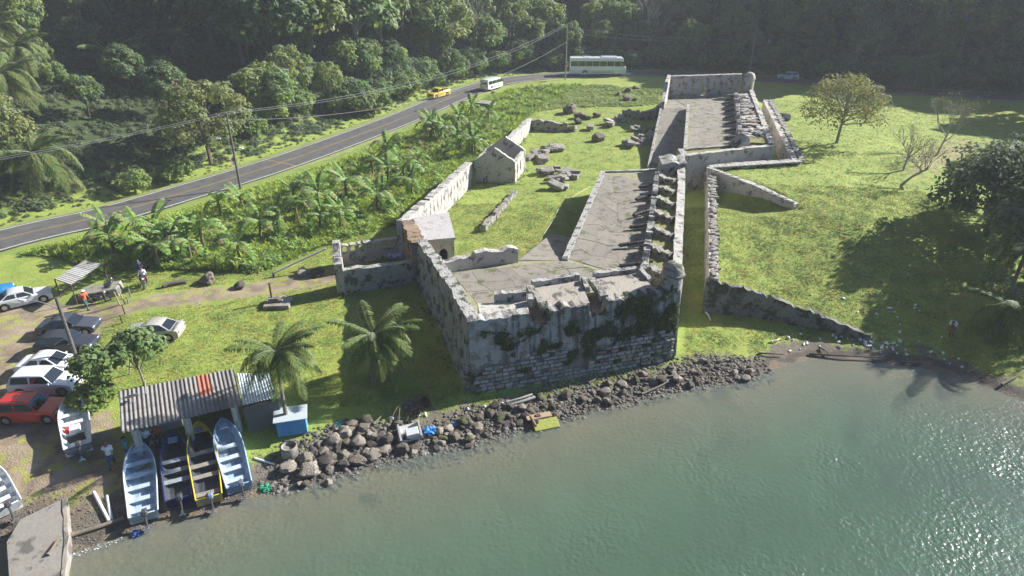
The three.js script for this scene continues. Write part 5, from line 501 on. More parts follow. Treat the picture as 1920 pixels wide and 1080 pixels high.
function car(label, pos, turn, o) {
  const { L = 4.4, W = 1.72, H = 1.46, belt = 0.92, hood = 0.84, deck = 0.95, cab = [0.31, 0.46, 0.8, 0.95], r = 0.32, color = [0.8, 0.8, 0.8], axles = [0.17, 0.81], name = 'parked_car', cat = 'car', group = 'parked cars', bed, spare, rails, spoiler } = o, t = thing(name, label, cat, pos, turn, group), X = (f) => L / 2 - f * L, m = paint(color), g = 0.19;
  t.scale.setScalar(group === 'parked cars' ? 0.94 : 1); const wh = axles.map(X), ar = r + 0.06, s = new THREE.Shape(); s.moveTo(X(1) + 0.06, g + 0.08); s.lineTo(wh[1] - ar, g); s.absarc(wh[1], r, ar, Math.PI + 0.35, -0.35, true); s.lineTo(wh[0] - ar, g); s.absarc(wh[0], r, ar, Math.PI + 0.35, -0.35, true); s.lineTo(X(0) - 0.1, g + 0.04); s.quadraticCurveTo(X(0) + 0.0, g + 0.12, X(0) - 0.01, 0.55); s.quadraticCurveTo(X(0) - 0.04, hood - 0.1, X(0.07), hood - 0.04); s.quadraticCurveTo(X(0.18), hood + 0.03, X(cab[0] - 0.02), belt); s.lineTo(X(cab[3]), bed ? belt - 0.02 : deck); s.quadraticCurveTo(X(0.985), (bed ? belt : deck) - 0.02, X(1) + 0.015, (bed ? belt : deck) - 0.18); s.lineTo(X(1) + 0.02, 0.45);
  const bv = 0.07, eg = new THREE.ExtrudeGeometry(s, { depth: W - 2 * bv, bevelEnabled: true, bevelThickness: bv, bevelSize: 0.05, bevelOffset: -0.05, bevelSegments: 3, curveSegments: 10 }).translate(0, 0, -W / 2 + bv); const body = part('body', toCreasedNormals(eg, 0.6), m, t);
  const w1 = W / 2 - 0.05, w2 = W / 2 - 0.2, y0 = belt - 0.02, c = cab.map(X), roofY = H - 0.05, P = (x, y, z) => [x, y, z];
  // cabin shell with a crowned roof
  const rows = [[c[0], y0, w1], [lerp(c[0], c[1], 0.93), roofY - 0.03, w2 + 0.02], [c[1] - 0.08, roofY, w2 - 0.01], [lerp(c[1], c[2], 0.5), roofY + 0.04, w2], [c[2] + 0.06, roofY + 0.005, w2 - 0.01], [lerp(c[3], c[2], 0.93), roofY - 0.04, w2 + 0.02], [c[3], y0, w1]], T = new Tris();
  for (let i = 0; i < rows.length - 1; i++) { const [x, y, w] = rows[i], [x2, y2, w_] = rows[i + 1], cr = i > 0 && i < 5 ? 0.025 : 0; for (const sg of [-1, 1]) { const q = [P(x, y, sg * w), P(x, y + cr, 0), P(x2, y2 + (i > 0 && i < 4 ? 0.025 : 0), 0), P(x2, y2, sg * w_)]; if (sg > 0) q.reverse(); T.quad(...q); const lo = (xx) => P(xx, y0, sg * w1), sd = [lo(x), P(x, y, sg * w), P(x2, y2, sg * w_), lo(x2)]; if (sg < 0) sd.reverse(); T.quad(...sd); } }
  part('cabin', toCreasedNormals(T.geo(), 0.5), m, t);
  const ws = panel([P(c[0], y0, w1), P(c[0], y0, -w1), P(lerp(c[0], c[1], 0.93), roofY - 0.03, -w2), P(lerp(c[0], c[1], 0.93), roofY - 0.03, w2)], 0.08, 0.012); part('windscreen', ws, glassM, t);
  if (!bed || true) part('rear_window', panel([P(c[3], y0 + 0.04, -w1), P(c[3], y0 + 0.04, w1), P(lerp(c[3], c[2], 0.93), roofY - 0.05, w2), P(lerp(c[3], c[2], 0.93), roofY - 0.05, -w2)], 0.13, 0.012), glassM, t);
  const mid = lerp(c[0], c[3], 0.5), wz = (y) => lerp(w1, w2, (y - y0) / (roofY - y0)); for (const sg of [-1, 1]) { const hy = roofY - 0.07, q1 = [P(c[0] - 0.12, y0 + 0.05, sg * wz(y0 + 0.05)), P(mid + 0.04, y0 + 0.05, sg * wz(y0 + 0.05)), P(mid + 0.04, hy, sg * wz(hy)), P(c[1] + 0.02, hy, sg * wz(hy))], q2 = [P(mid - 0.04, y0 + 0.05, sg * wz(y0 + 0.05)), P(c[3] + 0.22, y0 + 0.05, sg * wz(y0 + 0.05)), P(c[2] - 0.02, hy, sg * wz(hy)), P(mid - 0.04, hy, sg * wz(hy))]; for (const q of [q1, q2]) part('side_window', panel(sg > 0 ? q.slice().reverse() : q, 0.05, 0.012), glassM, t);
    part('mirror', rbox(0.12, 0.12, 0.2, 0.04, c[0] - 0.2, belt + 0.06, sg * (W / 2 + 0.05)), m, t); part('headlight', rbox(0.18, 0.13, 0.34, 0.05, X(0.015) - 0.08, hood - 0.2, sg * (W / 2 - 0.25)), lampM, t); part('tail_light', rbox(0.14, 0.16, 0.32, 0.04, X(1) + 0.07, deck - 0.24, sg * (W / 2 - 0.2)), tailM, t);
    for (const x of wh) wheel(t, x, r, sg * (W / 2 - 0.12), r); part('door_handle', rbox(0.16, 0.03, 0.03, 0.012, mid - 0.35, belt - 0.12, sg * (W / 2 + 0.005)), m, t); part('door_handle', rbox(0.16, 0.03, 0.03, 0.012, mid + 0.6, belt - 0.12, sg * (W / 2 + 0.005)), m, t); if (rails) part('roof_rail', tube([[c[1] - 0.2, roofY + 0.05, sg * (w2 - 0.08)], [lerp(c[1], c[2], 0.5), roofY + 0.11, sg * (w2 - 0.08)], [c[2] + 0.15, roofY + 0.05, sg * (w2 - 0.08)]], 0.022, 8, 5), blackM, t); }
  part('grille', rbox(0.05, 0.16, W * 0.5, 0.02, X(0) - 0.01, hood - 0.3, 0), blackM, t); part('number_plate', box(0.02, 0.11, 0.32, X(1) + 0.0, 0.55, 0), plateM, t); part('underbody', box(L * 0.86, 0.12, W * 0.8, 0, g + 0.08, 0), blackM, t);
  if (bed) { part('bed_liner', box(bed * 0.94, 0.05, W - 0.3, X(1) + bed / 2 + 0.05, belt - 0.0, 0), blackM, t); for (const sg of [-1, 1]) part('bed_side', rbox(bed, 0.14, 0.1, 0.03, X(1) + bed / 2 + 0.03, belt + 0.05, sg * (W / 2 - 0.07)), m, t); part('tailgate', rbox(0.08, 0.16, W - 0.2, 0.03, X(1) + 0.06, belt + 0.05, 0), m, t); }
  if (spare) { const sp = wheel(t, X(1) - 0.12, 0.82, 0, 0.33, 0.2); sp.rotation.y = Math.PI / 2; }
  if (spoiler) part('spoiler', rbox(0.2, 0.04, W * 0.8, 0.02, X(0.97), deck + 0.16, 0), m, t);
  return t; }
const SEDAN = { L: 4.4, W: 1.7, H: 1.44, cab: [0.29, 0.45, 0.7, 0.87], deck: 0.97 }, SUV = { L: 4.35, W: 1.74, H: 1.66, belt: 1.04, hood: 0.98, deck: 1.06, cab: [0.28, 0.42, 0.9, 0.985], r: 0.35, rails: true };
const head = (a, b) => Math.atan2(-(b[1] - a[1]), b[0] - a[0]);
car('dark grey sedan, the upper of two dark parked cars', on([-33.33, -44.52]), 0.12, { ...SEDAN, color: [0.045, 0.055, 0.08] });
car('dark blue hatchback between the dark sedan and the white sedan', on([-32.1, -42.1]), 0.08, { ...SEDAN, L: 4.2, H: 1.5, cab: [0.3, 0.44, 0.86, 0.98], color: [0.02, 0.026, 0.045] });
car('white sedan parked behind the street lamp pole', on([-31.67, -39.42]), 0.06, { ...SEDAN, color: [0.8, 0.81, 0.82] });
car('white people carrier between the white sedan and the red car', on([-30.58, -37.11]), 0.05, { ...SUV, rails: false, color: [0.82, 0.83, 0.83] });
car('red compact off-roader with spare wheel on its tailgate', on([-29.87, -34.39]), 0.05, { ...SUV, L: 4.1, color: [0.5, 0.018, 0.012], spare: true });
car('silver sedan parked on the grass behind the young tree', on([-26.52, -43.59]), Math.PI + 0.06, { ...SEDAN, color: [0.42, 0.4, 0.36], spoiler: true });
car('silver sedan parked apart beside the tin-roofed stall', on([-39.7, -48.94]), 0.62, { ...SEDAN, color: [0.62, 0.64, 0.66] });
car('blue car cut off by the frame edge', on([-42.55, -49.31]), 0.7, { ...SUV, L: 3.9, color: [0.02, 0.22, 0.5] });
const onRoad = (b, dy = 0.075) => { const [, , h] = roadNear(b[0], b[1]); return [b[0], h + dy, b[1]]; };
car('yellow pickup truck driving along the road', onRoad([-13.13, -124.8]), head([-11.13, -126.21], [-15.18, -123.41]) + 0.35, { L: 5.0, W: 1.76, H: 1.72, belt: 1.08, hood: 1.02, deck: 1.0, cab: [0.27, 0.38, 0.62, 0.66], r: 0.37, axles: [0.17, 0.79], color: [0.75, 0.5, 0.06], bed: 1.7, name: 'pickup_truck', cat: 'pickup', group: undefined });
car('silver hatchback driving on the far road past the fort', onRoad([55.22, -141]), Math.PI - 0.12, { ...SUV, L: 4.2, rails: false, color: [0.55, 0.64, 0.72], name: 'silver_car', group: undefined });
// van and bus: box bodies with window bands
function boxVehicle(name, label, cat, pos, turn, { L, W, H, r, belt, top, color, axles, nWin, slope, ac }) { const t = thing(name, label, cat, pos, turn), m = paint(color), s = new THREE.Shape(), g = 0.3; s.moveTo(-L / 2, g); for (const a of [axles[0], axles[1]]) { const x = L / 2 - a * L; s.lineTo(x - r - 0.07, g); s.absarc(x, r, r + 0.07, Math.PI, 0, true); } s.lineTo(L / 2, g); s.lineTo(L / 2 + 0.02, belt * 0.72); s.quadraticCurveTo(L / 2, belt, L / 2 - slope * 0.5, belt); s.lineTo(L / 2 - slope, H - 0.12); s.quadraticCurveTo(L / 2 - slope - 0.1, H, L / 2 - slope - 0.4, H); s.lineTo(-L / 2 + 0.2, H); s.quadraticCurveTo(-L / 2, H, -L / 2, H - 0.25);
  part('body', toCreasedNormals(new THREE.ExtrudeGeometry(s, { depth: W - 0.2, bevelEnabled: true, bevelThickness: 0.1, bevelSize: 0.08, bevelOffset: -0.08, bevelSegments: 3, curveSegments: 10 }).translate(0, 0, -W / 2 + 0.1), 0.6), m, t);
  const x1 = L / 2 - slope - 0.25, x0 = -L / 2 + 0.25, dw = (x1 - x0) / nWin; for (const sg of [-1, 1]) { for (let i = 0; i < nWin; i++) part('side_window', rbox(dw - 0.07, top - belt, 0.04, 0.015, x0 + dw * (i + 0.5), (top + belt) / 2, sg * (W / 2 + 0.0)), glassM, t); for (const a of axles) wheel(t, L / 2 - a * L, r, sg * (W / 2 - 0.14), r, 0.24); part('mirror', rbox(0.14, 0.3, 0.16, 0.05, L / 2 - slope * 0.4, belt + 0.25, sg * (W / 2 + 0.2)), blackM, t); part('headlight', rbox(0.12, 0.2, 0.36, 0.05, L / 2 - 0.03, belt * 0.6, sg * (W / 2 - 0.3)), lampM, t); part('tail_light', rbox(0.1, 0.5, 0.16, 0.04, -L / 2 - 0.01, belt * 0.85, sg * (W / 2 - 0.16)), tailM, t); part('front_side_window', rbox(slope * 0.55 + 0.3, (top - belt) * 0.95, 0.04, 0.015, L / 2 - slope * 0.85, (top + belt) / 2, sg * W / 2), glassM, t); }
  part('windscreen', panel([[L / 2 - slope * 0.5, belt + 0.02, W / 2 - 0.08], [L / 2 - slope * 0.5, belt + 0.02, -W / 2 + 0.08], [L / 2 - slope, H - 0.14, -W / 2 + 0.12], [L / 2 - slope, H - 0.14, W / 2 - 0.12]], 0.03, 0.03), glassM, t); part('rear_window', rbox(0.04, (top - belt) * 0.95, W * 0.8, 0.015, -L / 2 - 0.005, (top + belt) / 2 + 0.03, 0), glassM, t); part('number_plate', box(0.02, 0.14, 0.4, -L / 2 - 0.02, 0.7, 0), plateM, t); part('bumper', rbox(0.14, 0.25, W * 0.96, 0.05, L / 2, 0.45, 0), m, t); part('underbody', box(L * 0.9, 0.2, W * 0.8, 0, g + 0.08, 0), blackM, t); if (ac) { part('roof_unit', rbox(L * 0.28, 0.2, W * 0.7, 0.08, L * 0.2, H + 0.06, 0), m, t); part('roof_unit', rbox(1.3, 0.16, W * 0.5, 0.06, -L * 0.2, H + 0.05, 0), m, t); part('roof_hatch', rbox(0.7, 0.08, 0.7, 0.03, -L * 0.05, H + 0.03, 0), m, t); } return t; }
boxVehicle('white_van', 'white minibus van driving behind the yellow pickup', 'van', onRoad([-3.82, -131.63]), head([-5.47, -130.1], [-2.08, -136.44]) - 0.1, { L: 4.9, W: 1.8, H: 2.05, r: 0.34, belt: 1.15, top: 1.75, color: [0.82, 0.83, 0.84], axles: [0.2, 0.74], nWin: 3, slope: 0.8 });
boxVehicle('tour_bus', 'large white tour bus on the road bend beside the pole', 'bus', onRoad([17.65, -146.77]), -0.02, { L: 11.6, W: 2.5, H: 3.5, r: 0.5, belt: 1.85, top: 2.85, color: [0.84, 0.87, 0.92], axles: [0.17, 0.72], nWin: 7, slope: 0.7, ac: true });
// ------------------------------------------------------------------ boats
function boat(label, bow, stern, o) {
  const { B = 0.84, hull, inside, rim, bench = inside, H = 0.62, benches = [0.2, 0.38, 0.56, 0.74], motorC = [0.06, 0.06, 0.065], lift = 0, deck = true, group = 'open boats on the beach', console: con } = o; const dx = bow[0] - stern[0], dz = bow[1] - stern[1], L = Math.hypot(dx, dz), y1 = gh(...bow), y0 = Math.max(gh(...stern), -0.05), t = thing('open_boat', label, 'boat', [stern[0], y0 + 0.03 + lift, stern[1]], Math.atan2(-dz, dx), group); t.rotation.order = 'YXZ'; t.rotation.z = Math.atan2(y1 - y0, Math.hypot(dx, dz)); t.rotation.x = o.heel ?? 0.02;
  const n = 22, hb = (s) => B * (s < 0.5 ? lerp(0.86, 1, s / 0.5) : Math.pow(Math.max(0, 1 - Math.pow((s - 0.5) / 0.5, 2.6)), 0.75)), sh = (s) => H + 0.24 * s * s, kl = (s) => 0.02 + (s > 0.75 ? Math.pow((s - 0.75) / 0.25, 2) * 0.34 : 0), x = (s) => L * s, sec = (s, d) => { const b = Math.max(0.005, hb(s) - d), k = kl(s) + d * 1.5, h = sh(s); return [[x(s), k, 0], [x(s), k + 0.02, b * 0.35], [x(s), k + 0.1, b * 0.74], [x(s), lerp(k, h, 0.55), b * 0.93], [x(s), h, b]]; };
  const skin = (d, rev) => { const T = new Tris(); for (let i = 0; i < n; i++) { const a = sec(i / n, d), b = sec((i + 1) / n, d); for (let j = 0; j < 4; j++) for (const sg of [-1, 1]) { const f = (p) => [p[0], p[1], p[2] * sg], q = [f(a[j]), f(b[j]), f(b[j + 1]), f(a[j + 1])]; if ((sg > 0) !== rev) q.reverse(); T.quad(...q, ...q.map((p) => [p[0], p[1] + p[2]])); } } const a = sec(d ? 0.018 : 0, d); for (let j = 0; j < 4; j++) T.quad([a[j][0], a[j][1], a[j][2]], [a[j + 1][0], a[j + 1][1], a[j + 1][2]], [a[j + 1][0], a[j + 1][1], -a[j + 1][2]], [a[j][0], a[j][1], -a[j][2]]); return toCreasedNormals(T.geo(), 0.6); };
  part('hull', skin(0, false), hull, t); part('inner_hull', skin(0.05, true), inside, t); part('gunwale', merge([-1, 1].map((sg) => tube(Array.from({ length: 14 }, (_, i) => { const s = Math.min(0.995, i / 13); return [x(s), sh(s) + 0.01, sg * (hb(s) - 0.02)]; }), 0.045, 30, 6))), rim, t); part('transom', box(0.08, H * 0.9, B * 1.66, 0.04, H * 0.5, 0), rim, t);
  for (const s of benches) part('thwart', rbox(0.3, 0.05, (hb(s) - 0.06) * 2, 0.015, x(s), sh(s) - 0.2, 0), bench, t); if (deck) { const T = new Tris(); for (let i = 0; i < 5; i++) { const a = 0.84 + i * 0.03, b = a + 0.03, f = (s, sg) => [x(s), sh(s) - 0.03, sg * Math.max(0.01, hb(s) - 0.05)]; T.quad(f(a, 1), f(b, 1), f(b, -1), f(a, -1)); } part('foredeck', T.geo(), rim, t); part('hatch', rbox(0.45, 0.04, 0.5, 0.015, x(0.88), sh(0.88), 0), bench, t); }
  part('floor_board', box(L * 0.7, 0.03, B * 1.05, L * 0.4, 0.16, 0), inside, t);
  if (con) { part('console', rbox(0.5, 0.75, 0.6, 0.06, L * 0.3, 0.55, 0), rim, t); part('seat_back', rbox(0.12, 0.5, 0.9, 0.03, L * 0.16, 0.62, 0), blackM, t); part('red_fuel_can', rbox(0.34, 0.3, 0.3, 0.05, L * 0.42, 0.36, -B * 0.5), std([0.55, 0.03, 0.02]), t); }
  const mo = part('outboard_motor', rbox(0.5, 0.32, 0.3, 0.09, 0, 0, 0, 3), std(motorC, { roughness: 0.35 }), t); mo.position.set(-0.14, H + 0.28, B * 0.12); mo.rotation.z = -0.5; part('leg', merge([rbox(0.16, 0.75, 0.1, 0.03, -0.05, -0.5, 0), rbox(0.4, 0.04, 0.16, 0.015, -0.1, -0.75, 0)]), std([0.08, 0.08, 0.09], { roughness: 0.4 }), mo); part('propeller', merge([cyl(0.05, 0.07, 0.26, 10).rotateZ(Math.PI / 2).translate(-0.12, -0.88, 0), ...[0, 1, 2].map((k) => box(0.03, 0.16, 0.09, -0.24, 0.09, 0).rotateX(k * TAU / 3).translate(0, -0.88, 0))]), rimM, mo); part('tiller', rod([0.2, -0.05, 0], [0.7, -0.02, 0.05], 0.025), blackM, mo);
  return t; }
const gel = (c) => std(0xffffff, { roughness: 0.5, map: rep(tex(256, (u, v) => sc3(mix3(c, sc3(c, 0.6), smoothstep(tn(u, v, 5, 5, c[2] * 50 + c[0] * 9), 0.1, 0.5)), 1 + 0.12 * tn(u, v, 20, 3, 2))), 0.5) });
const wht = gel([0.72, 0.74, 0.74]), ice = gel([0.36, 0.46, 0.56]), navy = gel([0.02, 0.03, 0.16]), dkIn = gel([0.05, 0.055, 0.065]), yel = gel([0.72, 0.5, 0.03]), wood = gel([0.3, 0.27, 0.22]), palebl = gel([0.36, 0.52, 0.72]), deckB = gel([0.34, 0.38, 0.4]);
boat('white open boat with blue-grey interior, longest of the four at the water', [-22.07, -31.72], [-19.72, -27.03], { hull: wht, inside: ice, rim: gel([0.6, 0.68, 0.74]), bench: gel([0.45, 0.53, 0.6]), benches: [0.1, 0.24, 0.4, 0.56, 0.72] });
boat('navy blue open boat between the white and the yellow-rimmed boats', [-20.28, -32.35], [-18.3, -28.13], { B: 0.78, hull: navy, inside: dkIn, rim: navy, bench: gel([0.3, 0.33, 0.36]), benches: [0.3, 0.45, 0.6] });
boat('black open boat with bright yellow gunwale', [-19.18, -33.35], [-16.72, -28.29], { B: 0.8, hull: wht, inside: dkIn, rim: yel, bench: wood, benches: [0.08, 0.3, 0.44, 0.6], motorC: [0.2, 0.24, 0.3] });
boat('pale blue open boat nearest the shore rocks', [-17.85, -33.65], [-15.37, -29.19], { B: 0.8, hull: palebl, inside: ice, rim: palebl, bench: gel([0.5, 0.58, 0.66]), benches: [0.12, 0.28, 0.44, 0.6], motorC: [0.12, 0.14, 0.17] });
boat('white and navy boat drawn up on land beside the red car', [-27.85, -35.3], [-25.2, -31.09], { B: 0.82, hull: gel([0.05, 0.08, 0.16]), inside: gel([0.66, 0.72, 0.74]), rim: wht, bench: wht, benches: [0.5, 0.66], con: true, console: true, lift: 0.25, group: undefined });
boat('white boat cut off by the frame edge above the ramp', [-30.38, -29.89], [-27.16, -27.23], { B: 0.9, hull: wht, inside: wht, rim: wht, bench: wht, lift: 0.05, group: undefined });
// ------------------------------------------------------------------ motorcycles
function motorbike(label, pos, turn, c) { const t = thing('motorcycle', label, 'motorcycle', pos, turn, 'parked motorcycles'); for (const x of [-0.62, 0.62]) { const w = part('wheel', new THREE.TorusGeometry(0.26, 0.055, 8, 22).translate(x, 0.31, 0), tyreM, t); part('hub', merge([cyl(0.07, 0.07, 0.12, 10).rotateX(Math.PI / 2).translate(x, 0.31, 0), ...[0, 1, 2, 3].map((k) => box(0.03, 0.46, 0.02).rotateZ(k * Math.PI / 4).translate(x, 0.31, 0))]), rimM, w); }
  part('frame', merge([rod([-0.62, 0.31, 0.08], [0, 0.4, 0.06], 0.025), rod([-0.62, 0.31, -0.08], [0, 0.4, -0.06], 0.025), rod([0, 0.4, 0], [0.42, 0.85, 0], 0.035), rod([0, 0.4, 0], [-0.45, 0.72, 0], 0.03)]), blackM, t); part('engine', rbox(0.36, 0.28, 0.26, 0.05, 0.06, 0.42, 0), std([0.2, 0.2, 0.21], { metalness: 0.6, roughness: 0.5 }), t); part('fuel_tank', new THREE.SphereGeometry(0.2, 14, 10).scale(1.35, 0.75, 0.8).translate(0.18, 0.8, 0), paint(c), t); part('seat', rbox(0.72, 0.1, 0.26, 0.05, -0.36, 0.8, 0), blackM, t); part('fork', merge([rod([0.62, 0.31, 0.1], [0.42, 0.95, 0.08], 0.024), rod([0.62, 0.31, -0.1], [0.42, 0.95, -0.08], 0.024)]), chrome, t); part('handlebar', tube([[0.3, 1.08, -0.36], [0.4, 1.02, -0.15], [0.42, 0.98, 0], [0.4, 1.02, 0.15], [0.3, 1.08, 0.36]], 0.018), blackM, t); part('headlight', new THREE.SphereGeometry(0.09, 12, 8).translate(0.52, 0.9, 0), lampM, t); part('exhaust', rod([0, 0.32, -0.14], [-0.7, 0.38, -0.16], 0.045, 0.05, 8), chrome, t); part('mudguard', new THREE.TorusGeometry(0.33, 0.05, 6, 12, 1.6).rotateZ(0.9).translate(-0.62, 0.31, 0), paint(c), t); return t; }
motorbike('dark motorcycle beside the concrete block near the stall', on([-33.5, -48.94]), 0.2, [0.03, 0.03, 0.035]); motorbike('dark motorcycle parked behind the concrete block', on([-33.42, -50.83]), 1.9, [0.03, 0.03, 0.06]); motorbike('motorcycle with a rider beside the log bench', on([-30.95, -51.42]), -1.2, [0.3, 0.02, 0.02]);

// ------------------------------------------------------------------ people
function sdfGeo(bones, blend, clip, res = 58) { // tapered capsules joined smoothly, meshed as one surface
  const lo = V3(9, 9, 9), hi = V3(-9, -9, -9); for (const [a, b, r1, r2] of bones) for (const [p, r] of [[a, r1], [b, r2]]) { lo.min(V3(p[0] - r, p[1] - r, p[2] - r)); hi.max(V3(p[0] + r, p[1] + r, p[2] + r)); } const c = lo.clone().add(hi).multiplyScalar(0.5), S = Math.max(hi.x - lo.x, hi.y - lo.y, hi.z - lo.z) / 2 * 1.12, mc = new MarchingCubes(res, undefined, false, false, 40000); mc.isolation = 0; const f = mc.field, h = res / 2, B = bones.map(([a, b, r1, r2]) => { const d = [b[0] - a[0], b[1] - a[1], b[2] - a[2]]; return [a, d, d[0] * d[0] + d[1] * d[1] + d[2] * d[2] || 1e-6, r1, r2]; });
  for (let k = 0; k < res; k++) for (let j = 0; j < res; j++) for (let i = 0; i < res; i++) { const x = c.x + (i - h) / h * S, y = c.y + (j - h) / h * S, z = c.z + (k - h) / h * S; let s = 0, m = 9; for (const [a, d, l, r1, r2] of B) { const px = x - a[0], py = y - a[1], pz = z - a[2], t = Math.min(1, Math.max(0, (px * d[0] + py * d[1] + pz * d[2]) / l)), q = Math.hypot(px - d[0] * t, py - d[1] * t, pz - d[2] * t) - (r1 + (r2 - r1) * t); if (q < 0.2) s += Math.exp(-q / blend); if (q < m) m = q; } let v = s > 0 ? -blend * Math.log(s) : m; if (clip) v = Math.max(v, clip(x, y, z)); f[i + j * res + k * res * res] = -v; }
  mc.update(); const n = mc.count, p = new Float32Array(n * 3), q = new Float32Array(n * 3); for (let i = 0; i < n; i++) for (let d = 0; d < 3; d++) { p[i * 3 + d] = [c.x, c.y, c.z][d] + mc.positionArray[i * 3 + d] * S; q[i * 3 + d] = mc.normalArray[i * 3 + d]; } const g = new THREE.BufferGeometry(); g.setAttribute('position', new THREE.BufferAttribute(p, 3)); g.setAttribute('normal', new THREE.BufferAttribute(q, 3)); g.setAttribute('uv', new THREE.BufferAttribute(new Float32Array(n * 2), 2)); return g; }
const skinM = std([0.2, 0.105, 0.06], { roughness: 0.6 }), hairM = std([0.012, 0.01, 0.009], { roughness: 0.7 }), shoeM = std([0.03, 0.03, 0.03]);
const POSE = { // joints of the right (r) and left (l) limbs; z is forward, y up, metres
  stand: { hip: [0, 0.93, 0], chest: [0, 1.36, 0.01], head: [0, 1.6, 0.03], kr: [-0.1, 0.5, 0.03], fr: [-0.11, 0.08, 0], kl: [0.1, 0.5, 0.05], fl: [0.13, 0.08, 0.06], er: [-0.27, 1.14, -0.02], hr: [-0.26, 0.9, 0.1], el: [0.27, 1.14, 0], hl: [0.27, 0.89, 0.08] },
  walk: { hip: [0, 0.92, 0], chest: [0, 1.35, 0.04], head: [0, 1.59, 0.09], kr: [-0.1, 0.5, 0.2], fr: [-0.1, 0.09, 0.24], kl: [0.1, 0.5, -0.03], fl: [0.1, 0.14, -0.3], er: [-0.26, 1.14, -0.16], hr: [-0.24, 0.93, -0.05], el: [0.26, 1.14, 0.1], hl: [0.23, 1.0, 0.3] },
  sit: { hip: [0, 0.55, 0], chest: [0, 0.97, 0.03], head: [0, 1.21, 0.08], kr: [-0.13, 0.52, 0.42], fr: [-0.14, 0.09, 0.4], kl: [0.13, 0.52, 0.42], fl: [0.14, 0.09, 0.44], er: [-0.25, 0.75, 0.08], hr: [-0.14, 0.6, 0.3], el: [0.25, 0.75, 0.08], hl: [0.14, 0.6, 0.3] },
  ride: { hip: [0, 0.93, -0.3], chest: [0, 1.33, -0.12], head: [0, 1.58, -0.04], kr: [-0.22, 0.72, 0.1], fr: [-0.2, 0.35, -0.05], kl: [0.22, 0.72, 0.1], fl: [0.2, 0.35, -0.05], er: [-0.3, 1.13, 0.05], hr: [-0.32, 1.08, 0.28], el: [0.3, 1.13, 0.05], hl: [0.32, 1.08, 0.28] },
  bend: { hip: [0, 0.88, -0.1], chest: [0, 1.12, 0.28], head: [0, 1.2, 0.53], kr: [-0.1, 0.48, 0.02], fr: [-0.12, 0.08, -0.05], kl: [0.1, 0.48, 0.06], fl: [0.13, 0.08, 0.08], er: [-0.24, 0.85, 0.36], hr: [-0.16, 0.6, 0.45], el: [0.24, 0.85, 0.36], hl: [0.16, 0.62, 0.48] } };
const handGeo = (w, e, side) => { // palm, four unequal curled fingers and a thumb off the side
  const d = V3(w[0] - e[0], w[1] - e[1], w[2] - e[2]).normalize(), sd = V3(0, 0, 1).cross(d).normalize(), fw = d.clone().cross(sd).normalize(), W = V3(...w), P = (a, b, c) => W.clone().addScaledVector(d, a).addScaledVector(fw, b).addScaledVector(sd, c), out = [rbox(0.035, 0.09, 0.08, 0.014).applyMatrix4(new THREE.Matrix4().makeBasis(sd, d, fw).setPosition(P(0.045, 0, 0)))]; [0.07, 0.08, 0.075, 0.058].forEach((l, i) => { const b = -0.03 + i * 0.02, k = P(0.085, b, 0), m = P(0.085 + l * 0.55, b, side * 0.012), t = P(0.085 + l * 0.9, b, side * 0.035); out.push(rod(k, m, 0.009, 0.0085, 6), rod(m, t, 0.0085, 0.007, 6)); }); const k = P(0.02, -0.038, 0), m = P(0.055, -0.062, side * 0.012), t = P(0.085, -0.07, side * 0.025); out.push(rod(k, m, 0.011, 0.01, 6), rod(m, t, 0.01, 0.008, 6)); return out; };
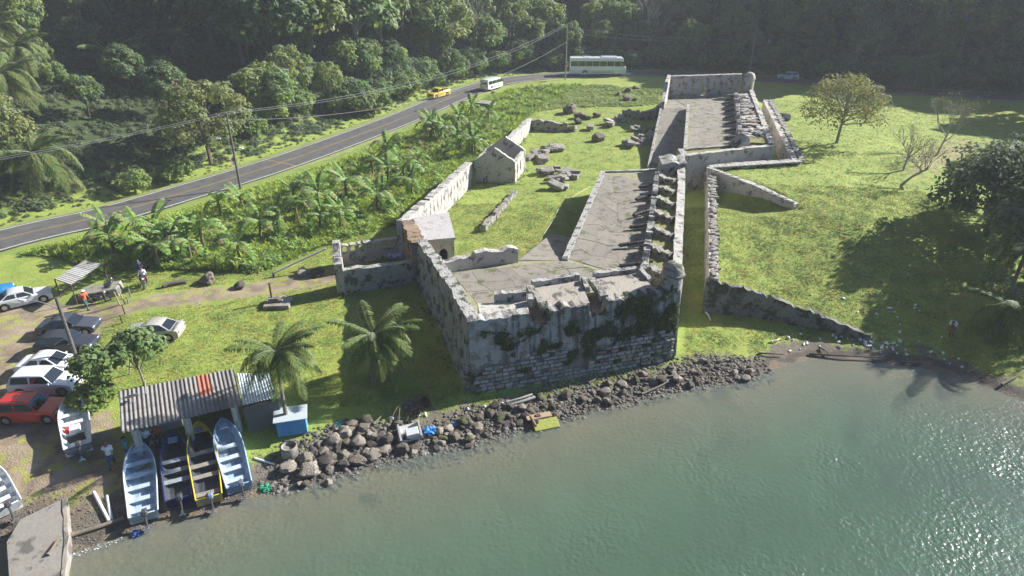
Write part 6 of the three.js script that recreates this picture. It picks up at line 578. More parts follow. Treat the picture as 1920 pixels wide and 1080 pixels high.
function person(label, pos, turn, poseName, shirtC, pantsC, o = {}) { const J = POSE[poseName], t = thing('person', label, 'person', pos, turn), up = V3(J.chest[0] - J.hip[0], J.chest[1] - J.hip[1], J.chest[2] - J.hip[2]).normalize(), sh = (s) => [J.chest[0] + s * 0.18, J.chest[1] + 0.05 * up.y, J.chest[2] + 0.05 * up.z], hp = (s) => [J.hip[0] + s * 0.09, J.hip[1] - 0.02, J.hip[2]], neck = [lerp(J.chest[0], J.head[0], 0.45), lerp(J.chest[1], J.head[1], 0.45), lerp(J.chest[2], J.head[2], 0.45)];
  const toe = (f) => [f[0], f[1] - 0.035, f[2] + 0.15]; const torso = (e) => [[J.hip, J.chest, 0.125 + e, 0.13 + e], [hp(-1), hp(1), 0.1 + e, 0.1 + e], [sh(-1), sh(1), 0.07 + e, 0.07 + e], [[J.chest[0] - 0.07, J.chest[1], J.chest[2]], [J.chest[0] + 0.07, J.chest[1], J.chest[2]], 0.115 + e, 0.115 + e]], arm = (s, e, f, h, k = 1) => [[sh(s), e, 0.052 * k, 0.042 * k], [e, h, 0.04 * k, 0.029 * k]], leg = (s, k, f, e = 0) => [[hp(s), k, 0.088 + e, 0.06 + e], [k, f, 0.057 + e, 0.036 + e]];
  const all = [...torso(0), ...arm(-1, J.er, 0, J.hr), ...arm(1, J.el, 0, J.hl), ...leg(-1, J.kr, J.fr), ...leg(1, J.kl, J.fl), [J.fr, toe(J.fr), 0.042, 0.034], [J.fl, toe(J.fl), 0.042, 0.034], [J.chest, neck, 0.06, 0.05], [neck, J.head, 0.052, 0.05]];
  const H = V3(...J.head), at = (x, y, z) => [H.x + x, H.y + y, H.z + z]; const headG = sdfGeo([[at(0, 0.05, -0.01), at(0, 0.03, 0.02), 0.098, 0.092], [at(0, -0.06, 0.035), at(0, -0.03, 0.03), 0.058, 0.068], [at(0, 0.02, 0.1), at(0, -0.015, 0.122), 0.012, 0.018], [at(-0.045, -0.055, 0.06), at(0.045, -0.055, 0.06), 0.03, 0.03], [at(-0.098, 0.0, 0), at(-0.104, 0.03, 0), 0.014, 0.018], [at(0.098, 0, 0), at(0.104, 0.03, 0), 0.014, 0.018], [at(-0.022, -0.045, 0.098), at(0.022, -0.045, 0.098), 0.012, 0.012]], 0.012, null, 40);
  const body = part('body', merge([sdfGeo(all, 0.025), headG, ...handGeo(J.hr, J.er, 1), ...handGeo(J.hl, J.el, -1)]), skinM, t); for (const s of [-1, 1]) part('eye', new THREE.SphereGeometry(0.011, 8, 6).translate(...at(s * 0.034, 0.025, 0.09)), std([0.05, 0.04, 0.035], { roughness: 0.2 }), body);
  part('hair', sdfGeo([[at(0, 0.065, -0.02), at(0, 0.06, 0.01), 0.106, 0.098]], 0.01, (x, y, z) => (H.y + 0.045 + Math.max(0, z - H.z) * 0.5) - y - (z < H.z - 0.02 ? 0.09 : 0), 36), o.hat ? std(o.hat) : hairM, t); if (o.hat) part('hat_brim', cyl(0.16, 0.17, 0.015, 20).translate(...at(0, 0.085, 0.02)), std(o.hat), t);
  const sleeve = 0.55, mid = (a, b, k) => [lerp(a[0], b[0], k), lerp(a[1], b[1], k), lerp(a[2], b[2], k)]; const low = (x, y, z) => 0.03 - ((x - J.hip[0]) * up.x + (y - J.hip[1]) * up.y + (z - J.hip[2]) * up.z) - 0.05;
  part('shirt', sdfGeo([...torso(0.02), [sh(-1), mid(sh(-1), J.er, 0.75), 0.07, 0.062], [sh(1), mid(sh(1), J.el, 0.75), 0.07, 0.062], [J.chest, mid(J.chest, neck, 0.5), 0.1, 0.07]], 0.025, low), std(shirtC, { roughness: 0.9, ...bump1(0.02, 4) }), t);
  const cut = o.shorts ? 0.55 : 0.93; part('trousers', sdfGeo([[hp(-1), hp(1), 0.115, 0.115], [J.hip, mid(J.hip, J.chest, 0.12), 0.14, 0.14], ...(o.shorts ? [[hp(-1), mid(hp(-1), J.kr, 0.85), 0.105, 0.085], [hp(1), mid(hp(1), J.kl, 0.85), 0.105, 0.085]] : [...leg(-1, J.kr, mid(J.kr, J.fr, cut), 0.018), ...leg(1, J.kl, mid(J.kl, J.fl, cut), 0.018)])], 0.02), std(pantsC, { roughness: 0.9 }), t);
  for (const f of [J.fr, J.fl]) part('shoe', merge([rbox(0.1, 0.08, 0.26, 0.035, f[0], f[1] - 0.035, f[2] + 0.06), cyl(0.052, 0.055, 0.05, 10, f[0], f[1] + 0.02, f[2])]), o.shoe ? std(o.shoe) : shoeM, t); return t; }
person('person in white shirt and blue trousers walking beside the white boat', on([-23.1, -30.54], -0.02), 0.4, 'walk', [0.75, 0.77, 0.8], [0.05, 0.09, 0.22]);
person('person in teal shirt standing by the shack corner post', on([-22.34, -30.97], -0.02), 2.2, 'stand', [0.03, 0.2, 0.22], [0.05, 0.06, 0.09]);
person('person in white shirt seated on the bench under the shack roof', on([-21.67, -31.97], 0.0), 0.25, 'sit', [0.7, 0.72, 0.75], [0.04, 0.05, 0.07]);
person('person in dark red shirt seated on the bench under the shack roof', on([-21, -32.16], 0.0), 0.2, 'sit', [0.25, 0.06, 0.04], [0.06, 0.06, 0.07]);
person('person in orange shirt and white cap walking beside the concrete block', on([-34.08, -48.04], -0.02), 1.2, 'walk', [0.7, 0.13, 0.04], [0.04, 0.12, 0.13], { hat: [0.75, 0.75, 0.72] });
person('person in white shirt sitting astride the motorcycle by the log', on([-30.95, -51.42], 0.0), -1.2 + Math.PI / 2, 'ride', [0.72, 0.74, 0.8], [0.03, 0.04, 0.08]);
person('person in dark shirt standing behind the motorcycle by the log', on([-32.06, -53.06], -0.02), 0.6, 'stand', [0.06, 0.07, 0.16], [0.03, 0.03, 0.04]);
person('person in white shirt and red shorts bending down on the beach', on([33.66, -44.96], -0.02), -0.9, 'bend', [0.75, 0.78, 0.85], [0.35, 0.05, 0.05], { shorts: true });

// ------------------------------------------------------------------ the boatmen's shack
const corrug = (c, seed, rust = 0.5) => std(0xffffff, { roughness: 0.7, metalness: 0.1, side: THREE.DoubleSide, map: tex(256, (u, v) => mix3(sc3(c, 1 + 0.25 * tn(u, v, 6, 4, seed)), [0.16, 0.1, 0.07], rust * smoothstep(tn(u, v, 4, 5, seed + 3), 0.1, 0.5))) });
const sheetM = [corrug([0.22, 0.21, 0.2], 3), corrug([0.27, 0.26, 0.25], 5), corrug([0.17, 0.16, 0.155], 7), corrug([0.24, 0.225, 0.21], 9, 0.7)], redSheet = corrug([0.42, 0.13, 0.08], 11, 0.3), blueSheet = corrug([0.55, 0.63, 0.68], 13, 0.25);
function sheet(parent, corners, u0, u1, v0, v1, waves, amp, mat, lift = 0) { const [a, b, c, d] = corners, P = (u, v, y) => [0, 1, 2].map((k) => lerp(lerp(a[k], b[k], u), lerp(d[k], c[k], u), v) + (k === 1 ? y : 0)), T = new Tris(), n = waves * 8; for (let i = 0; i < n; i++) { const f = (k) => lerp(u0, u1, k / n), y = (k) => amp * Math.sin(k / 8 * TAU) + lift; T.quad(P(f(i), v0, y(i)), P(f(i), v1, y(i)), P(f(i + 1), v1, y(i + 1)), P(f(i + 1), v0, y(i + 1)), [i / n, v0], [i / n, v1], [(i + 1) / n, v1], [(i + 1) / n, v0]); } return part('roof_sheet', T.geo(), mat, parent); }
const limewash = std(0xffffff, { map: rep(stain([0.6, 0.58, 0.54], [0.28, 0.26, 0.23], [0.1, 0.1, 0.05], 0.2, 0), 0.4), ...bump1(0.02, 2) }), timber = std([0.14, 0.11, 0.08], { ...bump1(0.05, 3) }), concrete = std(0xffffff, { map: rep(stain([0.3, 0.275, 0.235], [0.14, 0.125, 0.105], [0.1, 0.1, 0.05], 0.4, 0), 0.12), ...bump1(0.008, 0.5) });
{ const RC = [[-23.85, 3.6, -34.06], [-17.78, 3.6, -36.49], [-16.21, 3.1, -33.34], [-22.16, 3.1, -30.75]], g0 = gh(RC[3][0] + 2, RC[3][2] - 1), t = site('boat_shack', 'open-fronted boat shack with grey corrugated roof and white posts', 'shack', [RC[3][0] + 4, g0, RC[3][2] - 1.5]);
  const n = 9, r = rng(910); for (let i = 0; i < n; i++) for (const [v0, v1, l] of [[0, 0.54, 0.02], [0.5, 1.0, 0]]) sheet(t, RC, i / n - (i ? 0.004 : 0), (i + 1) / n, v0, v1, 3, 0.035, i === 6 && l ? redSheet : sheetM[Math.floor(r() * 4)], l + (i % 2) * 0.006);
  const at = (u, v, dy = 0) => { const [a, b, c, d] = RC; return [0, 1, 2].map((k) => lerp(lerp(a[k], b[k], u), lerp(d[k], c[k], u), v) + (k === 1 ? dy : 0)); }; for (const [u, v] of [[0.1, 0.93], [0.52, 0.93], [0.93, 0.93]]) { const p = at(u, v, -0.12), y = gh(p[0], p[2]) - 0.1; part('post', rbox(0.32, p[1] - y, 0.32, 0.02, p[0], (p[1] + y) / 2, p[2]), limewash, t); } for (const [u, v] of [[0.04, 0.06], [0.35, 0.06], [0.66, 0.06], [0.97, 0.06]]) { const p = at(u, v, -0.12), y = gh(p[0], p[2]) - 0.1; part('rear_post', rbox(0.2, p[1] - y, 0.2, 0.02, p[0], (p[1] + y) / 2, p[2]), timber, t); }
  for (const v of [0.06, 0.5, 0.93]) part('beam', rod(at(0.02, v, -0.1), at(0.98, v, -0.1), 0.07, 0.07, 6), timber, t);
  const wallOf = (u0, u1, v, h) => { const a = at(u0, v), b = at(u1, v); return ruinWall([[a[0], a[2], g0 - 0.2, g0 + h], [b[0], b[2], g0 - 0.2, g0 + h]], -0.08, 0.08, { jag: 0, rough: 0.01 }); }; part('back_wall', wallOf(0.03, 0.98, 0.1, 2.1), std([0.2, 0.19, 0.17]), t); part('low_wall', wallOf(0.12, 0.46, 0.5, 1.05), limewash, t); part('side_wall', (() => { const a = at(0.97, 0.08), b = at(0.97, 0.75); return ruinWall([[a[0], a[2], g0 - 0.2, g0 + 2], [b[0], b[2], g0 - 0.2, g0 + 2]], -0.08, 0.08, { jag: 0, rough: 0.01 }); })(), std([0.22, 0.21, 0.19]), t);
  const bn = site('wooden_bench', 'pale green bench under the shack roof with two seated people', 'bench', on([-21.16, -31.82])); const ba = on([-21.8, -31.63]), bb2 = on([-20.59, -32.01]); part('seat', rod([ba[0], ba[1] + 0.42, ba[2]], [bb2[0], bb2[1] + 0.42, bb2[2]], 0.14, 0.14, 4), std([0.3, 0.38, 0.34]), bn); for (const k of [0.1, 0.9]) part('leg', box(0.08, 0.4, 0.3, lerp(ba[0], bb2[0], k), ba[1] + 0.2, lerp(ba[2], bb2[2], k)), timber, bn);
  const dp = at(0.11, 0.35, 0.05), dish = site('satellite_dish', 'small pale satellite dish on the corrugated shack roof', 'dish', dp); part('reflector', new THREE.SphereGeometry(0.9, 20, 8, 0, TAU, 0, 0.45).translate(0, -0.8, 0).rotateX(2.4).rotateY(0.6).translate(dp[0], dp[1] + 0.45, dp[2]), std([0.35, 0.35, 0.34], { side: THREE.DoubleSide }), dish); part('mast', rod(dp, [dp[0], dp[1] + 0.45, dp[2]], 0.03), chrome, dish); part('arm', rod([dp[0], dp[1] + 0.3, dp[2]], [dp[0] + 0.3, dp[1] + 0.62, dp[2] + 0.42], 0.02), std([0.5, 0.1, 0.07]), dish);
  const mp = at(0.22, 0.2, 0.02); single('roof_stick', rod(mp, [mp[0] + 0.1, mp[1] + 0.9, mp[2] - 0.1], 0.03), std([0.6, 0.55, 0.45]), 'thin pale stick standing on the shack roof beside the dish', 'stick');
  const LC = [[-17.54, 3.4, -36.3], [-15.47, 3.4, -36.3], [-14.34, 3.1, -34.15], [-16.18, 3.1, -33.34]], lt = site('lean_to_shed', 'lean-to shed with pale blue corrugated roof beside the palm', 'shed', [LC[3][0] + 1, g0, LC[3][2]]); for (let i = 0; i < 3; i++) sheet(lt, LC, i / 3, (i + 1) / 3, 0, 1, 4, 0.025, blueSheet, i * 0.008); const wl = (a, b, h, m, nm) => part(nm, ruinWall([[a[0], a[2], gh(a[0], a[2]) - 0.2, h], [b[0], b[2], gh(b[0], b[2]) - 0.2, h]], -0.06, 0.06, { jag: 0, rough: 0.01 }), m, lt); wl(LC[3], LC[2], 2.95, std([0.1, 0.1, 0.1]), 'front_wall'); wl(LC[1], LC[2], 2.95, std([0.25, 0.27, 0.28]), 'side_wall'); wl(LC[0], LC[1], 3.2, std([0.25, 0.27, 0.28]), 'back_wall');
  const bp = [-13.61, -33.85], bx = on(bp), bl = thing('blue_hut', 'small bright blue plywood hut behind the palm trunk', 'hut', bx, 0.25); part('wall', rbox(1.75, 1.25, 1.1, 0.02, 0, 0.6, 0), std([0.09, 0.3, 0.58], { ...bump1(0.03, 1) }), bl); part('roof', rbox(2.0, 0.06, 1.4, 0.02, 0, 1.27, 0).rotateX(0.06), std([0.45, 0.5, 0.52]), bl); part('door', box(0.6, 1.0, 0.03, -0.3, 0.52, 0.56), std([0.07, 0.26, 0.55]), bl); }
// ------------------------------------------------------------------ stall, block, bench, posts and monument beside the path
{ const C = [[-37.29, 3.4, -49.91], [-36.35, 3.7, -52.9], [-34.45, 3.7, -52.14], [-35.33, 3.4, -48.84]], t = site('tin_stall', 'open stall roofed with tilted pale tin sheets beside the overgrown strip', 'stall', on([C[0][0] + 2, C[0][2] - 1])); const tin = [corrug([0.5, 0.48, 0.44], 21, 0.3), corrug([0.55, 0.54, 0.5], 22, 0.2), corrug([0.42, 0.4, 0.36], 23, 0.4)]; for (let i = 0; i < 3; i++) sheet(t, C, i / 3, (i + 1) / 3 + 0.01, 0, 1, 5, 0.015, tin[i], i * 0.012); for (const c of C) { const y = gh(c[0], c[2]); part('post', rod([c[0], y - 0.1, c[2]], [c[0], c[1], c[2]], 0.05), timber, t); } part('beam', rod(C[0], C[3], 0.04), timber, t); part('beam', rod(C[1], C[2], 0.04), timber, t); part('counter', rod([C[0][0], C[0][1] - 1.3, C[0][2]], [C[1][0], C[1][1] - 1.5, C[1][2]], 0.12, 0.12, 4), timber, t); }
{ const b = on([-34, -50.25]), t = thing('concrete_block', 'big tilted concrete slab lying between the motorcycles', 'slab', b, 0.25); const g = rbox(3.0, 0.8, 1.7, 0.1, 0, 0.25, 0); part('block', boxUV(g), concrete, t).rotation.z = 0.1; part('rubble', rbox(0.5, 0.35, 0.5, 0.1, -1.7, 0.1, 0.5), concrete, t); }
{ const a = on([-29.24, -51.13], 0.22), b = on([-27.79, -51.92], 0.22), t = site('log_bench', 'rough log bench at the edge of the banana plants', 'bench', a); part('log', trunkGeo([a, [(a[0] + b[0]) / 2, a[1] + 0.06, (a[2] + b[2]) / 2], b], 0.17, 0.2, 8, 9), std([0.2, 0.16, 0.12], bump1(0.1, 2)), t); for (const p of [a, b]) part('rest', box(0.25, 0.3, 0.3, p[0], p[1] - 0.18, p[2]), timber, t); }
{ const a = on([-20.65, -53.17], 0.35), b = [-16.26, 4, -54.7]; const t = site('barrier_pole', 'long white pole slanting up from the path to the court wall', 'pole', a); part('pole', rod(a, b, 0.1, 0.08, 8), std([0.75, 0.72, 0.62]), t); part('stand', rbox(0.14, 0.6, 0.14, 0.02, a[0], a[1] - 0.2, a[2]), timber, t); }
{ const b = on([-19.35, -48.57]), t = thing('monument', 'low concrete plinth with a dark post and plaque on the lawn', 'monument', b, 0.08); part('plinth', boxUV(merge([rbox(2.0, 0.35, 1.5, 0.03, 0.55, 0.1, 0.35), rbox(1.3, 0.25, 0.9, 0.03, 0.35, 0.36, 0.1)])), concrete, t); part('plaque', box(0.75, 0.3, 0.04, 0.25, 0.4, 0.56).rotateX(-0.1), std([0.04, 0.04, 0.04], { roughness: 0.4 }), t); part('post', rbox(0.13, 1.35, 0.13, 0.02, 0, 1.1, -0.05), std([0.1, 0.05, 0.035]), t); }
const postAt = (p, h, label, lean, c) => single('wooden_post', rod([p[0], p[1] - 0.1, p[2]], [p[0] + lean, p[1] + h, p[2]], 0.055, 0.05, 7), std(c, bump1(0.03, 3)), label, 'post', 'posts by the path');
postAt(on([-31.54, -48.3]), 1.15, 'leaning yellowish post, first of a pair beside the concrete slab', -0.16, [0.5, 0.42, 0.24]); postAt(on([-31.07, -48.3]), 1.2, 'leaning yellowish post, second of a pair beside the concrete slab', -0.2, [0.5, 0.42, 0.24]); postAt(on([-31.23, -49.49]), 0.7, 'grey post behind the pair of yellowish posts', 0, [0.28, 0.28, 0.27]); postAt(on([-30.86, -48.39]), 0.6, 'short grey post next to the yellowish pair', 0, [0.3, 0.3, 0.29]); postAt(on([-30.26, -46.65]), 0.85, 'dark stake at the path edge above the young tree', -0.05, [0.1, 0.09, 0.08]); postAt(on([-29.84, -45.4]), 0.7, 'dark stake just above the crown of the young tree', -0.05, [0.1, 0.09, 0.08]); postAt(on([-28.62, -41.89]), 1.1, 'pale stick standing between the two young trees', 0.02, [0.55, 0.48, 0.36]); postAt(on([-26.23, -38.96]), 1.1, 'thin leaning stick on the lawn behind the shack', 0.35, [0.55, 0.48, 0.36]);
{ const p = on([-10.45, -56.6], 0.12), t = thing('tarpaulin', 'folded white and blue tarpaulin lying in the guard court', 'tarpaulin', p, 0.15); const g = new THREE.PlaneGeometry(1.6, 0.9, 12, 8).rotateX(-Math.PI / 2), q = g.attributes.position; for (let i = 0; i < q.count; i++) q.setY(i, 0.3 + 0.12 * n2(q.getX(i) * 2, q.getZ(i) * 3)); g.computeVertexNormals(); part('sheet', g, std([0.6, 0.63, 0.78], { side: THREE.DoubleSide }), t); part('bundle', rbox(1.4, 0.35, 0.8, 0.12, 0, 0.1, 0), std([0.15, 0.2, 0.5]), t); }
// ------------------------------------------------------------------ poles, lamps, wires
const poleM = std([0.13, 0.115, 0.1], bump1(0.03, 2)), galv = std([0.45, 0.46, 0.47], { metalness: 0.5, roughness: 0.5 }), wireM = std([0.24, 0.24, 0.23], { roughness: 0.5 });
function pole(name, label, base, top, o = {}) { const t = thing(name, label, 'pole', base, o.turn ?? 0), h = top - base[1]; part('shaft', cyl(0.1, 0.15, h + 0.3, 10, 0, h / 2 - 0.15, 0), o.mat ?? poleM, t); if (o.arms) { const c = part('crossarm', rbox(0.12, 0.1, 2.0, 0.02, 0, h - 0.25, 0), timber, t); for (const z of [-0.85, 0, 0.85]) part('insulator', cyl(0.04, 0.06, 0.16, 8, 0, h - 0.12, z), std([0.5, 0.5, 0.5]), c); } for (const [a, l, y] of o.lamps ?? []) { const arm = part('lamp_arm', tube([[0, y - 0.3, 0], [Math.cos(a) * l * 0.5, y + 0.1, Math.sin(a) * l * 0.5], [Math.cos(a) * l, y + 0.1, Math.sin(a) * l]], 0.035, 10, 6), galv, t); part('lamp_head', rbox(0.55, 0.14, 0.24, 0.06, 0, 0, 0).rotateY(-a).translate(Math.cos(a) * (l + 0.2), y + 0.08, Math.sin(a) * (l + 0.2)), std([0.72, 0.73, 0.74], { roughness: 0.4 }), arm); } if (o.box) part('transformer', cyl(0.25, 0.25, 0.7, 12, 0.34, h - 1.6, 0), galv, t);
  if (o.sign) { const s = part('sign_board', rbox(0.06, o.sign[1], o.sign[2], 0.02, 0.02, o.sign[0], 0.2), std([0.75, 0.73, 0.7]), t); part('red_band', box(0.075, o.sign[1] * 0.38, o.sign[2] * 0.98, 0.02, o.sign[0] + o.sign[1] * 0.12, 0.2), std([0.6, 0.05, 0.05]), s); } return t; }
const p1 = on([-30.03, -39.76]), p1t = 7.03; pole('street_lamp', 'dark pole with lamp arm among the parked cars', p1, p1t, { lamps: [[3.35, 2.6, p1t - p1[1] - 0.6]] }); 
const p2 = on([-31.49, -75.79]), p2t = 11.02; pole('utility_pole', 'roadside utility pole with crossarm, two lamps and a small red sign', p2, p2t, { arms: true, turn: -0.9, lamps: [[2.2, 1.2, p2t - p2[1] - 2.9], [-0.5, 1.0, p2t - p2[1] - 3.9]], sign: [3.4, 1.0, 0.5] });
const p3 = on([10.74, -141.58]), p3t = 13.38; pole('utility_pole', 'utility pole at the road bend beside the bus', p3, p3t, { arms: true, turn: 0.6, mat: std([0.3, 0.3, 0.29]), sign: [3.0, 0.9, 0.9] });
const p4 = on([49.91, -148.37]), p4t = 11.45; pole('utility_pole', 'bare leaning utility pole on the far road behind the domed turret', p4, p4t, { mat: std([0.3, 0.3, 0.29]) });
function wire(a, b, sag, r, label) { const pts = []; for (let i = 0; i <= 14; i++) { const t = i / 14; pts.push(V3(lerp(a[0], b[0], t), lerp(a[1], b[1], t) - sag * 4 * t * (1 - t), lerp(a[2], b[2], t))); } single('power_line', tube(pts, r, 40, 5), wireM, label, 'wire', 'overhead power lines'); }
for (let k = 0; k < 2; k++) wire([p2[0] + (k - 1) * 0.5, p2t - 0.05, p2[2] + (k - 1) * 0.6], [p3[0] + (k - 1) * 0.5, p3t - 0.1, p3[2] + (k - 1) * 0.6], 2.6 + k * 0.15, 0.018, 'thin sagging power line between the two roadside utility poles');
for (let k = 0; k < 1; k++) wire([p2[0], p2t - 0.8 - k * 0.4, p2[2]], [p3[0], p3t - 3.2 - k * 0.7, p3[2]], 3.6, 0.02, 'lower power line between the two roadside utility poles');
for (let k = 0; k < 2; k++) wire([p2[0] + (k - 1) * 0.5, p2t - 0.05, p2[2] + (k - 1) * 0.6], [-66 + k * 0.5, 12.3, -40 + k * 0.5], 1.2, 0.018, 'power line running from the roadside pole over the bright palm');
for (let k = 0; k < 2; k++) { wire([p3[0], p3t - 0.4 - k, p3[2]], [p4[0], p4t - 0.8 - k * 0.3, p4[2]], 1.2, 0.022, 'power line crossing the far road between bus pole and leaning pole'); wire([p4[0], p4t - 0.8 - k * 0.3, p4[2]], [125, 11 - k * 0.3, -118], 1.2, 0.022, 'power line running over the hazy road past the leaning pole'); }
{ const b = on([55.52, -155.39]), t = thing('road_sign', 'small white road sign across the road from the silver hatchback', 'sign', b, 0); part('post', cyl(0.04, 0.04, 2.2, 8, 0, 1.1, 0), galv, t); part('board', rbox(0.6, 0.8, 0.04, 0.02, 0, 1.9, 0.04), std([0.6, 0.62, 0.6]), t); }
{ const b = on([-3.49, -126.67]), t = thing('kilometre_stone', 'small brownish marker stone at the road edge below the van', 'marker', b, 0.2); part('stone', rbox(0.6, 0.7, 0.3, 0.06, 0, 0.3, 0), std([0.3, 0.22, 0.16], bump1(0.05, 2)), t); part('cap', rbox(0.66, 0.1, 0.36, 0.03, 0, 0.68, 0), std([0.35, 0.28, 0.22]), t); }
// culvert and drain
{ const c = on([-4.9, -115.25], -0.75), t = site('culvert', 'dark square concrete culvert mouth below the road', 'culvert', c); const a = head([-4.9, -115.25], [-8.25, -105.62]); const m = (g) => g.rotateY(a).translate(c[0], c[1], c[2]); part('headwall', m(boxUV(merge([box(0.5, 0.3, 3.0, 0, 1.65, 0), box(0.5, 1.9, 0.35, 0, 0.6, 1.33), box(0.5, 1.9, 0.35, 0, 0.6, -1.33)]))), concrete, t); part('barrel', m(boxUV(merge([box(2.6, 0.2, 2.6, -1.3, 1.6, 0), box(2.6, 1.7, 0.2, -1.3, 0.6, 1.3), box(2.6, 1.7, 0.2, -1.3, 0.6, -1.3), box(0.2, 1.7, 2.6, -2.6, 0.6, 0)]))), concrete, t);
  const line = [[-5.41, -110.58], [-8.7, -100.67], [-11.78, -92.83], [-15.36, -82.9], [-18.52, -75.6], [-22.18, -70.75], [-25.9, -67.75], [-28.62, -64.43], [-30.52, -61.75]], d = site('drain_channel', 'narrow stone-lined drain crossing the overgrown strip', 'drain', on(line[4])); const L = (o) => line.map(([x, z]) => [x, z, gh(x, z) - 0.3, gh(x, z) + 0.3 + o]); part('side_wall', ruinWall(L(0), 0.45, 0.8, { jag: 0.08, seed: 190 }), rubble, d); part('side_wall', ruinWall(L(0.05), -0.8, -0.45, { jag: 0.08, seed: 191 }), rubble, d); part('floor', ruinWall(line.map(([x, z]) => [x, z, gh(x, z) - 0.2, gh(x, z) + 0.06]), -0.45, 0.45, { jag: 0.01 }), std([0.09, 0.075, 0.06]), d); }
// ------------------------------------------------------------------ rocks
const rockG = [0, 1, 2, 3, 4, 5, 6].map((k) => { const g = mergeVertices(new THREE.IcosahedronGeometry(1, 3).deleteAttribute('normal').deleteAttribute('uv')), p = g.attributes.position, v = V3(); const cut = [0, 1, 2, 3, 4].map((j) => V3(Math.sin(k * 3.7 + j * 2.1), Math.cos(k * 1.9 + j * 1.3), Math.sin(k + j * 4.4)).normalize()); for (let i = 0; i < p.count; i++) { v.fromBufferAttribute(p, i); let q = 1 + 0.18 * n3(v.x * 1.3 + k * 9, v.y * 1.3, v.z * 1.3) + 0.06 * n3(v.x * 4, v.y * 4 + k, v.z * 4); for (const c of cut) { const d = v.dot(c); if (d * q > 0.72) q = 0.72 / d; } p.setXYZ(i, v.x * q, v.y * q * 0.8, v.z * q); } let h = toCreasedNormals(g, 0.55); return boxUV(h, 0.5); });
const rockTex = (c, s) => rep(tex(256, (u, v) => mix3(sc3(c, 1 + 0.5 * tn(u, v, 6, 5, s)), sc3(c, 1.8), 0.6 * smoothstep(tn(u, v, 4, 4, s + 5), 0.15, 0.5))), 1.3);
const rockM = [[0.11, 0.088, 0.068], [0.16, 0.13, 0.1], [0.21, 0.18, 0.145], [0.075, 0.062, 0.052], [0.28, 0.24, 0.195]].map((c, i) => std(0xffffff, { map: rockTex(c, 50 + i), ...bump1(0.05, 1.5) })), mossRock = std(0xffffff, { map: rockTex([0.08, 0.09, 0.035], 60), ...bump1(0.05, 1.5) });
function rock(name, label, cat, p, s, sy, r, mat, group) { const m = single(name, rockG[Math.floor(r() * 7)], mat ?? rockM[Math.floor(r() * 5)], label, cat, group); m.position.set(...p); m.rotation.set((r() - 0.5) * 0.8, r() * TAU, (r() - 0.5) * 0.8); m.scale.set(s * (0.8 + 0.4 * r()), s * sy, s * (0.8 + 0.4 * r())); return m; }
const along = (pts, t) => { const k = t * (pts.length - 1), i = Math.min(pts.length - 2, Math.floor(k)); return [lerp(pts[i][0], pts[i + 1][0], k - i), lerp(pts[i][1], pts[i + 1][1], k - i)]; };
const R1 = [[-12.52, -30.78], [-11.19, -31.82], [-10.08, -32.67], [-8.9, -33.27], [-7.25, -33.27]], R2 = [[-7.17, -32.66], [-3.99, -33.69], [-2.05, -34.99], [0.7, -35.93], [4.32, -37.71], [8.94, -39.52], [13.82, -41.07], [17.78, -41.42]];
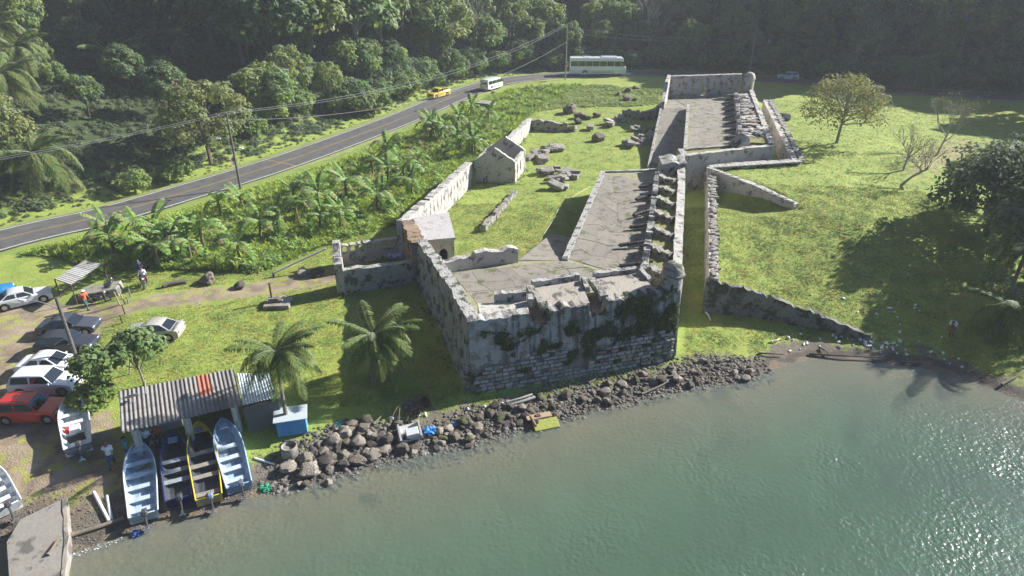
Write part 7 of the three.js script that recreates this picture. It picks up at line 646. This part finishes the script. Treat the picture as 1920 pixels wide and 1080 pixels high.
{ const r = rng(950); for (let k = 0; k < 95; k++) { const c = along(R1, r()), x = c[0] + (r() - 0.5) * 2.6, z = c[1] + (r() - 0.55) * 3.0, s = 0.16 + 0.36 * r() ** 1.8; rock('shore_boulder', 'large brown boulder in the heap beside the shack end of the shore', 'rock', [x, Math.max(-0.1, gh(x, z)) + s * (0.25 + 0.9 * r() * r()), z], s, 0.85, r, undefined, 'boulders at the shack end of the shore'); }
  for (let k = 0; k < 205; k++) { const t = r(), c = along(R2, t), w = t < 0.25 ? 1.4 : 1.8, x = c[0] + (r() - 0.5) * 1.6, z = c[1] + (r() - 0.5) * w * 1.25, s = 0.11 + 0.27 * r() ** 2; rock('shore_rock', 'dark rock in the riprap along the foot of the sea wall', 'rock', [x, Math.max(-0.12, gh(x, z)) + s * (0.2 + 0.9 * r() * r()), z], s, 0.85, r, r() < 0.1 ? mossRock : undefined, 'riprap rocks below the sea wall'); }
  scatter('shore_pebbles', rockG[2], std(0xffffff, { vertexColors: false, roughness: 0.85 }), 'small stones between the shore rocks and on the gravel', 'stones', 9000, 951, (q) => { const t = q(), u = q(); let x, z, s; if (u < 0.3) { const c = along(R1, t); x = c[0] + (q() - 0.5) * 4; z = c[1] + (q() - 0.5) * 3.6; s = 0.05 + 0.12 * q() * q(); } else if (u < 0.75) { const c = along(R2, t); x = c[0] + (q() - 0.5) * 2.6; z = c[1] + (q() - 0.5) * 3.4; s = 0.05 + 0.11 * q() * q(); } else { x = lerp(-27, -9, t); z = shoreZ(x) - q() * 4 + 0.6; s = 0.02 + 0.05 * q() * q(); } const k = 0.6 + 0.9 * q(); return [x, gh(x, z) + s * 0.3, z, s, s * 0.8, [0.13 * k, 0.115 * k, 0.1 * k]]; });
  for (const [p, s, l] of [[[-13.13, -30.9], 0.62, 'big rounded boulder at the water edge nearest the pale blue boat'], [[-11.84, -30.83], 0.62, 'big tan boulder standing in the shallows second from the boats'], [[-12.25, -31.69], 0.5, 'boulder behind the two big rounded ones at the water edge'], [[-11.3, -32.14], 0.42, 'pale boulder above the big boulders by the boats'], [[-10.73, -31.05], 0.28, 'small wet rock in the shallows beside the big boulders'], [[-8.38, -32.21], 0.5, 'wide dark boulder at the front of the shore heap']]) rock('boulder', l, 'rock', [p[0], Math.max(0, gh(...p)) + s * 0.35, p[1]], s, 0.85, r, rockM[4 - (s > 0.5 ? 0 : 2)]);
  for (const [p, s, l] of [[[12.13, -94.79], 1.05, 'large brown boulder alone on the yard lawn'], [[9.38, -112.04], 1.3, 'tallest brown boulder at the back of the yard'], [[10.79, -108.31], 0.95, 'brown boulder leaning on the tallest one in the yard'], [[10.07, -104.79], 0.8, 'dark round boulder in front of the yard boulders'], [[11.9, -107.59], 0.5, 'small boulder between the yard boulders'], [[13.4, -109.03], 0.7, 'reddish boulder at the end of the yard boulder row'], [[20.19, -121.53], 0.95, 'reddish boulder on the bank below the bus'], [[21.36, -120.65], 0.6, 'dark boulder beside the reddish one on the bank'], [[21.52, -129.09], 0.8, 'jagged rock high on the bank below the bus'], [[23.4, -132.15], 0.7, 'upright rock at the top of the bank near the road'], [[19.34, -126.16], 0.6, 'grey rock in the rough grass of the bank'], [[40.13, -101.06], 0.95, 'dark round boulder on the bright lawn beside the moat'], [[-25.9, -52.03], 0.75, 'grey boulder by the path below the banana plants'], [[-22.85, -51.13], 0.5, 'small dark boulder at the edge of the path'], [[-18.19, -53.28], 0.5, 'pale lichened boulder near the court entrance'], [[-16.86, -53.17], 0.6, 'dark boulder beside the court entrance']]) rock('boulder', l, 'rock', [p[0], gh(...p) + s * 0.45, p[1]], s, 0.9, r, l.includes('pale') ? rockM[4] : l.includes('dark') ? rockM[3] : rockM[1]);
  // fallen masonry
  const pile = (label, group, pts, n, sx) => { for (let k = 0; k < n; k++) { const q = pts[k % pts.length], x = q[0] + (r() - 0.5) * sx, z = q[1] + (r() - 0.5) * sx, m = single('rubble_block', blockGeo[k % 5], [stone, blockMats[1], blockMats[3], stone][Math.floor(r() * 4)], label, 'rubble', group); m.position.set(x, gh(x, z) + 0.2 + 0.35 * r(), z); m.rotation.set((r() - 0.5) * 0.7, r() * 3, (r() - 0.5) * 0.7); m.scale.set(0.8 + 1.4 * r(), 0.3 + 0.35 * r(), 0.6 + 0.7 * r()); } };
  pile('fallen masonry block in the heap behind the gabled house', 'rubble behind the gabled house', [[2.66, -87.78], [4.24, -88.53], [3.08, -85.36], [5.32, -89.04]], 16, 2.0); pile('fallen masonry block in the heap in the middle of the yard', 'rubble in the middle of the yard', [[4.51, -79.67], [6.19, -80.73], [5.33, -77.22], [7.14, -78.64], [5.53, -75.28]], 18, 1.8); pile('fallen masonry block in the heap beside the battery ramp', 'rubble beside the ramp', [[16.05, -92], [17.69, -93.1], [19.2, -95.36], [20.81, -97.12], [20.99, -99.79]], 18, 1.6); pile('loose stone scattered on the yard lawn', 'loose yard stones', [[15.42, -103.77], [16.3, -105.47], [18.25, -100.19], [14.8, -102.12], [8.28, -100.51], [11.44, -100.51]], 9, 1.2); pile('loose stone on the lower battery pavement', 'loose stones on the battery', [[-1.8, -43], [-2.3, -44.2]], 0, 0.5); }
// ------------------------------------------------------------------ ramp, beach things, litter
{ const poly = [[-25.77, -26.39], [-24.18, -27.69], [-22.85, -25.41], [-21.71, -22.93], [-24.27, -22.93], [-25.69, -25.06]], z0 = [-25.11, -27.23][1]; const t = site('boat_ramp', 'worn concrete boat ramp running down into the sea', 'ramp', [poly[0][0], 0.5, poly[0][1]]); part('slab', prism(poly, -1.5, (x, z) => 1.08 - (z - z0) * 0.16), concrete, t); for (const [i, j] of [[1, 2], [2, 3]]) part('edge_kerb', ruinWall([[...poly[i], -1, 1.11 - (poly[i][1] - z0) * 0.16], [...poly[j], -1, 1.11 - (poly[j][1] - z0) * 0.16]], -0.1, 0.08, { jag: 0.02 }), concrete, t); }
const driftM = std([0.32, 0.26, 0.2], bump1(0.05, 3)); const stick = (name, label, cat, a, b, r1, r2, mat = driftM, group) => { const m = (k) => (a[k] + b[k]) / 2; return single(name, trunkGeo([a, [m(0) + 0.06, m(1) + 0.05, m(2) + 0.08], b], r1, r2, 8, 7), mat, label, cat, group); };
{ const pipeM = std([0.75, 0.75, 0.73], { roughness: 0.5 }); const pipe = (l, a, b, r) => { const g = new THREE.LatheGeometry([[r, 0], [r, 1], [r * 0.85, 1], [r * 0.85, 0], [r, 0]].map(([x, y]) => new THREE.Vector2(x, y)), 14), A = V3(...a), B = V3(...b), d = B.clone().sub(A); g.scale(1, d.length(), 1).applyQuaternion(new THREE.Quaternion().setFromUnitVectors(V3(0, 1, 0), d.normalize())).translate(A.x, A.y, A.z); single('plastic_pipe', g, pipeM, l, 'pipe'); }; pipe('longer white pipe lying between the ramp and the white boat', on([-23.12, -28.5], 0.1), on([-21.51, -26.81], 0.1), 0.09); pipe('shorter white pipe beside the longer one', on([-22.3, -28.3], 0.09), on([-21.43, -26.92], 0.09), 0.08); pipe('thin white pipe on the gravel behind the pale blue boat', on([-15.25, -31.46], 0.06), on([-14.01, -31.16], 0.06), 0.06);
  stick('drift_log', 'long brown log lying along the gravel above the water by the ramp', 'log', on([-23.1, -25.91], 0.1), on([-20.84, -27.06], 0.1), 0.13, 0.1); stick('drift_log', 'forked driftwood lying on the boat ramp', 'driftwood', [-23.18, 0.65, -24.34], [-23.14, 0.8, -25.15], 0.09, 0.05);
  const ring = thing('concrete_ring', 'hollow concrete well ring standing behind the shore boulders', 'well ring', on([-13.32, -31.98], -0.1)); part('ring', new THREE.LatheGeometry([[0.5, 0], [0.5, 0.8], [0.38, 0.8], [0.38, 0.1]].map(([x, y]) => new THREE.Vector2(x, y)), 24), std(0xffffff, { map: concrete.map, side: THREE.DoubleSide }), ring); part('fill', cyl(0.4, 0.4, 0.1, 20, 0, 0.55, 0), std([0.2, 0.19, 0.17]), ring);
  const net = (l, p, c, s) => { const g = new THREE.IcosahedronGeometry(1, 4), q = g.attributes.position; for (let i = 0; i < q.count; i++) { const k = 0.75 + 0.5 * n3(q.getX(i) * 2.2 + p[0], q.getY(i) * 2.2, q.getZ(i) * 2.2); q.setXYZ(i, q.getX(i) * k * s, Math.max(-0.02, q.getY(i)) * k * s * 0.45, q.getZ(i) * k * s * 0.8); } g.computeVertexNormals(); const m = single('plastic_sheet', g, std(c, { roughness: 0.5 }), l, 'plastic sheet'); m.position.set(...p); }; net('crumpled green net on the gravel beside the pale blue boat', on([-14.1, -29.62]), [0.03, 0.3, 0.16], 0.45); net('crumpled bright blue plastic among the shore rocks', on([-5.17, -34.31], 0.1), [0.05, 0.28, 0.65], 0.55); net('small crumpled blue plastic above the shore rocks', on([-3.57, -34.99], 0.1), [0.04, 0.2, 0.6], 0.35); net('dark blue bag floating by the stern of the white boat', on([-19.87, -26.27], 0.05), [0.04, 0.08, 0.25], 0.35); net('small turquoise bag at the end of the boulder heap', on([-10.95, -34.49]), [0.1, 0.4, 0.45], 0.3);
  const wb = on([-6.41, -33.96], 0.25), t = thing('wooden_wreck', 'tilted white wooden box wreck on the shore rocks', 'wreck', wb, 0.3); t.rotation.x = 0.35; part('panel', rbox(1.5, 0.12, 1.2, 0.03), std([0.6, 0.6, 0.58], bump1(0.03, 2)), t); part('box', rbox(0.8, 0.4, 0.55, 0.05, 0.15, 0.22, 0.2), std([0.66, 0.66, 0.66]), t); part('rib', box(0.12, 0.3, 1.2, -0.6, 0.15, 0), std([0.45, 0.45, 0.44]), t); part('rib', box(0.12, 0.3, 1.2, 0.68, 0.15, 0), std([0.45, 0.42, 0.38]), t);
  const gw = on([1.86, -35.5], 0.25), w2 = thing('boat_wreck', 'broken hull piece with green weed lying on the shore rocks', 'wreck', gw, 0.3); part('plank', rbox(1.7, 0.1, 0.5, 0.03, 0, 0.1, -0.4), std([0.4, 0.28, 0.18]), w2); part('hull_piece', rbox(1.7, 0.14, 0.8, 0.05, 0.25, 0, 0.3).rotateX(0.35), std(0xffffff, { map: rep(tex(256, (u, v) => mix3([0.24, 0.3, 0.03], [0.4, 0.36, 0.1], clamp(0.5 + tn(u, v, 5, 4, 88), 0, 1))), 1) }), w2); part('rib', box(0.1, 0.2, 1.0, -0.5, 0.1, 0), std([0.3, 0.2, 0.12]), w2);
  stick('plank', 'long grey plank above the riprap at the foot of the sea wall', 'plank', on([-0.46, -36.6], 0.2), on([1.54, -37.54], 0.2), 0.1, 0.1, std([0.3, 0.28, 0.26])); stick('plank', 'second grey plank beside the long one below the sea wall', 'plank', on([-0.39, -36.95], 0.2), on([1.36, -37.72], 0.25), 0.08, 0.08, std([0.36, 0.34, 0.31]));
  const rs = on([-6, -36]), st = thing('uprooted_stump', 'dark uprooted stump with tangled roots above the shore', 'stump', rs, 0.4); part('stump', trunkGeo([[-0.5, 0.1, -0.3], [0, 0.45, 0], [0.35, 0.8, 0.3]], 0.5, 0.45, 6, 9), std([0.09, 0.07, 0.055], { side: THREE.DoubleSide, ...bump1(0.1, 2) }), st); const rr = rng(960); for (let k = 0; k < 9; k++) { const a = 2.2 + rr() * 2.6, l = 0.9 + rr() * 1.4; part('root', trunkGeo([[0, 0.4, 0.2], [Math.cos(a) * l * 0.5, 0.5 + rr() * 0.3, -Math.sin(a) * l * 0.5 * -1], [Math.cos(a) * l, 0.05 + rr() * 0.2, Math.abs(Math.sin(a)) * l]], 0.06, 0.015, 6, 5), driftM, st); }
  const sticks = [[[8.93, 0.9, -38.57], [11.01, 1, -39.84], 'pale forked branch on the riprap below the sentry box'], [[8.21, 1, -39.84], [12.5, 1, -40.65], 'long grey branch along the foot of the sea wall'], [[5.36, 1, -39.32], [5.96, 1.1, -39.83], 'short pale stick at the foot of the sea wall'], [[18.5, 0.8, -43.3], [20.32, 0.7, -43.31], 'dark drift log where the beach begins'], [[17.18, 0.6, -42.37], [18.3, 0.8, -43.3], 'pale leaning stick where the riprap ends'], [[22.45, 0.6, -43.62], [27.81, 0.6, -42.95], 'long dark drift log along the beach'], [[28.77, 0.5, -42.6], [30.9, 0.5, -42.31], 'pale drift log beside the litter on the beach'], [[19.87, 1, -44.74], [20.61, 1.1, -45.05], 'white plank on the grass below the mossy wall'], [[15.68, 1.2, -48.59], [15.73, 1.1, -47.02], 'thin white stick leaning in the moat mouth'], [[23.45, 0.9, -44.28], [23.81, 0.8, -43.53], 'short pale branch on the beach'], [[-8.77, 0.9, -34.62], [-8.12, 1, -35.87], 'thin tan branch above the boulder heap'], [[34.29, 0.5, -39.52], [36.31, 0.8, -40.47], 'drift branch at the frame edge of the beach']]; for (const [a, b, l] of sticks) stick('driftwood', l, 'driftwood', on(a, 0.1), on(b, 0.16), 0.08, 0.04, l.includes('dark') ? std([0.14, 0.11, 0.085]) : l.includes('white') ? std([0.7, 0.7, 0.68]) : driftM);
  const lg = [rbox(0.22, 0.1, 0.16, 0.03), rbox(0.14, 0.08, 0.3, 0.02), new THREE.IcosahedronGeometry(0.1, 1)], lm = std([0.78, 0.8, 0.82]), q = rng(970); for (let k = 0; k < 75; k++) { const f = q(), c = k < 50 ? [lerp(20.5, 33, f ** 0.8), 0] : [lerp(24, 33, f), 0]; c[1] = shoreZ(c[0]) - (k < 50 ? 1.0 + q() * 1.8 : 2 + q() * 6.5); const m = single('foam_litter', lg[k % 3], lm, 'small piece of white foam litter scattered along the beach grass', 'litter', 'foam litter on the beach'); m.userData.kind = 'thing'; m.position.set(c[0], gh(c[0], c[1]) + 0.05, c[1]); m.rotation.set(q(), q() * 6, q()); m.scale.setScalar(0.5 + q() * 0.8); }
  const l2 = rng(971); for (let k = 0; k < 14; k++) { const p = along([[-10.67, -34.09], [-6.77, -34.75], [-2.08, -35.85], [1.42, -37.01]], l2()), m = single('scrap_litter', lg[k % 3], lm, 'small scrap of pale litter among the rocks below the sea wall', 'litter', 'litter among the rocks'); m.userData.kind = 'thing'; m.position.set(p[0], gh(p[0], p[1] - 0.6) + 0.1, p[1] - 0.6); m.rotation.set(l2(), l2() * 6, l2()); } }
// pale cord lying across the yard lawn
single('cord', tube([on([3.13, -61.87], 0.05), on([4.27, -65.74], 0.05), on([5.3, -69.7], 0.05), on([6.83, -72.34], 0.05), on([9.13, -75.66], 0.05)].map((p) => V3(...p)), 0.03, 40, 5), std([0.6, 0.58, 0.42]), 'pale cord lying across the yard lawn beside the ramp', 'cord');

// lapping foam where small waves break on the gravel
scatter('sea_foam', rockG[3], std([1, 1, 1], { roughness: 0.6 }), 'broken white foam of small waves lapping the gravel and rocks', 'foam', 900, 990, (r) => { const t = r(), u = r(), x = u < 0.4 ? lerp(-24.5, -20.5, t) : u < 0.75 ? lerp(-5.5, -3.2, t) : lerp(-16, 33, t), n = fbm(x * 0.7, 4, 3), z = shoreZ(x) + 0.15 + 0.5 * n + (r() - 0.5) * (u < 0.75 ? 0.5 : 0.16); if (u >= 0.75 && n2(x * 0.9, 2) < 0.1) return; if (r() < 0.45) return; const s = 0.015 + 0.055 * r() * r(); return [x, 0.008, z, s, s * 0.16, [0.5, 0.51, 0.5]]; });

renderer.render(scene, camera);
